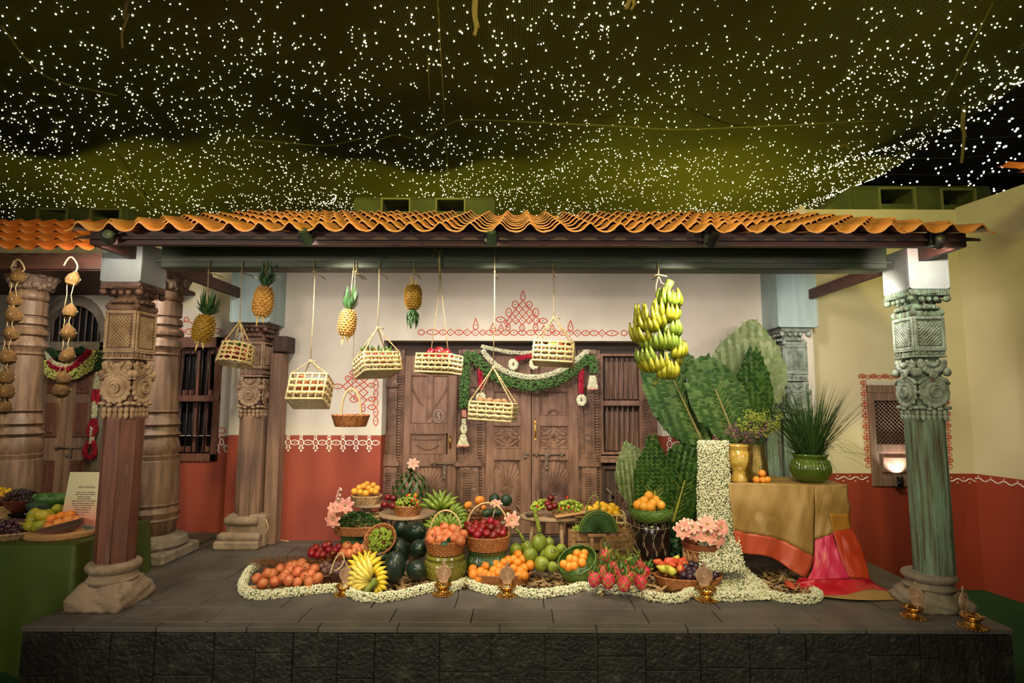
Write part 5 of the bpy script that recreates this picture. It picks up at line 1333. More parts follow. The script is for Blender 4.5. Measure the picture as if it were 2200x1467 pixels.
# ---------------------------------------------------------------- jute rope box baskets
def rope_basket(label, apx, body, Y, yaw=0.0, tilt=(0, 0), rows=4, hole=True, strings=4, beam=None, pitchx=None, depth=None, hang=True, group=None):
    """apx = pixel of the knot above; body = (cx, cy, width px, height px)"""
    cx_, cy_, wpx, hpx = body; c = at(cx_, cy_, Y); s_ = s_at(Y); W_ = wpx / s_; Hh = hpx / s_; D_ = depth or W_ * .62
    root = thing('jute_basket', label, 'basket', c, group); M_ = Matrix.Translation(c) @ Euler((tilt[0], tilt[1], yaw)).to_matrix().to_4x4()
    q = MB(); a, d = W_ / 2, D_ / 2
    def loop(z, r_, wob=0.0, n=10):
        pts = []
        cs = [(-a, -d), (a, -d), (a, d), (-a, d)]
        for k in range(4):
            p0, p1 = cs[k], cs[(k + 1) % 4]
            for i in range(n):
                u = i / n; px_ = p0[0] + (p1[0] - p0[0]) * u; py_ = p0[1] + (p1[1] - p0[1]) * u
                pts.append((px_, py_, z + wob * math.cos(PI * i)))
        return pts
    for z in (-Hh / 2, Hh / 2): q.tube(loop(z, 0), .0092, 6, caps=False, closed=True, M=M_)
    obj('rope_rim', q, 'jute', root)
    q = MB()
    for j in range(1, rows):
        z = -Hh / 2 + Hh * j / rows
        P_ = loop(z, 0, .004 * (1 if j % 2 else -1), 10)
        q.tube(P_, [.0165 if i % 2 else .010 for i in range(len(P_))], 6, caps=False, closed=True, M=M_)
    obj('rope_course', q, 'jute', root)
    q = MB(); n = 5
    for k in range(4):
        cs = [(-a, -d), (a, -d), (a, d), (-a, d)]; p0, p1 = cs[k], cs[(k + 1) % 4]; nn = n if k % 2 == 0 else max(3, int(n * D_ / W_))
        for i in range(nn): u = i / nn; x_, y_ = p0[0] + (p1[0] - p0[0]) * u, p0[1] + (p1[1] - p0[1]) * u; q.tube([(x_, y_, -Hh / 2), (x_, y_, Hh / 2)], .0075, 5, M=M_)
    obj('rope_upright', q, 'jute', root, kind='stuff')
    q = MB(); nb = 13
    for i in range(nb): y_ = -d + D_ * (i + .5) / nb; q.tube([(-a, y_, -Hh / 2), (a, y_, -Hh / 2)], .0085, 5, M=M_)
    for i in range(4): x_ = -a + W_ * (i + .5) / 4; q.tube([(x_, -d, -Hh / 2 + .006), (x_, d, -Hh / 2 + .006)], .005, 5, M=M_)
    obj('woven_base', q, 'jute', root)
    if apx:
        K_ = at(apx[0], apx[1], Y)
        for (sx, sy) in ((-1, -1), (1, -1), (1, 1), (-1, 1)):
            e = M_ @ Vector((sx * a, sy * d, Hh / 2)); q = MB()
            for ph in (0, PI): q.tube([(K_ + (e - K_) * u + Vector((.0045 * math.cos(u * 40 + ph), .0045 * math.sin(u * 40 + ph), 0))) for u in [i / 16 for i in range(17)]], .004, 4)
            obj('handle_rope', q, 'rope', root)
        q = MB(); q.ell(K_, .012, .012, .016, 8, 5); q.tube([K_, K_ + Vector((.03, -.01, .004)), K_ + Vector((.05, 0, -.012))], .004, 4)
        top = at(beam[0], beam[1], Y) if beam else K_ + Vector((0, 0, .5)); top = Vector((top.x, Y, 3.15)) if beam is None else top
        q.tube([K_, K_ + (top - K_) * .5 + Vector((.004, 0, 0)), top], .0042, 5); obj('hanging_twine', q, 'rope', root)
        hang_loop(root, top, Y)
    return root, c, M_, (a, d, Hh)
def hang_loop(root, top, Y):
    q = MB(); y0, y1 = 4.592, 4.85
    q.tube([top, (top.x, y0 - .004, 3.155), (top.x, y0 - .004, 3.24)], .0042, 5)
    q.tube([(top.x, y0 + .0, 3.125), (top.x + .02, y0 + .12, 3.128), (top.x + .01, 4.845, 3.13)], .0042, 5); q.ell((top.x, y0 - .006, 3.14), .010, .008, .010, 6, 4)
    obj('beam_tie', q, 'twine', root)
YH = 4.575        # hanging plane: cords drop along the front edge of the beam
B_ = {}
B_['pom'] = rope_basket('square jute basket of pomegranates on a single cord in front of the white wall', (667, 778), (667, 842, 76, 58), 4.62, 0, (-.42, 0), 4, beam=(676, 582), depth=.19)
B_['dra'] = rope_basket('jute basket of dragon fruit tilted with its slatted base showing', (811, 706), (811, 786, 80, 38), YH, .62, (-.25, -.05), 4, beam=(814, 578), depth=.24)
B_['app'] = rope_basket('jute basket of red apples hung from two long twines', None, (943, 783, 84, 38), YH, -.45, (-.05, .05), 4)
B_['kiw'] = rope_basket('jute basket of kiwis hanging lowest in front of the double doors', (1060, 790), (1060, 884, 92, 36), YH, -.18, (-.02, .06), 4, beam=(1062, 530), depth=.2)
B_['pea'] = rope_basket('rounded jute basket of pears hanging over the door garland', (1190, 682), (1190, 760, 84, 42), YH, -.12, (-.15, .06), 4, beam=(1188, 580), depth=.2)
# two-string hanger of the apple basket
root = B_['app'][0]; M_ = B_['app'][2]; a, d, Hh = B_['app'][3]; K_ = at(945, 602, YH)
for s in (-1, 1):
    q = MB(); e = M_ @ Vector((s * a * .55, 0, Hh / 2)); q.tube([e, K_], .004, 5); q.tube([e, M_ @ Vector((s * a * .55, -d, Hh / 2))], .005, 5); q.tube([e, M_ @ Vector((s * a * .55, d, Hh / 2))], .005, 5); obj('hanging_twine', q, 'rope', root)
q = MB(); q.tube([K_, at(943, 560, YH), at(944, 536, YH)], .009, 6); q.tube([at(944, 545, YH), at(933, 535, YH - .02), at(930, 550, YH - .02)], .005, 5); q.tube([at(946, 545, YH), at(950, 530, YH), at(948, 522, YH)], .005, 5); q.ell(K_, .012); obj('twine_knot', q, 'twine', root)
def in_basket(Bk, P, n, label, group, cat, lift=.03, sc=1.0, spread=.78, tilt=1.5, pts=None):
    M_ = B_[Bk][2]; a, d, Hh = B_[Bk][3]
    for k in range(n):
        if pts: u, v, w_ = pts[k]
        else: u, v, w_ = (-1 + 2 * (k % 4 + .5) / 4), (-.5 if (k // 4) % 2 == 0 else .5), (k // 8)
        P.put(M_ @ Vector((u * a * spread, v * d * spread, -Hh / 2 + lift + w_ * .055)), rot_rand(tilt), sc, label, group, cat)
in_basket('pom', P_pom, 9, 'pomegranate in the square jute basket by the white wall', 'pomegranates in the hanging square basket', 'fruit', .14, .95, .68)
in_basket('app', P_app, 11, 'red apple in the two-string jute basket', 'apples in the hanging basket', 'fruit', .10, 1.2, .75, pts=[(-.8, -.5, 0), (-.25, -.5, 0), (.3, -.5, 0), (.82, -.5, 0), (-.8, .5, 0), (-.25, .5, 0), (.3, .5, 0), (.82, .5, 0), (-.7, 0, 1.0), (-.05, 0, 1.25), (.55, 0, 1.0)])
in_basket('kiw', P_kiwi, 14, 'brown kiwi in the lowest hanging jute basket', 'kiwis in the hanging basket', 'fruit', .085, 1.15, .8)
in_basket('pea', P_pearr, 5, 'red-blushed pear in the hanging rounded basket', 'blushed pears in the hanging basket', 'fruit', .12, .95, .78, pts=[(-.75, -.4, 0), (.3, -.4, .2), (.8, -.3, 0), (-.3, .4, .2), (.4, .5, .4)])
in_basket('pea', P_pearg, 4, 'green pear in the hanging rounded basket', 'green pears in the hanging basket', 'fruit', .12, .95, .8, pts=[(-.2, -.4, .2), (-.75, .4, .2), (0, .3, .5), (.85, .4, .2)])
in_basket('dra', P_drag, 6, 'dragon fruit in the tilted hanging jute basket', 'dragon fruit in the tilted hanging basket', 'fruit', .12, 1.0, .75, pts=[(-.8, -.3, 0), (-.2, -.4, 0), (.4, -.3, 0), (.85, .2, .2), (-.4, .5, .3), (.2, .4, .4)], tilt=.8)
# round rope basket at the left
Yr = 4.62; c = at(508, 765, Yr); root = thing('jute_basket', 'round jute rope basket of dragon fruit in front of the carved back pillar', 'basket', c)
M_ = Matrix.Translation(c) @ Euler((-.22, .06, 0)).to_matrix().to_4x4(); rb_, Hh = .128, .15
for j in range(5):
    q = MB(); z = -Hh / 2 + Hh * j / 4; N_ = 36
    q.tube([(rb_ * (1.05 - .03 * j) * math.cos(2 * PI * i / N_), rb_ * (1.05 - .03 * j) * math.sin(2 * PI * i / N_), z + .005 * math.cos(PI * i + j * PI)) for i in range(N_)], [.011 if i % 3 else .007 for i in range(N_)], 6, caps=False, closed=True, M=M_); obj('rope_course', q, 'jute', root)
q = MB()
for i in range(14): a = 2 * PI * i / 14; q.tube([(rb_ * 1.05 * math.cos(a), rb_ * 1.05 * math.sin(a), -Hh / 2), (rb_ * .93 * math.cos(a), rb_ * .93 * math.sin(a), Hh / 2)], .007, 5, M=M_)
obj('rope_upright', q, 'jute', root)
q = MB()
for k in range(5): q.tube([(rb_ * (.2 + .2 * k) * math.cos(2 * PI * i / 20), rb_ * (.2 + .2 * k) * math.sin(2 * PI * i / 20), -Hh / 2) for i in range(20)], .008, 5, caps=False, closed=True, M=M_)
for k in range(6): a = PI * k / 6; q.tube([(rb_ * math.cos(a), rb_ * math.sin(a), -Hh / 2 + .004), (-rb_ * math.cos(a), -rb_ * math.sin(a), -Hh / 2 + .004)], .005, 4, M=M_)
obj('woven_base', q, 'jute', root)
K_ = at(515, 694, Yr)
for k in range(4):
    a = PI / 4 + PI / 2 * k; q = MB(); q.tube([M_ @ Vector((rb_ * .9 * math.cos(a), rb_ * .9 * math.sin(a), Hh / 2)), K_], .0065, 5); obj('handle_rope', q, 'rope', root)
top = at(518, 585, YH); q = MB(); q.tube([K_, K_ + (top - K_) * .5, top], .004, 5); q.ell(K_, .014); obj('hanging_twine', q, 'rope', root); hang_loop(root, top, YH)
for k, (u, v) in enumerate(((-.55, -.3), (.1, -.5), (.55, .1), (-.1, .4), (-.4, .3))): P_drag.put(M_ @ Vector((u * rb_, v * rb_, .01)), (rr(-.4, .4), rr(-.4, .4), rr(0, 6)), .9, 'dragon fruit with green leaf tips in the round hanging basket', 'dragon fruit in the round hanging basket', 'fruit')
# hanging wicker basket, empty
Y_ = 4.62; c = at(754, 918, Y_); root = thing('wicker_basket', 'small empty brown wicker basket with an arched handle hanging by the door', 'basket', c)
wicker(root, c, .145, .115, .088, 'wicker', sy=.8, rows=8); arch_handle(root, c, .078, .215, .088, 'cane', th=.0085)
q = MB(); a_ = at(757, 842, Y_); q.tube([a_, at(761, 700, Y_), at(762, 585, YH)], .0022, 4); q.ell(a_, .008); obj('hanging_twine', q, 'rope', root); hang_loop(root, at(764, 585, YH), YH)
# twine ends behind

# ---------------------------------------------------------------- pineapples
def pineapple(label, top, body, wpx, hpx, lean, cord, m='pineapple_skin', crown_h=70, inv=False, roots=True, spread=1.0):
    Y = YH; c = at(body[0], body[1], Y); s_ = s_at(Y); rx, rz = wpx / 2 / s_, hpx / 2 / s_; root = thing('pineapple', label, 'fruit', c)
    M_ = Matrix.Translation(c) @ Euler((0, lean, 0)).to_matrix().to_4x4() @ (Matrix.Rotation(PI, 4, 'X') if inv else Matrix.Identity(4))
    q = MB(); q.ell((0, 0, 0), rx * .96, rx * .96, rz, 18, 12, M=M_, fn=lambda v: (v[0] * (1.06 - .1 * v[2]) / max(.4, (v[0] ** 2 + v[1] ** 2 + v[2] ** 4 * .0 + .0001) ** .5) ** .35, v[1] * (1.06 - .1 * v[2]) / max(.4, (v[0] ** 2 + v[1] ** 2 + .0001) ** .5) ** .35, v[2])); obj('rind', q, m, root)
    q = MB(); rowsn = 11
    for j in range(rowsn):
        v = -1 + 2 * (j + .5) / rowsn; rad = rx * (1 - abs(v) ** 3.2 * .42) * (1.04 - .06 * v)
        for k in range(13):
            a = 2 * PI * (k + .5 * (j % 2)) / 13; t = Vector((math.cos(a), math.sin(a), 0)); p_ = Vector((rad * t.x, rad * t.y, v * rz * .95)); u_ = Vector((-t.y, t.x, 0))
            w_, h_ = rad * PI / 13 * .95, rz / rowsn * 1.15
            q.add([p_ - u_ * w_, p_ + Vector((0, 0, -h_)), p_ + u_ * w_, p_ + Vector((0, 0, h_)), p_ + t * .011], [(0, 1, 4), (1, 2, 4), (2, 3, 4), (3, 0, 4)], False, M_)
    obj('eye', q, m, root, kind='stuff')
    q = MB(); ch = crown_h / s_; rnd = random.Random(int(body[0]))
    for j in range(5):
        for k in range(9 - j):
            a = 2 * PI * k / (9 - j) + j * .4; l = ch * (.55 + .12 * j) * rnd.uniform(.85, 1.1); out = (.75 - .14 * j) * spread; b0 = Vector((math.cos(a) * rx * .3, math.sin(a) * rx * .3, rz * .96 + j * .012)); e = b0 + Vector((math.cos(a) * l * out, math.sin(a) * l * out, l * (1 - out * .35)))
            q.leaf(M_ @ b0, M_ @ e, .0125, M_.to_3x3() @ Vector((math.cos(a), math.sin(a), .6)), .012, .35, 4)
    q.lathe([(rx * .35, rz * .93), (rx * .25, rz * 1.05), (rx * .1, rz * 1.2)], 8, M=M_); obj('leaf_crown', q, 'pineapple_leaf', root, fix=False)
    if roots:
        q = MB(); 
        for (dx, L_) in ((-.2, .09), (.25, .06)): q.leaf(M_ @ Vector((dx * rx, 0, -rz * .95)), M_ @ Vector((dx * rx * 1.8, 0, -rz * .95 - L_)), .008, (0, -1, 0), .01, .2, 3)
        for k in range(8): a = 2 * PI * k / 8; q.leaf(M_ @ Vector((rx * .4 * math.cos(a), rx * .4 * math.sin(a), -rz * .9)), M_ @ Vector((rx * .6 * math.cos(a), rx * .6 * math.sin(a), -rz * 1.1)), .010, (0, -1, 0), 0, .1, 2)
        obj('dry_root', q, 'root_dry', root, fix=False)
    q = MB(); t_ = at(cord[0], cord[1], Y) ; k_ = M_ @ Vector((0, 0, -rz * 1.02 if inv else rz * 1.08)); k_ = Vector((k_.x, k_.y, k_.z))
    q.tube([k_, k_ + (t_ - k_) * .5, t_], .004, 5); q.ell(k_, .012); obj('hanging_twine', q, 'rope', root); hang_loop(root, t_, Y)
pineapple('leaning golden pineapple hanging left of the round rope basket', None, (438, 709), 41, 62, .16, (447, 582), 'pineapple_gold', 46, spread=1.25)
pineapple('pineapple hanging against the grey-blue block of the back pillar', None, (565, 650), 38, 70, .10, (569, 585), 'pineapple_skin', 44, spread=.7)
pineapple('pale pineapple hanging before the white wall, crown up', None, (746, 695), 34, 60, .10, (758, 585), 'pineapple_skin', 44, spread=.7)
pineapple('golden pineapple hanging upside down with its crown below', None, (887, 640), 34, 56, 0, (888, 588), 'pineapple_gold', 34, inv=True, roots=True, spread=.6)

# ---------------------------------------------------------------- bananas
def banana(q, base, tip, bend, r, M=None):
    base = Vector(base); tip = Vector(tip); t = tip - base; n = 8; pts = []; bd = Vector(bend)
    for i in range(n + 1):
        u = i / n; pts.append(base + t * u + bd * math.sin(PI * u))
    q.tube(pts, [r * k for k in (.32, .45, .85, 1.0, 1.03, 1.0, .86, .5, .22)], 6, M=M)
def banana_hand(root, c, dirs, m, r=.016, part='banana'):
    """every finger its own part; dirs = list of (tip offset, bend)"""
    for (d, bd) in dirs:
        q = MB(); banana(q, c, Vector(c) + Vector(d), bd, r); obj(part, q, m, root)
        q = MB(); e = Vector(c) + Vector(d); q.ell(e, r * .3, r * .3, r * .3, 5, 4)
def hand_px(root, cpx, Y, tips, m, r=.016, bulge=.03):
    c = at(cpx[0], cpx[1], Y)
    for k, (tx, ty) in enumerate(tips):
        e = at(tx, ty, Y - .05 - .02 * (k % 2)); d = e - c; perp = Vector((-d.z, 0, d.x)).normalized()
        sgn = -1 if (d.x < 0) else 1
        q = MB(); banana(q, c + Vector((.01 * (k % 3 - 1), .0, 0)), e, perp * bulge * -sgn * .35 + Vector((0, -bulge, -bulge * .3)), r); obj('banana', q, m, root)
        q = MB(); q.ell(e, .006, .006, .006, 5, 4); 
Yb = 4.56; ctop = at(1436, 612, Yb)
root = thing('banana_bunch', 'tall hanging bunch of green and yellow bananas tied to the beam', 'bananas', ctop)
q = MB(); pts = [at(1440, 602, Yb), at(1430, 625, Yb), at(1424, 660, Yb + .02), at(1422, 720, Yb + .03), at(1420, 780, Yb + .03), at(1412, 815, Yb + .02), at(1404, 826, Yb)]
q.tube(crv(pts, 4), [.034 - .018 * min(1, i / 22) for i in range(25)], 10); obj('bunch_stalk', q, 'stalk', root)
q = MB(); q.tube([at(1436, 614, Yb - .0), at(1420, 606, Yb), at(1414, 590, Yb), at(1414, 575, YH)], .006, 5); q.tube([at(1414, 590, Yb), at(1409, 610, Yb - .02), at(1408, 628, Yb)], .005, 5); q.tube([at(1400, 592, Yb), at(1414, 588, Yb - .03), at(1432, 592, Yb)], .006, 5); obj('hanging_twine', q, 'rope', root); hang_loop(root, at(1414, 582, YH), YH)
def ring_hand(cpx, Y, rad, n, zlen, m, a0, a1, r=.0235, up=True, lean=0.0):
    """hand of bananas standing round the stalk like a cup; angles measured from the right, -90 = towards camera"""
    c = at(cpx[0], cpx[1], Y)
    for k in range(n):
        a = R(a0 + (a1 - a0) * k / (n - 1)); o_ = Vector((math.cos(a), math.sin(a), 0)); b0 = c + o_ * .03
        e = c + o_ * rad * 1.0 * rr(.85, 1.15) + Vector((lean * .08 + rr(-.012, .012), 0, zlen * 1.12 * rr(.82, 1.15) * (1 if up else -1)))
        q = MB(); banana(q, b0, e, o_ * rad * .40 + Vector((0, 0, -zlen * .22 * (1 if up else -1))), r); obj('banana', q, m, root)
        q = MB(); q.ell(e, .0075, .0075, .009, 5, 4); obj('banana_tip', q, 'banana_tip', root)
ring_hand((1436, 657), Yb, .085, 8, .125, 'banana_green', -170, -5)
ring_hand((1442, 655), Yb + .01, .07, 5, .10, 'banana_ripe', -60, 50)
ring_hand((1412, 706), Yb, .125, 9, .16, 'banana_ripe', -215, -70, lean=-.5); ring_hand((1408, 712), Yb - .03, .10, 6, .11, 'banana_ripe', -190, -90, lean=-.5)
ring_hand((1439, 722), Yb - .02, .075, 7, .12, 'banana_green', -120, 30); ring_hand((1430, 690), Yb + .06, .09, 4, .12, 'banana_green', -40, 60)
ring_hand((1414, 752), Yb, .115, 9, .13, 'banana_green', -200, -50, lean=-.3); ring_hand((1432, 752), Yb - .02, .09, 6, .13, 'banana_green', -90, 20)
ring_hand((1412, 798), Yb, .115, 9, .13, 'banana_ripe', -205, -60, lean=-.3); ring_hand((1440, 784), Yb + .02, .07, 5, .10, 'banana_ripe', -60, 50)
ring_hand((1398, 735), Yb + .0, .10, 6, .13, 'banana_ripe', -210, -100, lean=-.6); ring_hand((1404, 784), Yb - .01, .10, 6, .13, 'banana_green', -210, -90, lean=-.5); ring_hand((1444, 768), Yb - .01, .075, 6, .12, 'banana_ripe', -100, 30, lean=.3); ring_hand((1424, 690), Yb - .03, .10, 6, .14, 'banana_ripe', -150, -40)
ring_hand((1432, 812), Yb - .03, .085, 8, .12, 'banana_ripe', -140, 20)

# ---------------------------------------------------------------- coconut strings on the left
def coconut_string(label, nuts, top, Y):
    p = at(top[0], top[1], Y); root = thing('coconut_string', label, 'coconuts', p)
    q = MB(); prev = p
    q.tube(crv([at(top[0] - 14, top[1] + 14, Y), at(top[0] - 4, top[1] - 2, Y), at(top[0] + 6, top[1] - 3, Y), at(top[0] + 16, top[1] + 16, Y), at(nuts[0][0], nuts[0][1] - 8, Y)], 4), .008, 5)
    C_ = [at(n[0], n[1], Y) for n in nuts]
    for a, c in zip(C_, C_[1:]):
        for s in (-1, 1): q.tube([a + Vector((s * .04, -.02, 0)), (a + c) / 2 + Vector((s * .02, -.03, 0)), c + Vector((s * .045, -.02, 0))], .0045, 4)
    e = C_[-1]
    for k in range(3): q.tube([e, e + Vector((.01 * (k - 1), -.02, -.10)), e + Vector((.03 * (k - 1), -.02, -.17 - .03 * k))], .0035, 4)
    obj('twine_net', q, 'rope', root)
    for k, (n, c_) in enumerate(zip(nuts, C_)):
        r_ = n[2] / s_at(Y); q = MB(); q.lathe([(r_ * .12, -r_ * 1.15), (r_ * .75, -r_ * .85), (r_ * 1.0, -r_ * .2), (r_ * .85, r_ * .5), (r_ * .4, r_ * 1.05), (r_ * .12, r_ * 1.4)], 14, M=T(c_, (rr(-.3, .3), rr(-.35, .35), 0)))
        o = obj('coconut', q, 'coconut_brown', root)
        q = MB()
        for j in range(4):
            a = PI / 2 * j + .4; q.tube([c_ + Vector((0, 0, r_ * 1.2)), c_ + Vector((math.cos(a) * r_ * 1.0, math.sin(a) * r_ * 1.0, 0)), c_ + Vector((0, 0, -r_ * 1.15))], .004, 4)
        obj('twine_wrap', q, 'rope', o)
coconut_string('string of husked brown coconuts at the left picture edge', [(38, 600, 15), (30, 650, 14), (29, 682, 16), (24, 723, 14), (17, 772, 16), (14, 816, 15), (14, 846, 16), (10, 880, 14)], (36, 568), 5.35)
coconut_string('string of husked brown coconuts hanging before the arched door', [(156, 605, 14), (150, 674, 14), (147, 720, 15), (145, 770, 15), (137, 818, 14), (133, 842, 16)], (150, 562), 5.35)

# ================================================================ GARLANDS
def bud_tube(q, path, rad, dens, br, bl, seed=1, spiky=.5, radial=True):
    """a thick strand of separate buds around a path"""
    rnd = random.Random(seed); P_ = crv(path, 6) if len(path) > 2 else [Vector(p) for p in path]; tot = sum((b - a).length for a, b in zip(P_, P_[1:])); n = int(tot * dens)
    cum = [0]; 
    for a, b in zip(P_, P_[1:]): cum.append(cum[-1] + (b - a).length)
    i = 0
    for k in range(n):
        s = tot * (k + .5) / n
        while i < len(cum) - 2 and cum[i + 1] < s: i += 1
        while cum[i] > s: i -= 1
        u = (s - cum[i]) / max(1e-6, cum[i + 1] - cum[i]); c = P_[i].lerp(P_[i + 1], u); t = (P_[i + 1] - P_[i]).normalized(); nx_ = t.orthogonal().normalized(); ny_ = t.cross(nx_)
        a = rnd.uniform(0, 2 * PI); o_ = nx_ * math.cos(a) + ny_ * math.sin(a); rd = rad * rnd.uniform(.55, 1.0); p_ = c + o_ * rd
        ax = (o_ * (1 - spiky) + t * spiky * rnd.choice((1,)) + Vector((rnd.uniform(-.3, .3), rnd.uniform(-.3, .3), rnd.uniform(-.3, .3)))).normalized(); sd = ax.orthogonal().normalized(); s2 = ax.cross(sd)
        q.add([p_ - ax * bl * .3, p_ + sd * br, p_ + s2 * br, p_ - sd * br, p_ - s2 * br, p_ + ax * bl], [(0, 2, 1), (0, 3, 2), (0, 4, 3), (0, 1, 4), (5, 1, 2), (5, 2, 3), (5, 3, 4), (5, 4, 1)], True)
YG = WD - .20
def gp(pts, Y=None): return [at(a, b, (Y or YG) - .0) for a, b in pts]
def strand(root, name, pts, rad, dens, br, bl, m, seed=1, spiky=.5, Y=None):
    q = MB(); bud_tube(q, gp(pts, Y), rad, dens, br, bl, seed, spiky); obj(name, q, m, root, kind='stuff', fix=False)
g1 = thing('flower_garland', 'thick green bud garland with jasmine edging draped over the double doors', 'garland', at(1140, 760, YG))
strand(g1, 'green_strand', [(1012, 757), (1025, 775), (1045, 795), (1075, 813), (1110, 824), (1145, 827), (1180, 822), (1215, 808), (1240, 788), (1258, 772), (1268, 765)], .060, 900, .010, .034, 'bud_green', 1)
strand(g1, 'green_strand', [(1012, 757), (1002, 775), (1000, 810), (998, 850), (998, 876)], .052, 900, .010, .034, 'bud_green', 2)
strand(g1, 'green_strand', [(1268, 765), (1274, 778), (1277, 800)], .05, 1000, .010, .03, 'bud_green', 3)
strand(g1, 'jasmine_strand', [(1036, 752), (1048, 768), (1070, 788), (1100, 803), (1140, 810), (1175, 806), (1205, 795), (1235, 775), (1258, 756), (1264, 756)], .026, 1500, .0085, .016, 'jasmine', 4, .2, Y=YG - .03)
strand(g1, 'jasmine_strand', [(1034, 744), (1060, 750), (1100, 757), (1140, 757), (1170, 752)], .018, 1000, .008, .014, 'jasmine', 5, .2)
strand(g1, 'rose_strand', [(1108, 772), (1130, 766), (1150, 762)], .026, 1600, .010, .014, 'rose_red', 6, .1)
strand(g1, 'rose_strand', [(1032, 790), (1033, 815), (1034, 835)], .026, 1600, .010, .014, 'rose_red', 7, .1)
strand(g1, 'rose_strand', [(1250, 790), (1249, 820), (1249, 845)], .026, 1600, .010, .014, 'rose_red', 8, .1)
for (x, y) in ((1103, 783), (1148, 781), (1250, 859), (1034, 856)):
    strand(g1, 'jasmine_ring', [(x + 6.5 * math.sin(t), y - 8.5 * math.cos(t)) for t in [i / 12 * 2 * PI for i in range(13)]], .017, 2600, .009, .016, 'jasmine', int(x), .2)
strand(g1, 'rose_bead', [(998, 882), (998, 896)], .022, 1800, .01, .012, 'petal_pink', 9, .1); strand(g1, 'jasmine_strand', [(997, 900), (997, 916)], .02, 1800, .008, .014, 'jasmine', 10, .2)
def tassel(root, x, y0, y1, w0, w1, seed=1):
    q = MB(); qr = MB()
    for k in range(11):
        u = (k / 10 - .5) * 2; bud_tube(q, gp([(x + u * w0, y0), (x + u * (w0 + w1) / 2, (y0 + y1) / 2), (x + u * w1, y1 - 3)]), .008, 340, .008, .016, seed + k, .7); bud_tube(qr, gp([(x + u * w1, y1 - 4), (x + u * w1 * 1.05, y1)]), .008, 500, .009, .012, seed + k, .5)
    obj('jasmine_tassel', q, 'jasmine', root, kind='stuff', fix=False); obj('pink_tassel_tip', qr, 'petal_pink', root, kind='stuff', fix=False)
tassel(g1, 996, 934, 960, 3, 11, 3); tassel(g1, 1274, 806, 836, 5, 10, 5); strand(g1, 'jasmine_ring', [(997 + 4 * math.sin(t), 922 - 8 * math.cos(t)) for t in [i / 12 * 2 * PI for i in range(13)]], .012, 2600, .008, .014, 'jasmine', 77, .2)
q = MB(); q.ell(at(1014, 752, WD - .06), .012, .06, .012); q.ell(at(1268, 758, WD - .06), .012, .06, .012); obj('peg', q, 'iron', g1)
YG2 = WL - .12; g2 = thing('flower_garland', 'cream, red and green flower garland over the arched door at the left', 'garland', at(150, 760, YG2))
strand(g2, 'cream_strand', [(96, 775), (100, 792), (112, 806), (132, 812), (155, 810), (178, 800), (198, 784), (212, 764)], .056, 1000, .012, .034, 'jasmine_yellow', 21, Y=YG2)
strand(g2, 'rose_strand', [(108, 780), (120, 794), (145, 799), (165, 790), (182, 772), (194, 758)], .036, 1500, .011, .016, 'rose_red', 22, .1, Y=YG2 - .02)
strand(g2, 'green_strand', [(102, 757), (125, 768), (150, 764), (178, 755)], .035, 1200, .012, .024, 'dark_leaf', 23, Y=YG2)
strand(g2, 'jasmine_strand', [(97, 762), (108, 778), (118, 786), (140, 790), (158, 785)], .02, 1500, .009, .014, 'jasmine', 24, .2, Y=YG2 - .03)
strand(g2, 'green_strand', [(216, 762), (214, 780), (211, 800)], .04, 1300, .012, .02, 'dark_leaf', 25, Y=YG2)
strand(g2, 'jasmine_strand', [(212, 804), (209, 822), (207, 840)], .027, 1800, .009, .014, 'jasmine', 26, .2, Y=YG2)
for s in (-5, 6): strand(g2, 'rose_strand', [(207 + s * .4, 842), (206 + s, 856), (205 + s * .5, 872)], .017, 1800, .010, .012, 'rose_red', 27 + s, .1, Y=YG2)
strand(g2, 'jasmine_strand', [(205, 866), (204, 884), (203, 902)], .024, 1800, .009, .014, 'jasmine', 29, .2, Y=YG2)
strand(g2, 'rose_strand', [(202, 902), (194, 920), (192, 938), (200, 942), (206, 925), (204, 904)], .02, 1800, .010, .012, 'rose_red', 30, .1, Y=YG2)
strand(g2, 'jasmine_strand', [(200, 922), (199, 940), (197, 958)], .022, 1800, .009, .014, 'jasmine', 31, .2, Y=YG2)
strand(g2, 'rose_strand', [(196, 952), (185, 966), (184, 980), (192, 988), (203, 982), (204, 964), (199, 952)], .022, 1800, .010, .012, 'rose_red', 32, .1, Y=YG2)
# ================================================================ POTS, STANDS, STOOLS
def lathe_thing(name, label, cat, c, prof, m, n=36, rib=0, ribd=0.0, part='body', sm=True):
    root = thing(name, label, cat, c); q = MB(); q.lathe(prof, n, M=T(c), rib=rib, ribd=ribd, cap=False, smooth=sm); q.lathe([(.001, prof[0][1]), (prof[0][0], prof[0][1])], n, M=T(c), cap=False); obj(part, q, m, root); return root
def pot_prof(R_, h, neck=.8, base=.72, lipw=1.0, th=.012):
    return [(R_ * base, 0), (R_ * .92, h * .22), (R_, h * .48), (R_ * .95, h * .68), (R_ * neck, h * .82), (R_ * neck, h * .88), (R_ * .9 * lipw, h * .93), (R_ * .9 * lipw, h * .99), (R_ * .82 * lipw, h), (R_ * .76 * lipw, h * .95), (R_ * .7, h * .8), (R_ * .8, h * .4)]
def z_on(px, py, Y): return at(px, py, Y).z
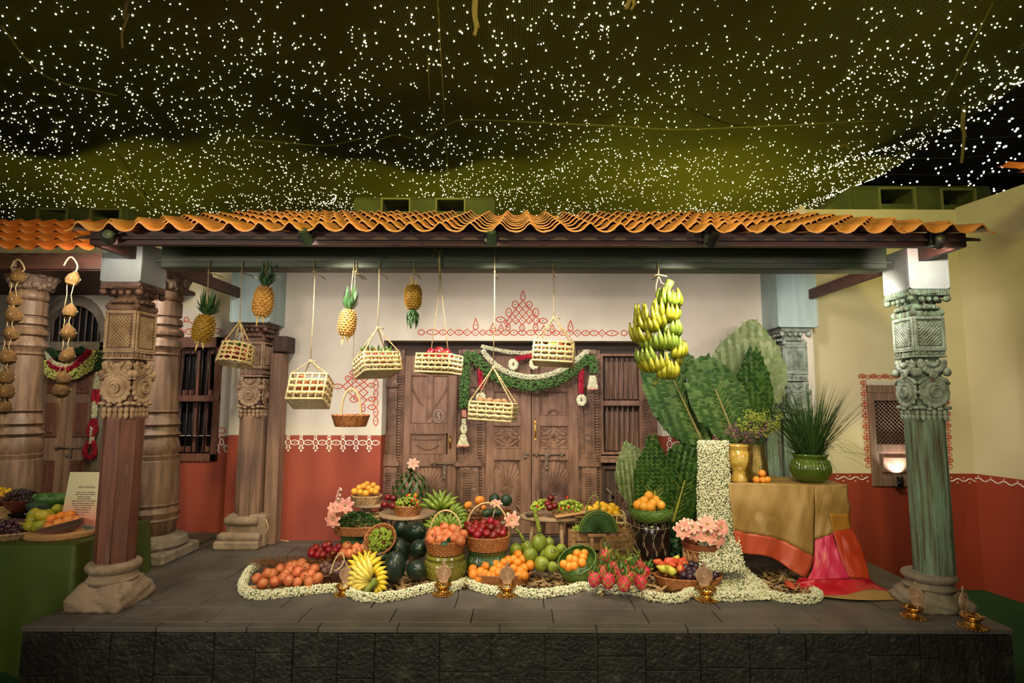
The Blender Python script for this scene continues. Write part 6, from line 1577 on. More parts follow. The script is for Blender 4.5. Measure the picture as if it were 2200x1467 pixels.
# ribbed green pot on the floor, left, with the herb tray
Yp = 5.85; c = Vector((xa(761, 1170, Yp), Yp, PZ)); hz = z_on(761, 1149, Yp) - PZ
lathe_thing('ceramic_pot', 'small ribbed green glazed pot under the herb tray', 'pot', c, [(r * 1.0, z) for r, z in pot_prof(.135, hz, .82)], 'glaze_green', 180, rib=30, ribd=.03)
def tray_basket(label, px, py_base, Y, zb, rt, rb, h, m, sy=.75, rows=None, handle=None):
    c = Vector((xa(px, py_base, Y), Y, zb)); root = thing('wicker_basket', label, 'basket', c); wicker(root, c, rt, rb, h, m, sy=sy, rows=rows)
    if handle: arch_handle(root, c, rt * .93, handle, h, 'cane')
    return root, c
tr, tc_ = tray_basket('oval brown wicker tray of green herbs on the ribbed pot', 771, 1147, Yp, PZ + hz + .004, .25, .215, .085, 'wicker', .62, 7)
q = MB(); rnd = random.Random(8)
for k in range(900):
    a = rnd.uniform(0, 2 * PI); r_ = .22 * rnd.random() ** .5; b0 = tc_ + Vector((r_ * math.cos(a), r_ * math.sin(a) * .6, .07 + .12 * (1 - (r_ / .22) ** 2))); d = Vector((math.cos(a) * .4 + rnd.uniform(-.5, .5), -.4 + rnd.uniform(-.5, .5), rnd.uniform(.1, 1))).normalized(); q.leaf(b0, b0 + d * rnd.uniform(.03, .055), .008, (0, -.5, 1), .003, .2, 2)
tag(obj('herb_bunch', q, 'herb', fix=False), 'heap of feathery green herbs in the oval wicker tray', 'herbs', kind='stuff')
# stools
def stool(label, px0, px1, py, Y, top_t=.03, legs=3, m='wood_pale', shape=1.0, zoff=0):
    xm_ = (xa(px0, py, Y) + xa(px1, py, Y)) / 2; r_ = (xa(px1, py, Y) - xa(px0, py, Y)) / 2; zt = z_on((px0 + px1) / 2, py, Y); root = thing('wooden_stool', label, 'stool', (xm_, Y, PZ))
    q = MB(); q.lathe([(r_ * .96, zt - top_t), (r_, zt - top_t * .7), (r_, zt - top_t * .2), (r_ * .98, zt)], 40, M=T((xm_, Y, 0)), sy=shape); obj('stool_top', q, m, root)
    for k in range(legs):
        a = 2 * PI * (k + .25) / legs; q = MB(); q.tube([(xm_ + r_ * .62 * math.cos(a), Y + r_ * .62 * math.sin(a) * shape, zt - top_t), (xm_ + r_ * .78 * math.cos(a), Y + r_ * .78 * math.sin(a) * shape, PZ)], [.026, .020], 8); obj('leg', q, m, root)
    return Vector((xm_, Y, zt)), r_
s1, sr1 = stool('pale wooden stool at the left under the basket of oranges', 762, 836, 1082, 6.22)
s2, sr2 = stool('round pale table under the palm leaf globe and grape basket', 818, 938, 1101, 6.02, .035, 4)
s3, sr3 = stool('low wooden stool behind the apple basket carrying avocados', 1000, 1100, 1114, 6.05)
s4, sr4 = stool('rustic wooden stool under the grape board before the doors', 1118, 1258, 1104, 6.0, .04, 4, shape=.7)
# coiled grass basket on its side under stool 1
c = Vector((xa(795, 1100, 5.98), 6.02, PZ)); root = thing('grass_basket', 'upturned coiled grass basket behind the herb tray', 'basket', c); q = MB()
for k in range(14): zz = PZ + .03 * k; rad = .155 - .0016 * k; q.tube([(c.x + rad * math.cos(2 * PI * i / 30), c.y + rad * math.sin(2 * PI * i / 30), zz + .015) for i in range(30)], .016, 5, caps=False, closed=True)
obj('grass_coil', q, 'wicker_pale', root)
# orange basket on stool 1
c = Vector((xa(789, 1080, 6.16), 6.16, s1.z + .002)); root = thing('wicker_basket', 'pale wicker basket of small oranges on the left stool', 'basket', c); wicker(root, c, .155, .115, .085, 'wicker_pale', sy=.85)
def A_(x, y): return (500 + x / 4.315, 960 + y / 4.315)
def Bp(x, y): return (860 + x / 4.315, 960 + y / 4.315)
def Cp(x, y): return (1200 + x / 4.315, 960 + y / 4.315)
def hz_(pts, fn, zb, Yf, k=.5): return heap([fn(*p) for p in pts], zb, Yf, k)
drop_pts(P_oray, hz_([(1135, 420), (1188, 425), (1240, 435), (1295, 412), (1345, 392), (1220, 372), (1250, 350), (1308, 362), (1178, 385), (1268, 388), (1330, 420)], A_, s1.z + .09, 6.06, .3), 'small orange in the pale basket on the left stool', 'oranges on the left stool', 'fruit', sc=.88)
# apples, grapes and leaf globe on table 2
drop_pts(P_appd, [at(828, 1086, 5.86), at(845, 1088, 5.82), at(846, 1072, 5.92), at(835, 1070, 5.98), at(857, 1086, 5.95)], 'dark red apple on the round table left of the grape basket', 'dark apples on the round table', 'fruit', sc=1.05)
c = Vector((xa(878, 1098, 5.9), 5.88, s2.z + .002)); root = thing('wicker_basket', 'round tan wicker basket of grapes on the pale table', 'basket', c); wicker(root, c, .142, .11, .095, 'wicker')
def grape_bunch(name, label, c, rx, ry, rz, n, r, m, seed=1, stem=True, M=None):
    root = thing(name, label, 'grapes', c); rnd = random.Random(seed); q = MB()
    for k in range(n):
        a = rnd.uniform(0, 2 * PI); u = rnd.uniform(-.25, 1); s = math.sqrt(max(0, 1 - u * u)) * rnd.uniform(.75, 1); p = Vector((rx * s * math.cos(a), ry * s * math.sin(a), rz * u)); 
        if M is not None: p = M @ p
        q.ell(Vector(c) + p, r * rnd.uniform(.85, 1.1), None, r * rnd.uniform(.95, 1.2), 8, 6)
    obj('grape', q, m, root, kind='stuff')
    if stem: q = MB(); q.tube(crv([Vector(c) + Vector((0, -ry * .5, rz * .7)), Vector(c) + Vector((.01, -ry * .3, rz * 1.15)), Vector(c) + Vector((.03, 0, rz * 1.3))], 3), .004, 5); obj('grape_stem', q, 'stalk', root)
    return root
grape_bunch('grape_bunch', 'green grapes heaped in the tan basket on the pale table', c + Vector((0, 0, .10)), .12, .11, .07, 120, .0125, 'grape_green', 3)
P_cher = single('cherry_tomato', 'cherry', lambda q: q.ell((0, 0, 0), .014, None, .013, 10, 7))
for p in ((876, 1065, 5.80), (893, 1069, 5.80), (896, 1076, 5.77), (887, 1077, 5.76), (898, 1084, 5.76)): P_cher.put(at(*p), (0, 0, 0), 1, 'red cherry tomato among the grapes in the tan basket', 'cherry tomatoes in the tan basket', 'tomato')
# palm leaf globe
c = at(884, 1040, 6.1); Rg = 40 / s_at(6.1); c.z = s2.z + Rg * 1.0; root = thing('leaf_globe', 'open globe of twisted palm leaf strips topped by a pink flower', 'ornament', c)
for k in range(15):
    q = MB(); a0 = 2 * PI * k / 15; vs = []; fs = []
    for i in range(15):
        u = i / 14; ph = PI * (.04 + .90 * u); a = a0 + 1.6 * u; w_ = .055 * math.sin(ph) ** .5 + .03
        for s in (-1, 1):
            aa = a + s * w_; vs.append(c + Vector((Rg * math.sin(ph) * math.cos(aa), Rg * math.sin(ph) * math.sin(aa), Rg * 1.04 * -math.cos(ph))))
    fs = [(2 * i, 2 * i + 1, 2 * i + 3, 2 * i + 2) for i in range(14)]; q.add(vs, fs, True); obj('leaf_strip', q, 'palm_leaf_dark' if k % 2 else 'palm_leaf', root, fix=False)
q = MB(); 
for k in range(14): a = 2 * PI * k / 14; b0 = c + Vector((0, 0, Rg * .95)); q.leaf(b0, b0 + Vector((math.cos(a) * .07, math.sin(a) * .07, .045)), .016, (0, 0, 1), .01, .2, 3)
obj('leaf_tuft', q, 'palm_leaf_dark', root, fix=False)
drop_pts(P_man, [c + Vector(v) for v in ((-.06, 0, -.12), (.05, .02, -.12), (0, -.05, -.05), (.03, .07, -.06))], 'mango inside the palm leaf globe', 'mangoes in the leaf globe', 'fruit', sc=.85)
def pink_flower(c, r, nrm=(0, -1, .3), label=None, group=None, petals=7, stemto=None):
    N_ = Vector(nrm).normalized(); root = thing('pink_flower', label, 'flower', c, group); sx = N_.orthogonal().normalized(); sy = N_.cross(sx)
    for k in range(petals):
        a = 2 * PI * k / petals + rr(-.12, .12); d = sx * math.cos(a) + sy * math.sin(a); e = Vector(c) + d * r * rr(.9, 1.05) + N_ * r * .15; sd = d.cross(N_)
        vs = []; fs = []; n = 5
        for i in range(n + 1):
            u = i / n; w_ = r * .35 * math.sin(PI * (.06 + .88 * u ** .8)) ** .6; p = Vector(c) + (e - Vector(c)) * u + N_ * r * .16 * math.sin(PI * u)
            vs += [p - sd * w_ + N_ * r * .06, p, p + sd * w_ + N_ * r * .06]
        for i in range(n):
            for j in (0, 1): q0 = i * 3 + j; fs.append((q0, q0 + 1, q0 + 4, q0 + 3))
        vs2 = [v - N_ * .004 for v in vs]; q = MB(); q.add(vs, fs, True); q.add(vs2, [tuple(reversed(f)) for f in fs], True); obj('petal', q, 'petal_pink' if k % 3 else 'petal_pink', root, fix=False)
        q = MB(); q.ell(e - N_ * .003 - d * r * .06, r * .2, r * .07, r * .2, 7, 5); obj('petal_tip', q, 'petal_edge', root)
    q = MB(); q.ell(Vector(c) + N_ * r * .12, r * .14, None, r * .14, 8, 5); obj('flower_centre', q, 'filler_yellow', root)
    if stemto is not None: q = MB(); q.tube([Vector(c) - N_ * .005, stemto], .004, 5); obj('stem', q, 'cane', root)
    return root
pf = lambda x, y, Y: at(x, y, Y)
pink_flower(pf(889, 998, 6.02), .062, (.1, -1, .6), 'pink felt flower on top of the palm leaf globe', stemto=c + Vector((0, 0, Rg)))
hb = tc_ + Vector((-.15, 0, .08))
for (x, y, r, n_, lab) in ((731, 1064, .062, (-.9, -.5, .3), 'topmost pink felt flower left of the herb tray, seen edge-on'), (719, 1094, .062, (-.3, -1, .3), 'pink felt flower second from the top left of the herb tray'), (730, 1088, .055, (0, -1, .4), 'small pink felt flower tucked behind two others at the herb tray'),
                     (744, 1088, .078, (.2, -1, .2), 'largest pink felt flower beside the herb tray'), (718, 1118, .078, (-.2, -1, -.1), 'lowest pink felt flower hanging over the tray rim')): pink_flower(pf(x, y, 5.66), r, n_, lab, stemto=hb)
# tilted basket of grapes
Yg = 5.35; c = at(821, 1163, Yg); root = thing('wicker_basket', 'tilted round wicker basket spilling green grapes beside the melons', 'basket', c); M_ = T(c, (R(52), R(-12), 0)); wicker(root, c, 33 / s_at(Yg), .09, .10, 'wicker', M=M_ @ T((0, 0, -.06)))
grape_bunch('grape_bunch', 'green grapes filling the tilted round basket', M_ @ Vector((0, 0, .01)), .115, .115, .07, 150, .0135, 'grape_green', 5, M=M_.to_3x3())
# watermelons
WL_ = ('large upright watermelon at the front left of the heap', 'round watermelon at the front right beside the olive pot', 'watermelon behind and above the large upright one', 'round watermelon in the middle right of the heap', 'biggest watermelon on the very top of the heap', 'watermelon at the top left of the heap under the pale table', 'watermelon at the left edge of the heap behind the bananas', 'smallest dark watermelon under the tilted grape basket', 'shadowed watermelon at the back of the heap')
for k_, (x, y, Y, sc, rot) in enumerate(((850, 1219, 5.02, .96, (.0, .12, 0)), (897, 1226, 5.06, .86, (1.2, 0, .4)), (861, 1184, 5.38, .9, (.3, -.2, 0)), (902, 1180, 5.36, .86, (1.3, 0, .2)), (892, 1144, 5.62, 1.06, (1.1, .9, .3)), (864, 1142, 5.80, .88, (.5, .2, 0)), (818, 1200, 5.30, .78, (1.2, .3, .8)), (786, 1191, 5.42, .6, (1.2, .4, 1.3)), (838, 1160, 5.62, .8, (1.3, 0, .6)))):
    P_wat.put(at(x, y, Y), rot, sc, WL_[k_], 'watermelons in the heap', 'fruit')
# wooden board with pomegranates and coir
a0, a1 = floor_at(541, 1272), floor_at(690, 1267); root = thing('serving_board', 'low brown board under the heap of pomegranates', 'board', (a0.x + .3, 5.0, PZ))
q = MB(); q.box(a0.x + .02, a1.x, 4.86, 5.28, PZ + .016, PZ + .036, .006); obj('board_top', q, 'wood_plank', root)
q = MB(); 
for (x, y) in ((a0.x + .06, 4.87), (a1.x - .05, 4.87)): q.box(x - .03, x + .03, y - .03, y + .03, PZ, PZ + .016, .002); q.box(x - .032, x + .032, y - .03, y + .0, PZ + .036, PZ + .07, .006)
obj('corner_block', q, 'wood_board', root)
pts = [(237, 1230), (292, 1278), (335, 1188), (400, 1258), (450, 1140), (480, 1225), (540, 1120), (545, 1155), (533, 1250), (612, 1265), (615, 1172), (645, 1095), (690, 1130), (770, 1140), (685, 1215), (720, 1265), (800, 1225), (385, 1190), (505, 1190), (735, 1190), (580, 1110)]
drop_pts(P_pom, hz_(pts, A_, PZ + .08, 4.90, .40), 'orange-red pomegranate in the heap on the brown board', 'pomegranates on the board', 'fruit', 1.4, 1.04)
q = MB(); rnd = random.Random(2)
for k in range(420):
    p0 = at(rnd.uniform(552, 705), 1228 - 26 * rnd.random(), rnd.uniform(5.25, 5.5)); p0.z = max(PZ + .01, min(p0.z, PZ + .12)); d = Vector((rnd.uniform(-.09, .09), rnd.uniform(-.05, .05), rnd.uniform(-.02, .05))); q.tube([p0, p0 + d * .5 + Vector((0, 0, .02)), p0 + d], .0022, 3, caps=False)
tag(obj('coir_fibre', q, 'coir'), 'tangle of brown coir fibre behind the pomegranate board', 'coir', kind='stuff')
# apple basket and second pomegranate basket
c = floor_at(695, 1217, .14); c.y = 5.45; c.x = xa(697, 1205, 5.45); root = thing('wicker_basket', 'low wicker basket of red apples behind the pomegranate heap', 'basket', c); wicker(root, c, .165, .13, .10, 'wicker', sy=.8)
drop_pts(P_app, hz_([(745, 970), (825, 970), (900, 915), (900, 965), (845, 1015), (965, 965), (995, 938), (868, 925), (780, 945), (935, 1000), (740, 1000), (800, 1010)], A_, PZ + .13, 5.35, .3), 'red apple in the low basket behind the pomegranate heap', 'apples in the low basket', 'fruit', 1.4)
c = Vector((xa(757, 1215, 5.30), 5.30, PZ)); root = thing('wicker_basket', 'small wicker basket of pomegranates behind the ripe bananas', 'basket', c); wicker(root, c, .13, .10, .11, 'wicker')
drop_pts(P_pom, hz_([(1068, 930), (1158, 940), (1095, 1000), (1035, 995), (1222, 950), (1145, 985), (1180, 975)], A_, PZ + .15, 5.22, .3), 'pomegranate in the small basket behind the ripe bananas', 'pomegranates in the small basket', 'fruit', 1.4, 1.0)
# figs
c = Vector((xa(722, 1245, 5.06), 5.06, PZ)); root = thing('wicker_basket', 'shallow dark basket of figs with rope loops behind the left brass lamp', 'basket', c); wicker(root, c, .13, .09, .05, 'wicker_dark')
q = MB(); q.tube(crv([at(712, 1235, 4.98), at(722, 1205, 5.02), at(735, 1190, 5.06), at(742, 1205, 5.05), at(733, 1222, 5.0), at(720, 1228, 4.98)], 6), .007, 6); obj('rope_handle', q, 'rope', root)
drop_pts(P_fig, hz_([(835, 1115), (880, 1100), (905, 1130), (940, 1150), (860, 1150), (985, 1100), (1020, 1110), (1040, 1140), (1000, 1145), (960, 1120), (1045, 1085), (870, 1170), (925, 1165), (1025, 1170), (975, 1170)], A_, PZ + .07, 4.98, .3), 'small purple-green fig in the shallow dark basket', 'figs in the shallow basket', 'fruit', 1.2)
# ripe bananas
Yb2 = 4.86; c = at(803, 1245, Yb2 + .08); root = thing('banana_bunch', 'bunch of ripe yellow bananas lying at the front by the jasmine line', 'bananas', (c.x, c.y, PZ))
def fan(root, cpx, Y, a0, a1, n, L0, r, m, bulge=.045, yo=0.0, jit=.06, tipdy=-.03):
    for k in range(n):
        a = R(a0 + (a1 - a0) * k / max(1, n - 1)); c = at(cpx[0] + 4 * math.cos(a), cpx[1] - 4 * math.sin(a), Y); L_ = L0 / s_at(Y) * rr(1 - jit, 1 + jit); d = Vector((math.cos(a), tipdy / .15 * L_ + yo, math.sin(a))) * L_
        pz = Vector((-math.sin(a), 0, math.cos(a))) * (1 if math.cos(a) < 0 else -1)
        q = MB(); banana(q, c, c + d, Vector((0, -bulge, 0)) - pz * bulge * .5, r); obj('banana', q, m, root)
        q = MB(); q.ell(c + d, r * .3, None, r * .34, 5, 4); obj('banana_tip', q, 'banana_tip', root)
fan(root, (790, 1228), Yb2 + .14, 25, 205, 11, 40, .0215, 'banana_yellow'); fan(root, (793, 1226), Yb2 + .10, 40, 190, 8, 31, .020, 'banana_yellow')
fan(root, (800, 1250), Yb2 + .06, 100, 232, 10, 50, .0215, 'banana_pale'); fan(root, (802, 1252), Yb2 + .02, 130, 215, 6, 38, .020, 'banana_pale')
fan(root, (806, 1240), Yb2 + .10, -95, 60, 8, 29, .020, 'banana_yellow'); fan(root, (808, 1252), Yb2 + .05, -110, 20, 6, 26, .019, 'banana_yellow')
q = MB(); q.ell(at(806, 1254, Yb2 - .02), .03, .05, .04, 10, 7); q.tube([at(806, 1254, Yb2), at(796, 1262, Yb2 - .10), at(788, 1272, Yb2 - .14)], [.03, .022, .02], 8); obj('bunch_stalk', q, 'stalk', root)
# green bananas on a stand behind the olive pot
c = at(950, 1120, 5.75); root = thing('banana_bunch', 'bunch of green bananas standing behind the handled pomegranate basket', 'bananas', (c.x, 5.8, PZ))
q = MB(); q.tube([(c.x, 5.82, PZ), (c.x - .01, 5.84, PZ + .3), at(945, 1062, 5.84)], [.035, .035, .025], 8); obj('bunch_stalk', q, 'stalk', root)
for (x, y, a0, a1, n, L_, Y) in ((948, 1098, 20, 165, 9, 42, 5.70), (950, 1100, 35, 150, 6, 34, 5.64), (972, 1112, -40, 75, 8, 32, 5.66), (948, 1142, 30, 160, 9, 36, 5.62), (972, 1142, 20, 140, 8, 36, 5.60), (985, 1138, -20, 60, 5, 30, 5.66)): fan(root, (x, y), Y, a0, a1, n, L_, .023, 'banana_green', .04)
# olive pot with pomegranate basket
Yo = onz(958, 1262).y + .17; co = Vector((xa(959, 1220, Yo), Yo, PZ)); zt = z_on(959, 1188, Yo) - PZ
root = thing('ceramic_pot', 'large olive glazed pot with incised diamond pattern', 'pot', co)
pr = [(.12, 0), (.15, .02), (.175, zt * .25), (.19, zt * .5), (.185, zt * .68), (.165, zt * .80), (.17, zt * .84), (.178, zt * .9), (.172, zt * .98), (.16, zt), (.15, zt * .96), (.15, zt * .7)]
q = MB(); q.lathe(pr, 48, M=T(co), cap=False); obj('pot_body', q, 'glaze_olive', root)
def rad_at(pr, z):
    for (r0, z0), (r1, z1) in zip(pr, pr[1:]):
        if z0 <= z <= z1: return r0 + (r1 - r0) * (z - z0) / max(1e-6, z1 - z0)
    return pr[0][0]
q = MB()
for s in (1, -1):
    for k in range(30):
        P_ = []
        for i in range(7): z = zt * (.24 + .40 * i / 6); a = 2 * PI * k / 30 + s * .35 * i / 6; r_ = rad_at(pr, z) + .001; P_.append((co.x + r_ * math.cos(a), co.y + r_ * math.sin(a), PZ + z))
        q.tube(P_, .0028, 3, caps=False)
for k in range(28):
    a = 2 * PI * k / 28; q.tube([(co.x + (rad_at(pr, zt * v) + .002) * math.cos(a + w_), co.y + (rad_at(pr, zt * v) + .002) * math.sin(a + w_), PZ + zt * v) for v, w_ in ((.66, 0), (.72, .08), (.78, .18))], .005, 4)
for v in (.23, .65, .80): r_ = rad_at(pr, zt * v) + .001; q.tube([(co.x + r_ * math.cos(2 * PI * i / 40), co.y + r_ * math.sin(2 * PI * i / 40), PZ + zt * v) for i in range(40)], .004, 4, caps=False, closed=True)
obj('incised_pattern', q, 'glaze_olive', root, kind='stuff')
c = co + Vector((0, 0, zt + .003)); root = thing('wicker_basket', 'handled wicker basket of pomegranates on the olive pot', 'basket', c); wicker(root, c, .178, .150, .115, 'wicker'); arch_handle(root, c, .145, .25, .115)
pts = [(300, 812), (345, 785), (417, 748), (430, 805), (500, 765), (540, 782), (595, 812), (508, 852), (370, 862), (565, 870), (296, 858), (460, 830), (430, 870), (360, 820), (530, 830)]
drop_pts(P_pom, hz_(pts, Bp, c.z + .13, Yo - .12, .25), 'pomegranate heaped in the handled basket on the olive pot', 'pomegranates in the handled basket', 'fruit', 1.5, 1.08)
q = MB(); l0 = at(965, 1165, Yo - .17); q.leaf(l0, l0 + Vector((-.07, -.02, -.02)), .02, (0, -1, .3), .01, .2, 4); q.leaf(l0, l0 + Vector((.02, -.02, .05)), .018, (0, -1, .3), .01, .2, 4); tag(obj('leaf', q, 'dark_leaf', fix=False), 'dark green leaf resting on the pomegranates of the handled basket', 'leaf')
# green ribbed pot with apple basket
Yq = 5.32; cq = Vector((xa(1049, 1200, Yq), Yq, PZ)); zq = z_on(1049, 1178, Yq) - PZ
lathe_thing('ceramic_pot', 'ribbed dark green pot under the handled apple basket', 'pot', cq, pot_prof(.188, zq, .84), 'glaze_green', 216, rib=36, ribd=.028)
c = cq + Vector((0, 0, zq + .003)); root = thing('wicker_basket', 'handled wicker basket of red apples on the ribbed green pot', 'basket', c); wicker(root, c, .205, .175, .12, 'wicker'); arch_handle(root, c, .19, .27, .13)
pts = [(640, 725), (713, 718), (780, 703), (845, 688), (905, 715), (675, 780), (748, 785), (810, 805), (845, 750), (915, 785), (920, 738), (975, 762), (875, 822), (958, 805), (650, 765), (700, 750), (770, 745), (930, 760), (725, 820)]
drop_pts(P_app, hz_(pts, Bp, c.z + .12, Yq - .14, .3), 'red apple in the handled basket on the ribbed pot', 'apples in the handled basket', 'fruit', 1.5, 1.06)
# stool 3 goods
drop_pts(P_kiwi, [at(x, y, Y) for x, y, Y in ((1011, 1098, 5.85), (1020, 1092, 5.88), (1028, 1097, 5.84), (1034, 1100, 5.86), (1015, 1090, 5.95), (1030, 1090, 5.94))], 'small brown kiwi in the little dark basket on the low stool', 'kiwis on the low stool', 'fruit', sc=.8)
c = Vector((xa(1020, 1110, 5.88), 5.88, s3.z + .002)); root = thing('wicker_basket', 'little dark wicker basket of kiwis on the low stool', 'basket', c); wicker(root, c, .085, .06, .05, 'wicker_dark')
P_pap = single('papaya', 'papaya', lambda q: q.ell((0, 0, 0), .056, .046, .050, 14, 10))
P_pap.put(at(1033, 1076, 6.05), (0, .2, .3), 1.0, 'orange papaya on the low stool behind the apple basket handle', None, 'fruit'); P_pap.put(at(1008, 1086, 6.02), (0, -.4, .3), .8, 'cut orange papaya half at the left of the low stool', None, 'fruit'); P_pap.put(at(1041, 1091, 5.92), (0, .2, .9), .55, 'small orange fruit between the kiwis and the avocado', None, 'fruit')
P_avo.put(at(1049, 1102, 5.80), (0, 1.3, .2), .98, 'dark avocado lying left on the low stool', None, 'fruit'); P_avo.put(at(1068, 1101, 5.82), (0, 1.5, -.2), .98, 'dark avocado lying right on the low stool', None, 'fruit')
c = Vector((xa(1076, 1106, 6.0), 6.02, s3.z + .002)); root = thing('wicker_basket', 'small wicker basket of green melons on the low stool', 'basket', c); wicker(root, c, .12, .09, .075, 'wicker')
P_sm = single('green_melon', 'melon_green', lambda q: q.lathe([(.012, -.056), (.04, -.046), (.060, -.01), (.055, .03), (.025, .056), (.008, .05)], 40, rib=9, ribd=.05))
P_sm.put(at(1089, 1075, 5.98), (.1, .1, 0), 1.0, 'ribbed dark green melon, right one in the small basket', None, 'fruit'); P_sm.put(at(1064, 1072, 6.04), (.1, -.2, 1), .92, 'ribbed dark green melon, left one in the small basket', None, 'fruit')
pink_flower(at(1068, 1083, 5.55), .055, (.1, -.6, 1), 'pink felt flower on a stick above the apple basket', stemto=at(1059, 1117, 5.45))
pink_flower(at(1101, 1117, 5.25), .070, (.3, -1, .1), 'pink felt flower leaning on the right rim of the apple basket', stemto=at(1090, 1138, 5.28))
# orange basket in front
Yor = onz(1075, 1264).y + .12; c = Vector((xa(1075, 1262, Yor), Yor, PZ)); root = thing('wicker_basket', 'wide low wicker basket of oranges at the front by the jasmine line', 'basket', c); wicker(root, c, .275, .235, .10, 'wicker', sy=.52, rows=8)
pts = [(683, 1133), (690, 1180), (800, 1103), (797, 1180), (755, 1162), (885, 1085), (878, 1202), (878, 1148), (740, 1225), (820, 1238), (970, 1072), (975, 1142), (975, 1188), (1060, 1042), (1100, 998), (1095, 1075), (1150, 1042), (1058, 1128), (1125, 1145), (1108, 1192), (1158, 1122), (1215, 1095), (1160, 1190), (1010, 1052), (830, 1200), (930, 1110), (1030, 1160), (1040, 1210), (920, 1170), (760, 1200)]
drop_pts(P_ora, hz_(pts, Bp, PZ + .12, Yor - .05, .42), 'bright orange in the wide front basket', 'oranges in the front basket', 'fruit', 1.5, 1.06)
# green coconuts
for (x, y, Y, sc, rt) in ((1295, 890, 5.55, 1.12, (0, .1, 0)), (1410, 990, 5.30, 1.12, (.9, .3, 0)), (1215, 1005, 5.25, .98, (.3, -.2, 0)), (1320, 1082, 5.15, .98, (1.3, 0, .3)), (1425, 1112, 5.1, .72, (1.2, 0, 0)), (1182, 930, 5.5, .9, (.8, 0, .5)), (1078, 962, 5.4, .88, (.2, .1, 0)), (1500, 948, 5.5, .8, (1, .5, 0)), (1390, 890, 5.65, .7, (0, 0, 0)), (1350, 1010, 5.45, .8, (.4, .3, 0)), (1240, 950, 5.6, .8, (0, 0, 0)), (1100, 1020, 5.45, .8, (1, 0, 0))):
    P_coc.put(at(*Bp(x, y), Y), rt, sc, 'green coconut in the pile behind the front oranges', 'green coconuts in the pile', 'fruit')
for (lab, pts, r_) in (('thick curved green coconut stalk standing up before the doors', [(1300, 790), (1285, 720), (1262, 640), (1255, 580), (1264, 562)], .020), ('knotty coconut stalk leaning left from the coconut pile', [(1160, 880), (1115, 800), (1060, 745), (1040, 715)], .016)):
    q = MB(); P_ = crv([at(*Bp(*p), 5.48) for p in pts], 4); q.tube(P_, [r_ * (1 - .5 * i / len(P_)) for i in range(len(P_))], 8)
    for i in range(2, len(P_) - 2, 3): q.ell(P_[i] + Vector((r_ * .6, -.01, 0)), .010, .010, .012, 6, 4)
    tag(obj('coconut_stalk', q, 'coconut_green' if 'thick' in lab else 'stalk'), lab, 'stalk')
# grape board
c = at(1232, 1096, 5.86); root = thing('cutting_board', 'tilted wooden board of grapes on the rustic stool', 'board', c); q = MB(); q.box(-.17, .17, -.11, .11, -.012, .012, .005, M=T((xa(1226, 1095, 5.86), 5.86, s4.z + .045), (0, -.12, .15))); obj('board_slab', q, 'wood_board', root)
q = MB(); q.box(-.05, .05, -.1, .1, -.02, 0, .004, M=T((xa(1245, 1095, 5.86), 5.9, s4.z + .025))); obj('board_foot', q, 'wood_board', root)
grape_bunch('grape_bunch', 'green grapes lying left on the rustic stool', at(1168, 1082, 5.88) - Vector((0, 0, .035)), .125, .08, .07, 110, .0135, 'grape_green', 12)
grape_bunch('grape_bunch', 'green grapes lying on the tilted wooden board', at(1226, 1084, 5.84) - Vector((0, 0, .03)), .135, .085, .07, 120, .0135, 'grape_green', 14)
for k, p in enumerate([(1405, 474, 5.85), (1378, 525, 5.78), (1395, 562, 5.74), (1440, 545, 5.76)]): (P_appd).put(at(*Bp(p[0], p[1]), p[2]), rot_rand(1), 1.0, 'dark red apple among the grapes on the rustic stool', 'dark apples on the rustic stool', 'fruit')
for p in ((1280, 548), (1568, 552), (1555, 468), (1500, 572)): P_cher.put(at(*Bp(*p), 5.74), (0, 0, 0), 1, 'red cherry tomato beside the grapes on the rustic stool', 'cherry tomatoes on the rustic stool', 'tomato')
# grinding stones / little dishes
c = at(1141, 1096, 5.84); q = MB(); q.lathe([(.02, 0), (.045, .012), (.055, .03), (.048, .03), (.02, .012)], 16, M=T((c.x, 5.86, s4.z + .002)), cap=False); tag(obj('small_dish', q, 'iron'), 'small dark dish at the left end of the rustic stool', 'dish')
# palm bowl with oranges, tipped over
def woven_shell(root, M_, Rr, open_r, depth, m='palm_leaf', n=22, rows=7, rib=True):
    """bowl skin of plaited leaf strips: each strip runs diagonally round the bowl"""
    for s in (1, -1):
        q = MB(); qr = MB()
        for k in range(n):
            vs = []; P_ = []
            for i in range(13):
                u = i / 12; ph = u * 1.0; r_ = Rr * math.sin(.02 + (PI / 2 + .26) * u); z = -depth * math.cos(.0 + (PI / 2 + .28) * u) ; r_ += .003 * (1 if (i + k) % 2 else -1) * s
                a = 2 * PI * k / n + s * 1.1 * u; w_ = PI / n * .98
                vs.append((r_ * math.cos(a - w_), r_ * math.sin(a - w_), z)); vs.append((r_ * math.cos(a + w_), r_ * math.sin(a + w_), z)); P_.append(((r_ + .003) * math.cos(a + w_), (r_ + .003) * math.sin(a + w_), z))
            q.add(vs, [(2 * i, 2 * i + 1, 2 * i + 3, 2 * i + 2) for i in range(12)], True, M_)
            if s == 1 or True: qr.tube(P_[3:], .0016, 3, caps=False, M=M_)
        obj('plaited_strip', q, m, root, fix=False, kind='stuff'); obj('leaf_edge', qr, 'palm_rib', root, kind='stuff')
    q = MB(); r_ = Rr * math.sin(PI / 2 + .28); z = -depth * math.cos(PI / 2 + .28); q.tube([(r_ * math.cos(2 * PI * i / 40), r_ * math.sin(2 * PI * i / 40), z + .004 * math.cos(i * 2)) for i in range(40)], .007, 5, caps=False, closed=True, M=M_); obj('rolled_rim', q, m, root)
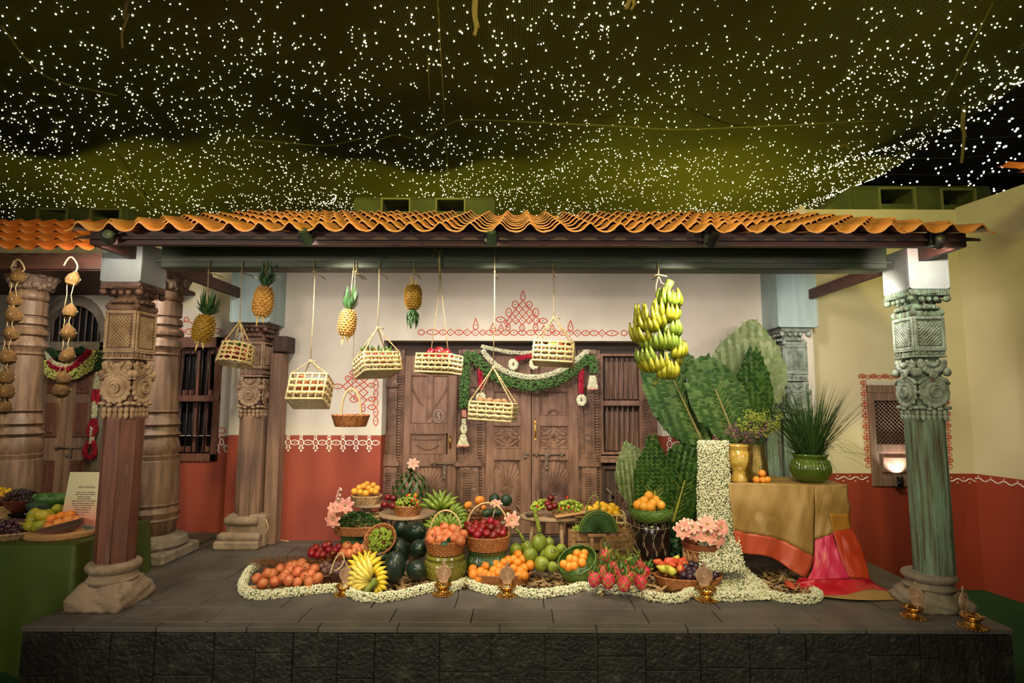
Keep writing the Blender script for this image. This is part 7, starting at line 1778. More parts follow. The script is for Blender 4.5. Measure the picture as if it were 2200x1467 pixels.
Yl = 5.02; c = at(1245, 1210, Yl + .12); Rl = 42 / s_at(Yl + .1); c.z = max(c.z, PZ + Rl * .93); root = thing('palm_leaf_bowl', 'plaited palm leaf bowl tipped on its side with oranges', 'bowl', c); M_ = T(c, (R(26), R(-20), 0)); woven_shell(root, M_, Rl, 0, Rl * .95, 'palm_bowl')
drop_pts(P_ora, [at(*Cp(x, y), Y) for x, y, Y in ((60, 1085, 4.98), (122, 1038, 5.06), (160, 1045, 5.03), (182, 985, 5.16), (250, 982, 5.18), (238, 1020, 5.10), (225, 1070, 5.03), (155, 1098, 4.97), (102, 1108, 4.98))], 'orange in the tipped palm leaf bowl', 'oranges in the palm leaf bowl', 'fruit', 1.5, 1.0)
# crate
Yc = 5.75; x0, x1 = xa(1224, 1160, Yc), xa(1366, 1160, Yc); zt = z_on(1300, 1143, Yc); root = thing('wooden_crate', 'rough slatted wooden crate carrying the leaf handbag', 'crate', ((x0 + x1) / 2, Yc + .15, PZ))
for (a, c_) in ((PZ + .02, PZ + .10), (PZ + .13, PZ + .20), (zt - .085, zt - .005)):
    for (ya, yb) in ((Yc, Yc + .018), (Yc + .36, Yc + .378)): q = MB(); q.box(x0, x1, ya, yb, a, c_, .003, M=T((0, 0, 0), (0, 0, 0))); obj('slat', q, 'wood_plank', root)
    for (xa_, xb) in ((x0, x0 + .018), (x1 - .018, x1)): q = MB(); q.box(xa_, xb, Yc + .02, Yc + .36, a, c_, .003); obj('slat', q, 'wood_plank', root)
for xx in (x0 + .02, x0 + .30, x1 - .06):
    q = MB(); q.box(xx, xx + .05, Yc - .02, Yc, PZ, zt - .0, .004); obj('corner_post', q, 'wood_plank', root)
for k in range(5): q = MB(); q.box(x0, x1, Yc + .004 + k * .075, Yc + .07 + k * .075, zt, zt + .014, .003); obj('top_board', q, 'wood_plank', root)
q = MB(); q.box(x0 + .18, x0 + .36, Yc - .10, Yc - .02, zt - .02, zt + .002, .004); q.box(x0 + .2, x0 + .235, Yc - .09, Yc - .03, PZ, zt - .02, .004); obj('front_ledge', q, 'wood_plank', root)
q = MB(); rnd = random.Random(6)
for k in range(170):
    p0 = at(rnd.uniform(1310, 1372), rnd.uniform(1148, 1200), rnd.uniform(5.55, 5.72)); d = Vector((rnd.uniform(-.12, .12), rnd.uniform(-.05, .03), rnd.uniform(-.08, .08))); q.tube([p0, p0 + d * .5 + Vector((0, 0, .02)), p0 + d], .0018, 3, caps=False)
tag(obj('straw_wisps', q, 'dry_leaf'), 'wisps of dry straw around the right end of the crate', 'straw', kind='stuff')
# half moon bag
Yk = Yc - .02; c = Vector((xa(1287, 1140, Yk), Yk, zt + .016)); rx_ = 41 / s_at(Yk); rz_ = 44 / s_at(Yk); root = thing('leaf_handbag', 'half-moon green palm leaf handbag standing on the crate', 'bag', c); q = MB()
pr_ = [(rx_ * math.cos(t), rz_ * math.sin(t)) for t in [PI * i / 24 for i in range(25)]]
q.prism([(c.x + p[0], c.z + p[1]) for p in pr_], Yk - .05, Yk + .02); obj('bag_panel', q, 'palm_leaf_dark', root)
q = MB()
for k in range(23): t = PI * (k + 1) / 24; q.tube([(c.x + .02 * math.cos(t), Yk - .053, c.z + .02 * math.sin(t)), (c.x + rx_ * .86 * math.cos(t), Yk - .053, c.z + rz_ * .86 * math.sin(t))], .0022, 3)
obj('leaf_pleat', q, 'palm_leaf', root, kind='stuff')
q = MB(); q.tube([(c.x + p[0] * .9, Yk - .055, c.z + p[1] * .9) for p in pr_], .003, 4); q.tube([(c.x + p[0], Yk - .05, c.z + p[1]) for p in pr_], .006, 5); obj('bag_seam', q, 'palm_rib', root)
for dy in (-.04, .01): q = MB(); q.tube(crv([at(1262 + dy * 60, 1105, Yk + dy), at(1265, 1080, Yk + dy), at(1275, 1064, Yk + dy), at(1286, 1068, Yk + dy), at(1294 + dy * 40, 1100, Yk + dy)], 5), .0055, 6); obj('bag_handle', q, 'palm_rib', root)
# mango basket behind the bag
rt_, c2, M2, dim = rope_basket('open jute basket of yellow mangoes behind the leaf handbag', None, (1299, 1116, 84, 30), 6.02, -.08, (0, 0), 2, depth=.26); c2.z = 0
q = MB(); q.tube(crv([at(1341, 1110, 5.9), at(1350, 1122, 5.86), at(1360, 1128, 5.86), at(1352, 1136, 5.86), at(1340, 1132, 5.88)], 5), .006, 5); obj('rope_handle', q, 'jute', rt_)
drop_pts(P_man, [at(*Cp(x, y), Y) for x, y, Y in ((295, 572, 6.0), (355, 553, 6.02), (415, 533, 6.1), (425, 580, 5.95), (500, 572, 5.98), (545, 575, 6.0), (480, 618, 5.95), (340, 590, 5.95), (552, 622, 5.95), (380, 540, 6.1), (440, 548, 6.05), (500, 545, 6.1))], 'yellow mango in the jute basket behind the leaf handbag', 'mangoes in the jute basket', 'fruit', .6, .98)
grape_bunch('grape_bunch', 'small bunch of green grapes at the left end of the crate', at(1240, 1136, Yc + .06) - Vector((0, 0, .02)), .045, .05, .055, 34, .0125, 'grape_green', 15)
# dragon fruit heap
for (x, y, Y, sc, r3) in ((345, 1225, 4.84, 1.08, .1), (475, 1235, 4.80, 1.14, -.2), (620, 1262, 4.74, 1.12, .1), (775, 1245, 4.80, 1.14, .15), (455, 1010, 5.16, 1.02, .25), (528, 1112, 5.06, .98, .2), (600, 1185, 4.92, 1.0, -.15), (690, 1160, 5.0, 1.0, 0), (700, 1105, 5.12, .95, .3), (762, 1110, 5.12, 1.0, -.3), (812, 1150, 5.04, 1.0, -.4), (660, 1205, 4.92, 1.0, .2), (420, 1150, 5.02, .92, .2), (640, 1100, 5.16, .9, 0), (560, 1150, 5.05, .9, .2)):
    P_drag.put(at(*Cp(x, y), Y), (rr(-.3, .5), r3 + rr(-.2, .2), rr(0, 6)), sc, 'pink dragon fruit in the heap on the dry leaves', 'dragon fruit in the front heap', 'fruit')
q = MB(); rnd = random.Random(9)
for k in range(46):
    b0 = at(*Cp(rnd.uniform(430, 800), rnd.uniform(1000, 1160)), rnd.uniform(4.95, 5.15)); d = Vector((rnd.uniform(-.09, .05), rnd.uniform(-.05, .0), rnd.uniform(-.01, .12))); q.leaf(b0, b0 + d, .010, (0, -1, .3), .012, .3, 4)
tag(obj('cactus_stems', q, 'stalk', fix=False), 'yellow-green stem strips across the dragon fruit heap', 'stems', kind='stuff')
# black pot with vines
Yv = 5.45; cv = Vector((xa(1403, 1180, Yv), Yv, PZ)); zv = z_on(1403, 1120, Yv) - PZ; rv = 37 / s_at(Yv)
root = lathe_thing('ceramic_pot', 'tall black glazed pot with scratched white vine lines', 'pot', cv, [(rv * .94, 0), (rv * .98, .02), (rv, zv * .3), (rv * 1.02, zv * .8), (rv, zv * .97), (rv * .94, zv), (rv * .9, zv * .9)], 'glaze_black')
q = MB()
def on_pot(px, py, c, r_): x = xa(px, py, c.y - r_ * .8) - c.x; x = max(-r_ * .99, min(r_ * .99, x)); return Vector((c.x + x, c.y - math.sqrt(r_ * r_ - x * x) - .001, z_on(px, py, c.y - r_ * .9)))
for x in (1389, 1408, 1428, 1374):
    q.tube([on_pot(x + 4 * math.sin((y - 1120) / 9.0), y, cv, rv * 1.015) for y in range(1122, 1196, 3)], .0022, 4)
    for y in (1130, 1152, 1170, 1188):
        s = 1 if (y // 4) % 2 else -1
        q.tube([on_pot(x + s * (3.5 + 2.4 * math.sin(t) * abs(math.sin(t / 2))), y + 6 * math.cos(t), cv, rv * 1.015) for t in [i / 8 * 2 * PI for i in range(9)]], .0018, 4)
for z in (.1, .93): q.tube([(cv.x + rv * 1.01 * math.cos(2 * PI * i / 40), cv.y + rv * 1.01 * math.sin(2 * PI * i / 40), PZ + zv * z) for i in range(40)], .003, 4, caps=False, closed=True)
obj('vine_pattern', q, 'vine_line', root)
# plaited bowl on it
cb = cv + Vector((0, 0, zv + .10)); Rb = 44 / s_at(Yv); root = thing('palm_leaf_bowl', 'plaited palm leaf bowl of yellow mangoes on the black pot', 'bowl', cb); woven_shell(root, T(cb, (0, 0, 0)) @ Matrix.Diagonal((1, 1, .62, 1)), Rb * 1.04, 0, Rb * .95, 'palm_bowl', n=20)
drop_pts(P_oray, [at(*Cp(x, y), Y) for x, y, Y in ((845, 447, 5.45), (800, 495, 5.38), (880, 515, 5.33), (905, 482, 5.45), (955, 535, 5.38), (745, 532, 5.38), (800, 548, 5.32), (860, 550, 5.32), (930, 520, 5.42), (770, 510, 5.45), (840, 500, 5.50))], 'yellow citrus fruit in the bowl on the black pot', 'citrus in the bowl on the black pot', 'fruit', 1.0, 1.12)
q = MB(); rnd = random.Random(19)
for k in range(150):
    b0 = at(rnd.uniform(1440, 1474), rnd.uniform(1125, 1212), rnd.uniform(5.5, 5.75)); b0.z = max(PZ + .01, b0.z); q.leaf(b0, b0 + Vector((rnd.uniform(-.07, .07), rnd.uniform(-.07, 0), rnd.uniform(-.03, .08))), .018, (0, -1, .4), .008, .2, 3)
tag(obj('dark_foliage', q, 'dark_leaf', fix=False), 'dark leafy foliage between the black pot and the terracotta pot', 'foliage', kind='stuff')
# pears and plums basket
Ye = onz(1480, 1276).y + .16; c = Vector((xa(1481, 1262, Ye), Ye, PZ)); root = thing('wicker_basket', 'long low wicker basket of pears and dark plums', 'basket', c); wicker(root, c, .285, .235, .11, 'wicker', sy=.56, rows=9)
drop_pts(P_pearr, hz_([(940, 1065), (1030, 1055), (1140, 1120), (1100, 1060), (1175, 1075), (1065, 1085), (1150, 1062), (965, 1090)], Cp, PZ + .13, Ye - .06, .45), 'red-blushed pear in the long low basket', 'blushed pears in the low basket', 'fruit', 1.3, .92)
drop_pts(P_pearg, hz_([(975, 1120), (1065, 1145), (1020, 1128), (1095, 1045)], Cp, PZ + .13, Ye - .06, .45), 'yellow-green pear in the long low basket', 'green pears in the low basket', 'fruit', 1.3, .95)
drop_pts(P_plum, hz_([(1240, 1080), (1290, 1100), (1190, 1120), (1325, 1125), (1400, 1130), (1175, 1185), (1230, 1168), (1232, 1202), (1310, 1195), (1388, 1190), (1462, 1182), (1350, 1160), (1460, 1150), (1270, 1140), (1270, 1190), (1355, 1205), (1425, 1160), (1430, 1205), (1220, 1140)], Cp, PZ + .12, Ye - .07, .45), 'dark purple plum in the long low basket', 'plums in the low basket', 'fruit', 1.3, 1.08)
# terracotta pot of pink flowers
Yt = 5.28; ct = Vector((xa(1513, 1200, Yt), Yt, PZ)); zt_ = z_on(1513, 1160, Yt) - PZ; rt = 42 / s_at(Yt)
prt = [(rt * .78, 0), (rt * .82, .02), (rt * .95, zt_ * .6), (rt * .97, zt_ * .84), (rt * 1.02, zt_ * .86), (rt * 1.03, zt_ * .98), (rt * .98, zt_), (rt * .9, zt_ * .95), (rt * .88, zt_ * .6)]
root = lathe_thing('ceramic_pot', 'terracotta pot with cream heart line pattern holding pink flowers', 'pot', ct, prt, 'terracotta')
q = MB()
for k in range(16):
    a0 = 2 * PI * k / 16
    for s in (-1, 1):
        for (w_, z0, z1) in ((.19, .80, .12), (.12, .80, .30), (.06, .72, .45)):
            q.tube([((rad_at(prt, zt_ * (z0 + (z1 - z0) * u)) + .0015) * math.cos(a0 + s * w_ * math.sin(PI * u ** .7)) + ct.x, (rad_at(prt, zt_ * (z0 + (z1 - z0) * u)) + .0015) * math.sin(a0 + s * w_ * math.sin(PI * u ** .7)) + ct.y, PZ + zt_ * (z0 + (z1 - z0) * u)) for u in [i / 9 for i in range(10)]], .0026, 3, caps=False)
q.tube([(ct.x + rt * .975 * math.cos(2 * PI * i / 40), ct.y + rt * .975 * math.sin(2 * PI * i / 40), PZ + zt_ * .82) for i in range(40)], .003, 4, caps=False, closed=True)
obj('line_pattern', q, 'terra_line', root)
fb = ct + Vector((0, 0, zt_ * .9))
FL = ((1165, 762, .080, (-.5, -1, .2), 'pink felt flower at the far left of the terracotta pot'), (1255, 735, .062, (-.1, -1, .7), 'small pink felt flower at the back left of the terracotta pot'), (1275, 800, .062, (-.2, -1, .1), 'pink felt flower just left of the middle bloom in the terracotta pot'), (1385, 710, .082, (0, -1, .8), 'pink felt flower at the top back of the terracotta pot'),
      (1388, 800, .092, (.0, -1, .3), 'largest pink felt flower, front and middle of the terracotta pot'), (1480, 835, .078, (.3, -1, -.1), 'pink felt flower drooping over the front right of the terracotta pot'), (1515, 740, .078, (.6, -1, .5), 'pink felt flower at the far right of the terracotta pot'), (1185, 715, .062, (-.4, -1, .9), 'pale pink felt flower behind the left bloom of the terracotta pot'))
for (x, y, r, n_, lab) in FL: pink_flower(at(*Cp(x, y), 5.10), r, n_, lab, petals=8, stemto=fb)
# ================================================================ PLAITED PALM LEAVES
def inside(p, poly):
    c = False; n = len(poly); j = n - 1
    for i in range(n):
        if (poly[i][1] > p[1]) != (poly[j][1] > p[1]) and p[0] < (poly[j][0] - poly[i][0]) * (p[1] - poly[i][1]) / (poly[j][1] - poly[i][1]) + poly[i][0]: c = not c
        j = i
    return c
def smooth_poly(poly, k=5): P_ = [Vector((p[0], p[1], 0)) for p in poly]; n = len(P_); out = []; 
mat('leaflet_light', (88, 112, 66), (72, 98, 54), .3, 9); mat('leaflet_mid', (62, 94, 38), (50, 80, 32), .32, 9); mat('leaflet_pale', (142, 150, 110), (124, 136, 92), .45, 9)
def plaited(label, poly, axis, Yb, Yt, m, rib='midrib', cell=(10.5, 9.0), ribline=None, edge=True, cup=.05, amp=.024):
    """poly: outline as seen, axis: (base px, tip px); the leaf stands from depth Yb at its base to Yt at its tip, cupped towards the edges"""
    P_ = [Vector((p[0], p[1], 0)) for p in poly]; n = len(P_); out = []
    for i in range(n):
        a, b, c, d = P_[i - 1], P_[i], P_[(i + 1) % n], P_[(i + 2) % n]
        for j in range(5): t = j / 5; v = 0.5 * ((2 * b) + (c - a) * t + (2 * a - 5 * b + 4 * c - d) * t * t + (-a + 3 * b - 3 * c + d) * t ** 3); out.append((v.x, v.y))
    B0, T0 = Vector((*axis[0], 0)), Vector((*axis[1], 0)); ax = (T0 - B0); L_ = ax.length; ax.normalize(); sd = Vector((-ax.y, ax.x, 0))
    if sd.x < 0: sd = -sd
    def dep(px, py, off=0.0):
        v = Vector((px, py, 0)) - B0; u = v.dot(ax) / L_; w_ = v.dot(sd); return Yb + (Yt - Yb) * u - cup * (w_ / 60.0) ** 2 - off
    c0 = at(B0.x, B0.y, Yb); root = thing('plaited_palm_leaf', label, 'leaf', c0)
    q = MB(); m_ = len(out); cc = (sum(p[0] for p in out) / m_, sum(p[1] for p in out) / m_)
    vs = [at(cc[0], cc[1], dep(*cc, -.016))]; rings = 5
    for r_ in range(1, rings + 1):
        for p in out: x, y = cc[0] + (p[0] - cc[0]) * r_ / rings, cc[1] + (p[1] - cc[1]) * r_ / rings; vs.append(at(x, y, dep(x, y, -.016)))
    fs = [(0, 1 + i, 1 + (i + 1) % m_) for i in range(m_)]
    for r_ in range(rings - 1):
        for i in range(m_): a = 1 + r_ * m_; fs.append((a + i, a + m_ + i, a + m_ + (i + 1) % m_, a + (i + 1) % m_))
    nv = len(vs); off_ = [v + Vector((0, .006, 0)) for v in vs]; fs2 = [tuple(reversed([i + nv for i in f])) for f in fs]; e = 1 + (rings - 1) * m_
    q.add(vs + off_, fs + fs2 + [(e + i, e + i + nv, e + (i + 1) % m_ + nv, e + (i + 1) % m_) for i in range(m_)], True); obj('leaf_backing', q, m, root)
    q = MB(); q2 = MB(); qr = MB(); cw, chh = cell; rnd = random.Random(int(cc[0]))
    for j in range(-3, int(L_ / chh) + 14):
        for i in range(-24, 25):
            for half in (0, 1):
                # zigzag course: each cell is a slanted lozenge leaning alternately left and right
                u0 = i * cw + half * cw / 2; v0 = j * chh
                lean = chh * .42 * (1 if half == 0 else -1); hw, hh = cw * .27, chh * .58
                cen = B0 + sd * (u0 + cw * .25) + ax * v0
                if not inside((cen.x, cen.y), out): continue
                co_ = []
                s_ = 1 if half else -1
                for (du, dv, of) in ((-hw, -hh - lean * .5, -.004 * s_), (hw, -hh + lean * .5, .004 * s_), (hw, hh + lean * .5, amp * (.75 + .35 * s_)), (-hw, hh - lean * .5, amp * (.75 - .35 * s_))):
                    w_ = cen + sd * (du + rnd.uniform(-.5, .5)) + ax * (dv + rnd.uniform(-.7, .7)); co_.append(at(w_.x, w_.y, dep(w_.x, w_.y, of + rnd.uniform(-.004, .004))))
                mid = at(cen.x, cen.y, dep(cen.x, cen.y, amp * .62))
                (q2 if rnd.random() < (.5 if half else .2) else q).add(co_ + [mid], [(0, 1, 4), (1, 2, 4), (2, 3, 4), (3, 0, 4)], True)
                if edge and rnd.random() < .75:
                    a, b = co_[3] + Vector((0, -.003, 0)), co_[2] + Vector((0, -.003, 0)); dz = Vector((0, 0, .0035)); qr.add([a, b, b + dz, a + dz], [(0, 1, 2, 3)], False)
    obj('plaited_leaflet', q, m, root, kind='stuff', fix=False); obj('lighter_leaflet', q2, {'palm_leaf': 'leaflet_light', 'palm_leaf_dark': 'leaflet_mid', 'palm_leaf_pale': 'leaflet_pale'}[m], root, kind='stuff', fix=False)
    if edge: obj('leaflet_rib', qr, 'palm_rib', root, kind='stuff', fix=False)
    if ribline:
        a, b = Vector((*ribline[0], 0)), Vector((*ribline[1], 0)); q = MB(); q.tube([at(*(a + (b - a) * u).xy, dep(*(a + (b - a) * u).xy, .03)) for u in [i / 8 for i in range(9)]], [.006 + .011 * i / 8 for i in range(9)], 7); obj('midrib', q, rib, root)
        q = MB(); nb = 13
        for k in range(nb):
            c = a + (b - a) * ((k + .5) / nb)
            for s in (-1, 1):
                e_ = c + sd * s * rnd.uniform(13, 22) + ax * rnd.uniform(12, 22)
                if inside((e_.x, e_.y), out): q.tube([at(c.x, c.y, dep(c.x, c.y, .028)), at(e_.x, e_.y, dep(e_.x, e_.y, .02))], .0022, 4)
        obj('leaflet_rib_line', q, 'palm_rib', root, kind='stuff')
    return root
U = lambda x, y: (1260 + x / 3.493, 540 + y / 3.493)
V = lambda x, y: (1300 + x / 5.642, 900 + y / 5.642)
plaited('tall pale plaited palm leaf at the back right, its tip highest', [U(1250, 500), U(1120, 590), U(1000, 690), U(945, 790), U(1000, 880), U(1110, 960), U(1250, 1120), U(1380, 1160), U(1480, 1060), U(1498, 900), U(1460, 760), U(1390, 640)], (U(1330, 1200), U(1250, 500)), 6.12, 6.2, 'palm_leaf_pale', cell=(17, 12))
plaited('dark plaited palm leaf with a forked tip in front of the pale one', [U(1222, 715), U(1248, 770), U(1275, 718), U(1340, 840), U(1385, 960), U(1400, 1130), U(1330, 1300), U(1220, 1330), U(1150, 1200), U(1120, 1040), U(1140, 900)], (U(1270, 1340), U(1245, 740)), 5.92, 6.0, 'palm_leaf_dark', cell=(12, 11))
plaited('plaited palm leaf leaning left behind the hanging bananas', [U(700, 718), U(770, 760), U(812, 830), U(815, 960), U(800, 1080), U(870, 1250), U(940, 1340), U(935, 1420), U(860, 1440), U(700, 1420), U(560, 1290), U(480, 1150), U(430, 1010), U(412, 880), U(520, 860), U(620, 780)], (U(880, 1430), U(620, 800)), 5.80, 5.9, 'palm_leaf', 'midrib_brown', (17, 10.5), (U(655, 960), U(880, 1430)))
plaited('glossy plaited palm leaf in the middle of the upper group', [U(860, 782), U(960, 800), U(1060, 860), U(1130, 950), U(1205, 1070), U(1232, 1200), U(1200, 1330), U(1140, 1440), U(1050, 1430), U(950, 1350), U(840, 1250), U(775, 1120), U(752, 960), U(790, 840)], (U(1140, 1440), U(900, 790)), 5.66, 5.78, 'palm_leaf', 'midrib_brown', (18, 11), (U(970, 1030), U(1140, 1440)))
plaited('pale plaited palm leaf at the left of the lower group', [V(248, 262), V(330, 310), V(440, 380), V(440, 600), V(400, 800), V(380, 1060), V(320, 1070), V(240, 960), V(180, 850), V(140, 700), V(145, 540), V(200, 380)], (V(345, 1080), V(248, 262)), 5.86, 5.92, 'palm_leaf_pale', cell=(10, 8), edge=False)
plaited('plaited palm leaf with a bright midrib at the right of the lower group', [V(1020, 250), V(1100, 290), V(1160, 320), V(1165, 700), V(1165, 1060), V(1100, 1190), V(1000, 1260), V(860, 1275), V(790, 1150), V(770, 900), V(760, 640), V(755, 420), V(880, 300)], (V(826, 1275), V(1030, 250)), 5.74, 5.84, 'palm_leaf_dark', 'midrib', (13, 11), (V(975, 735), V(826, 1270)))
plaited('dark plaited palm leaf with twin points standing behind the black pot', [V(540, 158), V(560, 260), V(600, 180), V(680, 320), V(740, 430), V(820, 590), V(855, 760), V(840, 960), V(780, 1120), V(560, 1180), V(400, 1080), V(365, 900), V(360, 640), V(420, 470), V(490, 330)], (V(610, 1180), V(580, 190)), 5.62, 5.72, 'palm_leaf_dark', 'midrib', (10.5, 9), (V(612, 860), V(612, 1160)))
# ================================================================ SARI TABLE
def cloth(name, rows, m, root, nu=6, nv=5, th=.004, wr=.0, seed=1, label=None, kind=None):
    """rows of (px, py, depth) control points, top row first; smooth surface with small creases"""
    rnd = random.Random(seed); R_ = []
    for r_ in rows: R_.append([at(*p) if not isinstance(p, Vector) else p for p in r_])
    W_ = [crv(r_, nu) for r_ in R_]; cols = list(zip(*W_)); G = [crv(list(c), nv) if len(c) > 2 else [c[0].lerp(c[1], t / nv) for t in range(nv + 1)] for c in cols]
    nc, nr = len(G), len(G[0]); vs = []
    for i, c in enumerate(G):
        for j, p in enumerate(c):
            f_ = wr * (math.sin(i * .9 + seed) * math.cos(j * .35 + seed) + .5 * math.sin(i * 2.3 + j * .7)); vs.append(p + Vector((0, f_, 0)))
    fs = [(i * nr + j, (i + 1) * nr + j, (i + 1) * nr + j + 1, i * nr + j + 1) for i in range(nc - 1) for j in range(nr - 1)]
    q = MB(); q.add(vs, fs, True); o = obj(name, q, m, root, fix=False, kind=kind, label=label)
    md = o.modifiers.new('thickness', 'SOLIDIFY'); md.thickness = th; md.offset = 0; return o
Yt0, Yt1 = 5.22, 5.85; tx0, tx1 = xa(1566, 1035, Yt0), xa(1826, 1037, Yt0); ztab = z_on(1700, 1040, Yt0)
tb = thing('display_table', 'plain dark table hidden under the gold sari', 'table', ((tx0 + tx1) / 2, (Yt0 + Yt1) / 2, PZ))
q = MB(); q.box(tx0 - .02, tx1 - .03, Yt0 + .03, Yt1, ztab - .04, ztab - .008, .004); obj('table_top', q, 'wood_plank', tb)
for xx in (tx0 + .03, tx1 - .1):
    for yy in (Yt0 + .08, Yt1 - .1): q = MB(); q.box(xx, xx + .05, yy, yy + .05, PZ, ztab - .04, .004); obj('leg', q, 'wood_door_dark', tb)
sari = thing('sari', 'gold silk sari with orange border draped over the table and pooling on the slabs', 'cloth', ((tx0 + tx1) / 2, Yt0, ztab))
q = MB(); nx, ny = 30, 10; vs = []
for i in range(nx + 1):
    for j in range(ny + 1): u, v = i / nx, j / ny; vs.append((tx0 - .03 + (tx1 - tx0 + .02) * u, Yt0 - .005 + (Yt1 - Yt0) * v, ztab + .002 + .004 * math.sin(i * .8 + j * .6)))
q.add(vs, [(i * (ny + 1) + j, (i + 1) * (ny + 1) + j, (i + 1) * (ny + 1) + j + 1, i * (ny + 1) + j + 1) for i in range(nx) for j in range(ny)], True); obj('sari_top', q, 'sari_gold', sari, fix=False)
f1, f2 = 5.20, 5.16
cloth('sari_body', [[(1566, 1034, f1), (1605, 1034, f1), (1647, 1035, f1), (1697, 1036, f1), (1727, 1037, f1), (1751, 1039, f1)],
                    [(1572, 1080, f2), (1605, 1084, f2 + .01), (1647, 1086, f2 - .01), (1695, 1092, f2 + .01), (1725, 1096, f2 - .02), (1751, 1092, f2)],
                    [(1578, 1135, f2), (1605, 1142, f2 + .02), (1647, 1148, f2 - .01), (1684, 1158, f2 + .02), (1712, 1172, f2 - .03), (1750, 1192, f2 - .02)]], 'sari_gold', sari, 8, 10, wr=.004, seed=2)
cloth('sari_border', [[(1578, 1135, f2), (1605, 1142, f2 + .02), (1647, 1148, f2 - .01), (1684, 1158, f2 + .02), (1712, 1172, f2 - .03), (1750, 1192, f2 - .02)],
                      [(1583, 1160, f2 - .005), (1606, 1168, f2 + .02), (1647, 1174, f2 - .01), (1680, 1186, f2 + .02), (1706, 1206, f2 - .03), (1746, 1218, f2 - .03)],
                      [(1588, 1182, f2 - .005), (1606, 1187, f2 + .02), (1647, 1191, f2 - .01), (1674, 1202, f2 + .02), (1700, 1220, f2 - .03), (1734, 1240, f2 - .04)]], 'sari_orange', sari, 8, 5, wr=.004, seed=3, label='orange border band of the sari')
for (xp, y0, y1) in ((1605, 1040, 1180), (1647, 1040, 1188)): q = MB(); q.tube([at(xp, y0, f1 - .004), at(xp, (y0 + y1) / 2, f2 - .012), at(xp, y1, f2 - .005)], .0022, 4); obj('fold_line', q, 'sari_gold', sari)
cloth('sari_side_fall', [[(1751, 1039, f1), (1790, 1038, f1), (1822, 1036, f1 + .04)], [(1752, 1075, f2), (1785, 1074, f2), (1824, 1068, f1)], [(1753, 1108, f2), (1785, 1100, f2), (1827, 1100, f1)], [(1752, 1155, f2 - .03), (1772, 1150, f2 - .03), (1791, 1143, f2 - .02)]], 'sari_gold', sari, 8, 6, wr=.005, seed=4)
cloth('sari_side_fold', [[(1784, 1100, f2 - .02), (1826, 1101, f1)], [(1788, 1122, f2 - .02), (1828, 1118, f1)], [(1792, 1140, f2 - .02), (1830, 1132, f1 - .01)]], 'sari_gold_dark', sari, 8, 5, wr=.004, seed=5)
cloth('sari_pink_fall', [[(1753, 1157, f2 - .03), (1772, 1150, f2 - .04), (1792, 1143, f2 - .03)], [(1752, 1185, f2 - .06), (1776, 1180, f2 - .07), (1800, 1172, f2 - .05)], [(1749, 1215, f2 - .10), (1780, 1210, f2 - .12), (1812, 1204, f2 - .10)], [(1738, 1240, 5.0), (1780, 1242, 4.98), (1832, 1238, 5.0)]], 'sari_pink', sari, 8, 7, wr=.006, seed=6, label='deep pink fall of the sari')
cloth('sari_rust_fall', [[(1792, 1138, f2 - .02), (1812, 1135, f2), (1832, 1130, f1)], [(1801, 1172, f2 - .05), (1825, 1165, f2 - .04), (1848, 1160, f2)], [(1812, 1204, f2 - .10), (1836, 1200, f2 - .08), (1862, 1196, f2 - .05)], [(1830, 1238, 5.0), (1850, 1238, 5.0), (1872, 1240, 5.02)]], 'sari_rust', sari, 8, 7, wr=.005, seed=7, label='rust-orange fall of the sari')
fz = lambda px, py, h=0.012: (lambda p: Vector((p.x, p.y, PZ + h)))(onz(px, py, PZ + h))
cloth('sari_red_pool', [[at(1720, 1238, 4.98), at(1760, 1240, 4.98), at(1800, 1241, 4.98), at(1835, 1240, 5.0), at(1872, 1240, 5.02)],
                        [fz(1712, 1250, .05), fz(1750, 1252, .06), fz(1795, 1256, .05), fz(1835, 1252, .07), fz(1885, 1250, .03)], [fz(1722, 1262, .03), fz(1755, 1266, .03), fz(1800, 1268, .04), fz(1850, 1268, .03), fz(1900, 1258, .02)], [fz(1735, 1268, .01), fz(1765, 1276, .015), fz(1812, 1278, .015), fz(1865, 1275, .02), fz(1925, 1266, .015)]], 'sari_red', sari, 8, 6, wr=.006, seed=8, label='crimson end of the sari pooled on the slabs')
cloth('sari_gold_hem', [[fz(1745, 1264, .02), fz(1790, 1270, .025), fz(1830, 1270, .03), fz(1875, 1262, .04), fz(1942, 1270, .02)], [fz(1755, 1276, .014), fz(1800, 1281, .02), fz(1840, 1284, .02), fz(1890, 1285, .015), fz(1944, 1283, .006)]], 'sari_gold', sari, 8, 6, wr=.003, seed=9, label='gold hem of the sari lying on the slabs')
cloth('sari_left_curl', [[fz(1688, 1243, .05), fz(1700, 1246, .06), fz(1716, 1256, .03)], [fz(1690, 1256, .02), fz(1706, 1262, .03), fz(1728, 1268, .01)]], 'sari_orange', sari, 6, 5, seed=10)
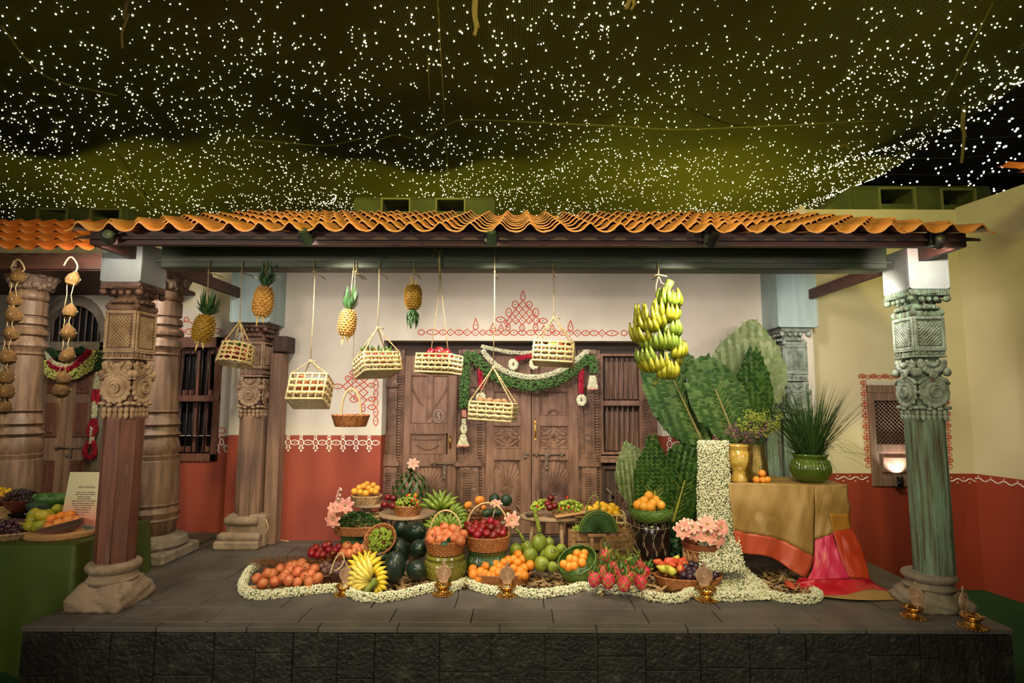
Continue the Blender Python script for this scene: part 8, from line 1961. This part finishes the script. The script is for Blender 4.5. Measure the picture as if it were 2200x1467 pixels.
# vases on the table
def on_table(px, py, Y): return Vector((xa(px, py, Y), Y, ztab + .008))
c = on_table(1590, 1025, 5.45); hh = z_on(1590, 952, 5.45) - c.z; r_ = 24 / s_at(5.45)
lathe_thing('ceramic_urn', 'mottled yellow glazed urn at the left end of the table', 'vase', c, [(r_ * .72, 0), (r_ * .74, .03), (r_ * .58, .06), (r_ * .62, hh * .3), (r_ * .95, hh * .45), (r_ * 1.04, hh * .62), (r_ * .98, hh * .76), (r_ * .84, hh * .84), (r_ * .88, hh * .88), (r_ * 1.0, hh * .97), (r_ * .96, hh), (r_ * .85, hh * .97), (r_ * .8, hh * .8)], 'glaze_yellow')
c = on_table(1629, 1028, 5.36); hh = z_on(1629, 951, 5.36) - c.z; r_ = 23 / s_at(5.36)
vase = lathe_thing('brass_vase', 'tall hammered brass vase of filler flowers', 'vase', c, [(r_ * .55, 0), (r_ * .85, .02), (r_ * 1.0, hh * .18), (r_ * .98, hh * .3), (r_ * .8, hh * .62), (r_ * .68, hh * .85), (r_ * .70, hh), (r_ * .62, hh), (r_ * .6, hh * .8)], 'brass_old')
fl = thing('flower_spray', 'spray of yellow and mauve filler flowers in the brass vase', 'flowers', c + Vector((0, 0, hh))); qs = MB(); qy = MB(); qp = MB(); rnd = random.Random(4)
for k in range(44):
    a = rnd.uniform(0, 2 * PI); b0 = c + Vector((.03 * math.cos(a), .03 * math.sin(a), hh - .04)); sp = rnd.uniform(.05, .19); yel = rnd.random() < .6
    e = b0 + Vector((math.cos(a) * sp + (.02 if yel else -.04), math.sin(a) * sp * .6, rnd.uniform(.14, .33) if yel else rnd.uniform(.10, .22))); qs.tube([b0, b0.lerp(e, .5) + Vector((0, 0, .03)), e], .0022, 4, caps=False)
    for j in range(26): p = e + Vector((rnd.uniform(-.032, .032), rnd.uniform(-.03, .03), rnd.uniform(-.05, .035))); (qy if yel else qp).ell(p, .0058, None, .007, 5, 4)
obj('stem', qs, 'grass_blade', fl, kind='stuff'); obj('yellow_blossom', qy, 'filler_yellow', fl, kind='stuff'); obj('mauve_blossom', qp, 'filler_purple', fl, kind='stuff')
for (x, y, lab) in ((1627, 1029, 'small orange at the left of the trio on the gold table'), (1650, 1029, 'small orange half hidden at the right of the trio on the table'), (1641, 1029, 'small orange in the front middle of the trio on the table'), (1639, 1015, 'small orange balanced on top of the trio on the table')): P_ora.put(at(x, y, 5.24 if y > 1020 else 5.24) + Vector((0, 0, .004)), rot_rand(1), .85, lab, None, 'fruit')
c = on_table(1744, 1030, 5.42); hh = z_on(1744, 971, 5.42) - c.z; r_ = 40 / s_at(5.42)
lathe_thing('ceramic_pot', 'round ribbed green glazed pot planted with tall grass', 'pot', c, [(r_ * .5, 0), (r_ * .8, hh * .12), (r_ * .98, hh * .36), (r_ * 1.0, hh * .52), (r_ * .9, hh * .74), (r_ * .76, hh * .82), (r_ * .78, hh * .88), (r_ * .86, hh * .95), (r_ * .84, hh), (r_ * .76, hh), (r_ * .7, hh * .85)], 'glaze_grass', 228, rib=38, ribd=.026)
gr = thing('grass_plant', 'tall wispy fountain of green grass growing in the ribbed pot', 'plant', c + Vector((0, 0, hh))); q = MB(); q2 = MB(); rnd = random.Random(12)
for k in range(520):
    a = rnd.uniform(0, 2 * PI); s0 = .09 * rnd.random() ** .5; b0 = c + Vector((s0 * math.cos(a), s0 * math.sin(a), hh - .03)); droop = rnd.random() < .16; L_ = rnd.uniform(.45, .88); tl = rnd.uniform(.05, .74) if not droop else rnd.uniform(.8, 1.3)
    d = Vector((math.cos(a) * math.sin(tl), math.sin(a) * math.sin(tl) * .7, math.cos(tl))); pts = []; n = 7
    for i in range(n + 1): u = i / n; pts.append(b0 + d * L_ * u + Vector((math.cos(a) * .10 * u * u, 0, -(.55 if droop else .10) * L_ * u ** 2.4)))
    sdv = Vector((-math.sin(a), math.cos(a), 0)) * .0034; vs = []
    for i, p in enumerate(pts): w_ = (1 - (i / n) ** 2) * 1.0; vs += [p - sdv * w_ - Vector((.002 * w_, 0, 0)), p + sdv * w_ + Vector((.002 * w_, 0, 0))]
    (q if not droop else q2).add(vs, [(2 * i, 2 * i + 1, 2 * i + 3, 2 * i + 2) for i in range(n)], True)
obj('grass_blade', q, 'grass_blade', gr, kind='stuff', fix=False); obj('drooping_blade', q2, 'grass_blade', gr, kind='stuff', fix=False)
# ================================================================ JASMINE CASCADE AND LINE
Yj = 5.22; st = at(1535, 960, 5.40); root = thing('garland_stand', 'narrow cloth-wrapped stand hidden behind the jasmine cascade', 'stand', (st.x, 5.42, PZ)); q = MB(); q.box(st.x - .10, st.x + .10, 5.34, 5.5, PZ, st.z + .01, .02); obj('stand_body', q, 'wood_door_dark', root)
jc = thing('jasmine_cascade', 'dense curtain of white jasmine strings falling to a heap on the floor', 'garland', at(1535, 955, Yj)); rnd = random.Random(31)
for k in range(13):
    u = k / 12; xt = 1506 + 56 * u; xb = 1512 + 84 * u; xm_ = 1505 + 66 * u
    if k == 1: pass
    q = MB(); pth = [(xt + 1, 957, 5.40), (xt, 950, 5.32), (xt - 1, 955, Yj + .02), (xt, 990, Yj), (xm_, 1080, Yj - .01), (xm_ + (xb - xm_) * .6, 1160, Yj - .04), (xb + 3 * u, 1225, 5.0 - .02 * (k % 3))]
    bud_tube(q, [at(*p) for p in pth], .0235, 520, .009, .012, 100 + k, .1); obj('jasmine_string', q, 'jasmine', jc, kind='stuff', fix=False); q = MB(); bud_tube(q, [at(*p) for p in pth], .026, 35, .008, .012, 300 + k, .2); obj('green_bud', q, 'bud_green', jc, kind='stuff', fix=False)
q = MB(); qg = MB()
for k in range(5200):
    px_ = rnd.uniform(1522, 1652); v = rnd.random(); top = 1190 + max(0, (px_ - 1575)) * .85; 
    if px_ < 1545: top = 1222 + (1545 - px_) * .4
    py_ = top + (1284 - top) * v ** .8
    h_ = .085 * math.sin(PI * min(1, max(0, (px_ - 1515) / 150))) * (1 - v) + .02; p = onz(px_, py_, PZ + h_ * rnd.uniform(.5, 1.0)); p += Vector((rnd.uniform(-.01, .01), rnd.uniform(-.02, .02), 0)); a = rnd.uniform(0, 6.28); ax_ = Vector((math.cos(a), math.sin(a), rnd.uniform(-.2, .9))).normalized(); sd_ = ax_.orthogonal().normalized() * .0085; s2_ = ax_.cross(sd_.normalized()) * .0085
    (qg if rnd.random() < .04 else q).add([p - ax_ * .005, p + sd_, p + s2_, p - sd_, p - s2_, p + ax_ * .014], [(0, 2, 1), (0, 3, 2), (0, 4, 3), (0, 1, 4), (5, 1, 2), (5, 2, 3), (5, 3, 4), (5, 4, 1)], True)
obj('jasmine_heap', q, 'jasmine', jc, kind='stuff', fix=False); obj('green_bud', qg, 'bud_green', jc, kind='stuff', fix=False)
line = [(552, 1222), (540, 1230), (530, 1245), (524, 1262), (530, 1275), (548, 1283), (575, 1283), (610, 1279), (650, 1275), (690, 1270), (720, 1268), (745, 1270), (762, 1280), (785, 1287), (815, 1287), (850, 1283), (885, 1276), (915, 1268), (940, 1264), (965, 1266), (985, 1260), (1005, 1252), (1025, 1262), (1050, 1270), (1080, 1272), (1110, 1271), (1140, 1277), (1170, 1277), (1200, 1273), (1230, 1268), (1255, 1260), (1280, 1266), (1320, 1267), (1360, 1268), (1385, 1275), (1410, 1283), (1440, 1286), (1470, 1282), (1485, 1272), (1510, 1278), (1550, 1281), (1600, 1281), (1650, 1276), (1690, 1284), (1730, 1286), (1752, 1283), (1760, 1274), (1748, 1268)]
jl = thing('jasmine_line', 'long jasmine garland laid in waves along the front of the display', 'garland', floor_at(1000, 1262)); q = MB(); P_ = [onz(x, y - 2, PZ + .03) for x, y in line]
bud_tube(q, P_, .036, 1700, .0115, .013, 55, .1); obj('jasmine_bud', q, 'jasmine', jl, kind='stuff', fix=False)
q = MB(); bud_tube(q, P_, .033, 90, .008, .016, 56, .2); obj('green_bud', q, 'bud_green', jl, kind='stuff', fix=False)
# dry leaves on the floor: near ones singly
mat_root = thing('leaf_litter', 'mat of dry curled leaves spread under the fruit baskets', 'dry leaves', floor_at(1200, 1250)); rnd = random.Random(17)
protos = []
for k in range(5):
    q = MB(); L_ = rnd.uniform(.07, .11); q.leaf((0, 0, 0), (L_, 0, rnd.uniform(0, .02)), rnd.uniform(.009, .016), (0, 0, 1), rnd.uniform(-.006, .012), rnd.uniform(-.3, .5), 4); protos.append(q)
pm = [p.mesh('dry_leaf') for p in protos]; stuffq = MB(); n_ = 0
zones = [((840, 1150), (1232, 1258), 340), ((1150, 1290), (1232, 1262), 300), ((1390, 1500), (1215, 1282), 240), ((1290, 1420), (1235, 1272), 120), ((1640, 1740), (1225, 1275), 280), ((1210, 1400), (1190, 1240), 60), ((830, 950), (1250, 1266), 110)]
for (xr, yr, n) in zones:
    for k in range(n):
        px_, py_ = rnd.uniform(*xr), rnd.uniform(*yr); p = onz(px_, py_, PZ + rnd.uniform(.006, .03)); rz = rnd.uniform(0, 6.28); M_ = T(p, (rnd.uniform(-.4, .4), rnd.uniform(-.35, .35), rz)); sel = rnd.randrange(5)
        if n_ % 4 == 0 and n_ // 4 < 280:
            o = obj('dry_leaf', pm[sel], 'dry_leaf', mat_root, world=False, loc=p - mat_root.location); o.rotation_euler = M_.to_euler()
        else: stuffq.join(protos[sel], M_)
        n_ += 1
obj('leaf_fragments', stuffq, 'dry_leaf', mat_root, kind='stuff', fix=False)
# ================================================================ BRASS LAMPS
def mk_lamp():
    o = thing('brass_lamp', '', ''); q = MB(); q.lathe([(.062, 0), (.064, .006), (.050, .012), (.036, .022), (.032, .030), (.038, .038), (.052, .052), (.058, .060), (.056, .064), (.044, .058), (.02, .052)], 28, cap=False); q.lathe([(.001, 0), (.062, 0)], 28, cap=False)
    for k in range(22): a = 2 * PI * k / 22; q.ell((.062 * math.cos(a), .062 * math.sin(a), .004), .008, .008, .005, 6, 4)
    obj('lamp_bowl', q, 'brass', o, world=False)
    q = MB(); pts = [(-.028, .062), (.028, .062), (.030, .085)] + [(.050 * math.cos(t), .125 + .047 * math.sin(t)) for t in [(-.55 + (PI + 1.1) * i / 16) for i in range(17)]] + [(-.030, .085)]
    q.prism(pts, .030, .037); q.prism([(-.010, .168), (.010, .168), (.006, .180), (.011, .188), (0, .204), (-.011, .188), (-.006, .180)], .030, .037); obj('back_plate', q, 'brass_plate', o, world=False)
    q = MB()
    for rr_ in (.044, .036, .027): q.tube([(rr_ * math.cos(t), .028, .125 + rr_ * .93 * math.sin(t)) for t in [i / 20 * 2 * PI for i in range(20)]], .0022, 4, caps=False, closed=True)
    for s in (-1, 1): q.tube([(s * .003, .027, .105), (s * .016, .027, .115), (s * .012, .027, .135), (s * .003, .027, .142)], .003, 4); q.ell((s * .012, .026, .102), .006, .004, .005, 6, 4)
    for k in range(14): a = PI * k / 13; q.ell((.040 * math.cos(a), .027, .125 + .038 * math.sin(a)), .0035, .003, .0035, 5, 3)
    obj('plate_carving', q, 'brass_plate', o, world=False)
    q = MB(); q.tube([(-.006, -.052, .06), (-.004, -.03, .075), (0, .0, .07)], .006, 6); q.tube([(-.024, .0, .060), (-.027, .03, .07)], .004, 5); q.tube([(.024, .0, .060), (.027, .03, .07)], .004, 5); obj('wick_spout', q, 'brass', o, world=False); return o
P_lamp = Proto(mk_lamp)
for (x, y, rz, sc, lab) in ((741, 1286, -.1, 1.2, 'brass oil lamp before the figs and ripe bananas, leftmost in the row'), (954, 1284, 0, 1.28, 'brass oil lamp standing in front of the olive pot'), (1092, 1287, 0, 1.28, 'brass oil lamp standing in front of the wide orange basket'), (1521, 1294, .0, 1.42, 'brass oil lamp in front of the plum basket, its plate tallest'), (1966, 1330, -1.25, 1.25, 'brass oil lamp turned side-on left of the green pillar base'), (2094, 1352, .55, 1.32, 'brass oil lamp at the right front corner of the plinth')):
    P_lamp.put(floor_at(x, y, .06 * sc) + Vector((0, 0, .0)), (0, 0, rz), sc, lab, None, 'lamp')
# bits on the floor
q = MB(); p = floor_at(305, 1300); q.add([onz(283, 1291, .504), onz(322, 1290, .508), onz(333, 1302, .506), onz(290, 1304, .504), onz(306, 1297, .522)], [(0, 1, 4), (1, 2, 4), (2, 3, 4), (3, 0, 4)], True); o = obj('plastic_bag', q, 'film', fix=False); MATS['film'].name = 'film'; tag(o, 'small clear plastic bag lying right of the left pillar base', 'bag')
q = MB(); q.tube(crv([at(573, 1118, 6.2), at(578, 1135, 6.2), at(572, 1150, 6.22)], 4), .005, 5); q.tube(crv([onz(573, 1157, .51), onz(600, 1162, .51), onz(622, 1165, .51)], 4), .007, 5); tag(obj('cable', q, 'cane'), 'pale loose cable beside the stone base of the back pillar', 'cable')
# ================================================================ LEFT FRUIT TABLE
lt = thing('buffet_table', 'buffet table covered with a green satin cloth left of the plinth', 'table', (-4.6, 5.0, 0)); TZ = za(1176, 4.62, 100); TF = 4.60
xr_t = xa(163, 1178, TF)
q = MB(); q.box(-7, xr_t - .02, TF + .02, TF + .92, TZ - .04, TZ - .006); obj('table_top', q, 'wood_plank', lt)
q = MB(); n = 150; vs = []; m_ = 8
xs_ = []
path = [(-7 + (xr_t + 7) * i / n, TF, 0) for i in range(n + 1)] + [(xr_t + .0, TF + .92 * i / 40, 1) for i in range(1, 41)]
for i, (x, y, sd) in enumerate(path):
    for j in range(m_ + 1):
        v = j / m_; w_ = .035 * v * (math.sin(i * .38) + .6 * math.sin(i * .17 + 1.2)); fl_ = .05 * v
        vs.append((x + (w_ + fl_ if sd else 0) + (.02 * v if not sd else 0), y + ((-w_ - fl_) if not sd else 0), TZ * (1 - v) + .004))
q.add(vs, [(i * (m_ + 1) + j, (i + 1) * (m_ + 1) + j, (i + 1) * (m_ + 1) + j + 1, i * (m_ + 1) + j + 1) for i in range(len(path) - 1) for j in range(m_)], True)
q.box(-7, xr_t, TF, TF + .92, TZ - .005, TZ); obj('satin_cloth', q, 'cloth_green', lt, fix=False)
def tbl(px, py, Y): return Vector((xa(px, py, Y), Y, TZ + .002))
def bowl_(name, label, c, r, h, m, sy=1.0, tilt=0, film=False):
    root = thing(name, label, 'bowl', c); q = MB(); M_ = T(c, (0, tilt, 0)); q.lathe([(r * .45, 0), (r * .5, .005), (r * .85, h * .6), (r, h), (r * .96, h + .004), (r * .82, h * .62), (r * .4, .02), (.001, .018)], 32, M=M_, cap=False, sy=sy); q.lathe([(.001, 0), (r * .45, 0)], 24, M=M_, cap=False, sy=sy); obj('bowl_shell', q, m, root)
    if film: q = MB(); q.lathe([(r * .86, h * .5), (r * 1.02, h * .98), (r * 1.03, h * 1.06), (r * .9, h * 1.3), (r * .5, h * 1.55), (.001, h * 1.6)], 24, M=M_, cap=False, sy=sy); q.lathe([(r * .5, -.0), (r * .95, h * .62)], 24, M=M_, cap=False, sy=sy, rib=9, ribd=.03); obj('cling_film', q, 'film', root)
    return root
# wooden tray under the right bowls
c = tbl(150, 1160, 4.86); q = MB(); q.lathe([(.26, 0), (.268, .01), (.268, .04), (.26, .048)], 44, M=T((xa(128, 1160, 4.9), 4.92, TZ + .002)), sy=.8); tag(obj('round_board', q, 'wood_board'), 'pale round wooden board under the wrapped orange bowl', 'board')
c = tbl(122, 1160, 4.84); c.x = xa(134, 1160, 4.84); c.z += .03; bowl_('fruit_bowl', 'tilted brown bowl of oranges wrapped in cling film', c, .175, .085, 'bowl_brown', .75, -.25, True)
Wp = lambda x, y: (x / 4.586, 900 + y / 4.586)
drop_pts(P_ora, [at(*Wp(x, y), Y) for x, y, Y in ((520, 1005, 4.88), (608, 980, 4.92), (695, 972, 4.95), (585, 1055, 4.82), (680, 1010, 4.86), (750, 1020, 4.9), (500, 1095, 4.84), (565, 1095, 4.84), (640, 1075, 4.8), (700, 1065, 4.84), (460, 1085, 4.84))], 'orange in the film-wrapped brown bowl on the left table', 'oranges in the wrapped bowl', 'fruit', 1, 1.0)
c = tbl(85, 1150, 4.92); c.x = xa(80, 1150, 4.92); c.z += .052; bowl_('fruit_bowl', 'yellow bowl of mangoes between the grapes and the wrapped oranges', c, .13, .075, 'glaze_yellow')
drop_pts(P_mang, [at(*Wp(x, y), Y) for x, y, Y in ((335, 965, 4.92), (425, 975, 4.88), (300, 1080, 4.82), (380, 1080, 4.80), (580, 910, 5.02), (505, 960, 5.0), (345, 1010, 4.9), (450, 1040, 4.9))], 'yellow-green mango in the heap on the left table', 'mangoes on the left table', 'fruit', .9, 1.12)
c = tbl(98, 1120, 5.2); c.z = za(1107, 5.2, 98); stz = c.z; q = MB(); q.box(-.10, .10, -.08, .08, TZ, stz, .006, M=T((xa(98, 1100, 5.2), 5.2, 0))); tag(obj('riser_block', q, 'stand_black'), 'black riser block under the papaya bowl', 'riser')
c = Vector((xa(98, 1100, 5.2), 5.2, stz + .002)); bowl_('fruit_bowl', 'dark green bowl of cut green papaya under cling film', c, .165, .085, 'glaze_green', .8, 0, True)
for k, (x, y, rz) in enumerate(((335, 822, .2), (430, 818, -.3), (520, 815, .2), (575, 812, .4))): P_avo.put(at(*Wp(x, y), 5.16 - .02 * (k % 2)), (0, 1.5, rz), 1.35, 'green papaya piece under film in the dark green bowl', 'papaya pieces in the wrapped bowl', 'fruit')
for o in list(bpy.data.objects):
    if o.get('group') == 'papaya pieces in the wrapped bowl': o.data = o.data.copy(); o.data.materials.clear(); o.data.materials.append(MATS['leaf_bright']); o.name = 'papaya_piece'
c = Vector((xa(42, 1100, 5.15), 5.15, za(1104, 5.15, 42))); q = MB(); q.box(-.115, .115, -.09, .09, TZ, c.z - .002, .006, M=T((c.x + .02, 5.15, 0))); tag(obj('riser_block', q, 'stand_black'), 'glossy black riser block under the dark grape bowl', 'riser')
bowl_('fruit_bowl', 'brown bowl piled with dark raisin-black grapes', c, .145, .105, 'bowl_brown'); grape_bunch('grape_bunch', 'dark black grapes heaped in the brown bowl', c + Vector((.0, 0, .10)), .17, .12, .085, 220, .0115, 'grape_dark', 61)
c = tbl(15, 1170, 4.8); c.x = xa(8, 1165, 4.82); c.y = 4.84; root = thing('wicker_basket', 'flat pale wicker tray of purple grapes at the front left', 'basket', c); wicker(root, c, .245, .18, .055, 'wicker_pale', sy=.75, rows=5)
grape_bunch('grape_bunch', 'purple grapes on the flat pale tray', c + Vector((0, 0, .05)), .20, .14, .09, 230, .0155, 'grape_purple', 62)
c = Vector((xa(-8, 1120, 5.1), 5.12, TZ + .002)); root = thing('wicker_basket', 'upturned pale wicker basket behind the purple grapes', 'basket', c); wicker(root, c, .15, .15, za(1090, 5.1, 0) - TZ - .01, 'wicker_pale')
c = Vector((xa(-2, 1085, 5.14), 5.14, za(1086, 5.14, 0))); root = thing('wicker_basket', 'basket of golden banana chips at the left picture edge', 'basket', c); wicker(root, c, .155, .11, .07, 'wicker')
q = MB(); rnd = random.Random(3)
for k in range(70): a = rnd.uniform(0, 6.28); r_ = .13 * rnd.random() ** .5; M_ = T(c + Vector((r_ * math.cos(a), r_ * math.sin(a), .07 + .05 * (1 - r_ / .13))), rot_rand(.8)); q.tube([(-.03, 0, 0), (0, .006, .006), (.03, 0, 0)], .010, 6, M=M_)
tag(obj('banana_chips', q, 'mango'), 'golden banana pieces heaped at the left picture edge', 'snack', kind='stuff')
# menu card
Ys = 4.98; P4 = [at(152, 1019, Ys + .06), at(213, 1019, Ys + .06), at(213, 1146, Ys - .02), at(128, 1146, Ys - .02)]
root = thing('menu_card', 'printed fruit menu card leaning behind the wrapped oranges', 'sign', (P4[3] + P4[2]) / 2); q = MB()
P4[1] = P4[0] + (P4[1] - P4[0]) * 1.25; P4[2] = P4[3] + (P4[2] - P4[3]) * 1.2
q.add(P4 + [p + Vector((0, .008, 0)) for p in P4], [(0, 1, 2, 3), (7, 6, 5, 4), (0, 4, 5, 1), (1, 5, 6, 2), (2, 6, 7, 3), (3, 7, 4, 0)], False); obj('card_panel', q, 'paper_sign', root)
cu = bpy.data.curves.new('heading_text', 'FONT'); cu.body = 'FRUIT STATION'; cu.size = .0205; cu.extrude = .0004; cu.align_x = 'CENTER'; to = bpy.data.objects.new('heading_text', cu); COL.objects.link(to); to.parent = root; cu.materials.append(MATS['sign_text'])
pp_ = at(188, 1053, Ys + .036); me_ = bpy.data.meshes.new_from_object(to); bpy.data.objects.remove(to); to = bpy.data.objects.new('heading_text', me_); COL.objects.link(to); to.parent = root; to.location = pp_ - root.location + Vector((0, -.003, 0)); to.rotation_euler = (PI / 2 - .15, 0, 0)
q = MB(); rnd = random.Random(5)
for (x0, x1, y) in ((166, 206, 1062.5), (163, 206, 1067), (168, 198, 1072), (168, 197, 1076.5), (156, 207, 1081), (157, 204, 1086), (156, 204, 1090.5), (160, 197, 1095.5), (160, 195, 1100), (162, 192, 1105), (167, 184, 1110)):
    x = x0
    while x < x1:
        wd = rnd.uniform(.7, 1.5); Yk_ = Ys + .06 - (y - 1019) / 127 * .08 - .003; a, b = at(x, y - .9, Yk_), at(min(x + wd, x1), y + .9, Yk_); q.add([(a.x, Yk_, a.z), (b.x, Yk_, a.z), (b.x, Yk_, b.z), (a.x, Yk_, b.z)], [(0, 1, 2, 3)], False); x += wd + rnd.choice((.4, .4, .5, 1.8))
obj('menu_print', q, 'sign_text', root, kind='stuff')
q = MB(); 
for k in range(60): q.leaf(at(rnd.uniform(174, 212), rnd.uniform(1132, 1144), 4.93), at(rnd.uniform(174, 212), rnd.uniform(1130, 1144), 4.9), .012, (0, -1, 0), .006, .2, 2)
tag(obj('crushed_ice', q, 'film', fix=False), 'crumpled clear film at the foot of the menu card', 'film', kind='stuff')
# ================================================================ TELL REPEATS APART BY THEIR PLACE
ORD = ('leftmost', 'second from left', 'third from left', 'fourth from left', 'fifth from left', 'sixth from left', 'seventh from left', 'eighth from left', 'ninth from left', 'tenth from left', 'eleventh from left')
bpy.context.view_layer.update(); GR = {}
for o in COL.objects:
    if o.parent is None and o.get('group') and o.get('label'): GR.setdefault((o['group'], o['label']), []).append(o)
def seen_at(o):
    v = o.matrix_world.translation - Vector((0, 0, H)); d = v.dot(FW); return CX + F * v.dot(RI) / d, CY - F * v.dot(UP) / d
for (g_, lab), os_ in GR.items():
    n = len(os_)
    if n < 2: continue
    P_ = sorted(((seen_at(o), o.name) for o in os_), key=lambda t: t[0][1]); k = 1 if n <= 6 else (2 if n <= 13 else 3); per = -(-n // k)
    for t in range(k):
        tier = sorted(P_[t * per:(t + 1) * per], key=lambda q: q[0][0])
        for i, (_, nm) in enumerate(tier):
            w_ = ORD[i] if i < len(tier) - 1 or len(tier) < 2 else 'rightmost'
            o = bpy.data.objects[nm]; o['label'] = lab + ', ' + (w_ if k == 1 else w_ + ' ' + (('of upper row', 'of lower row') if k == 2 else ('of top row', 'of middle row', 'of bottom row'))[t])
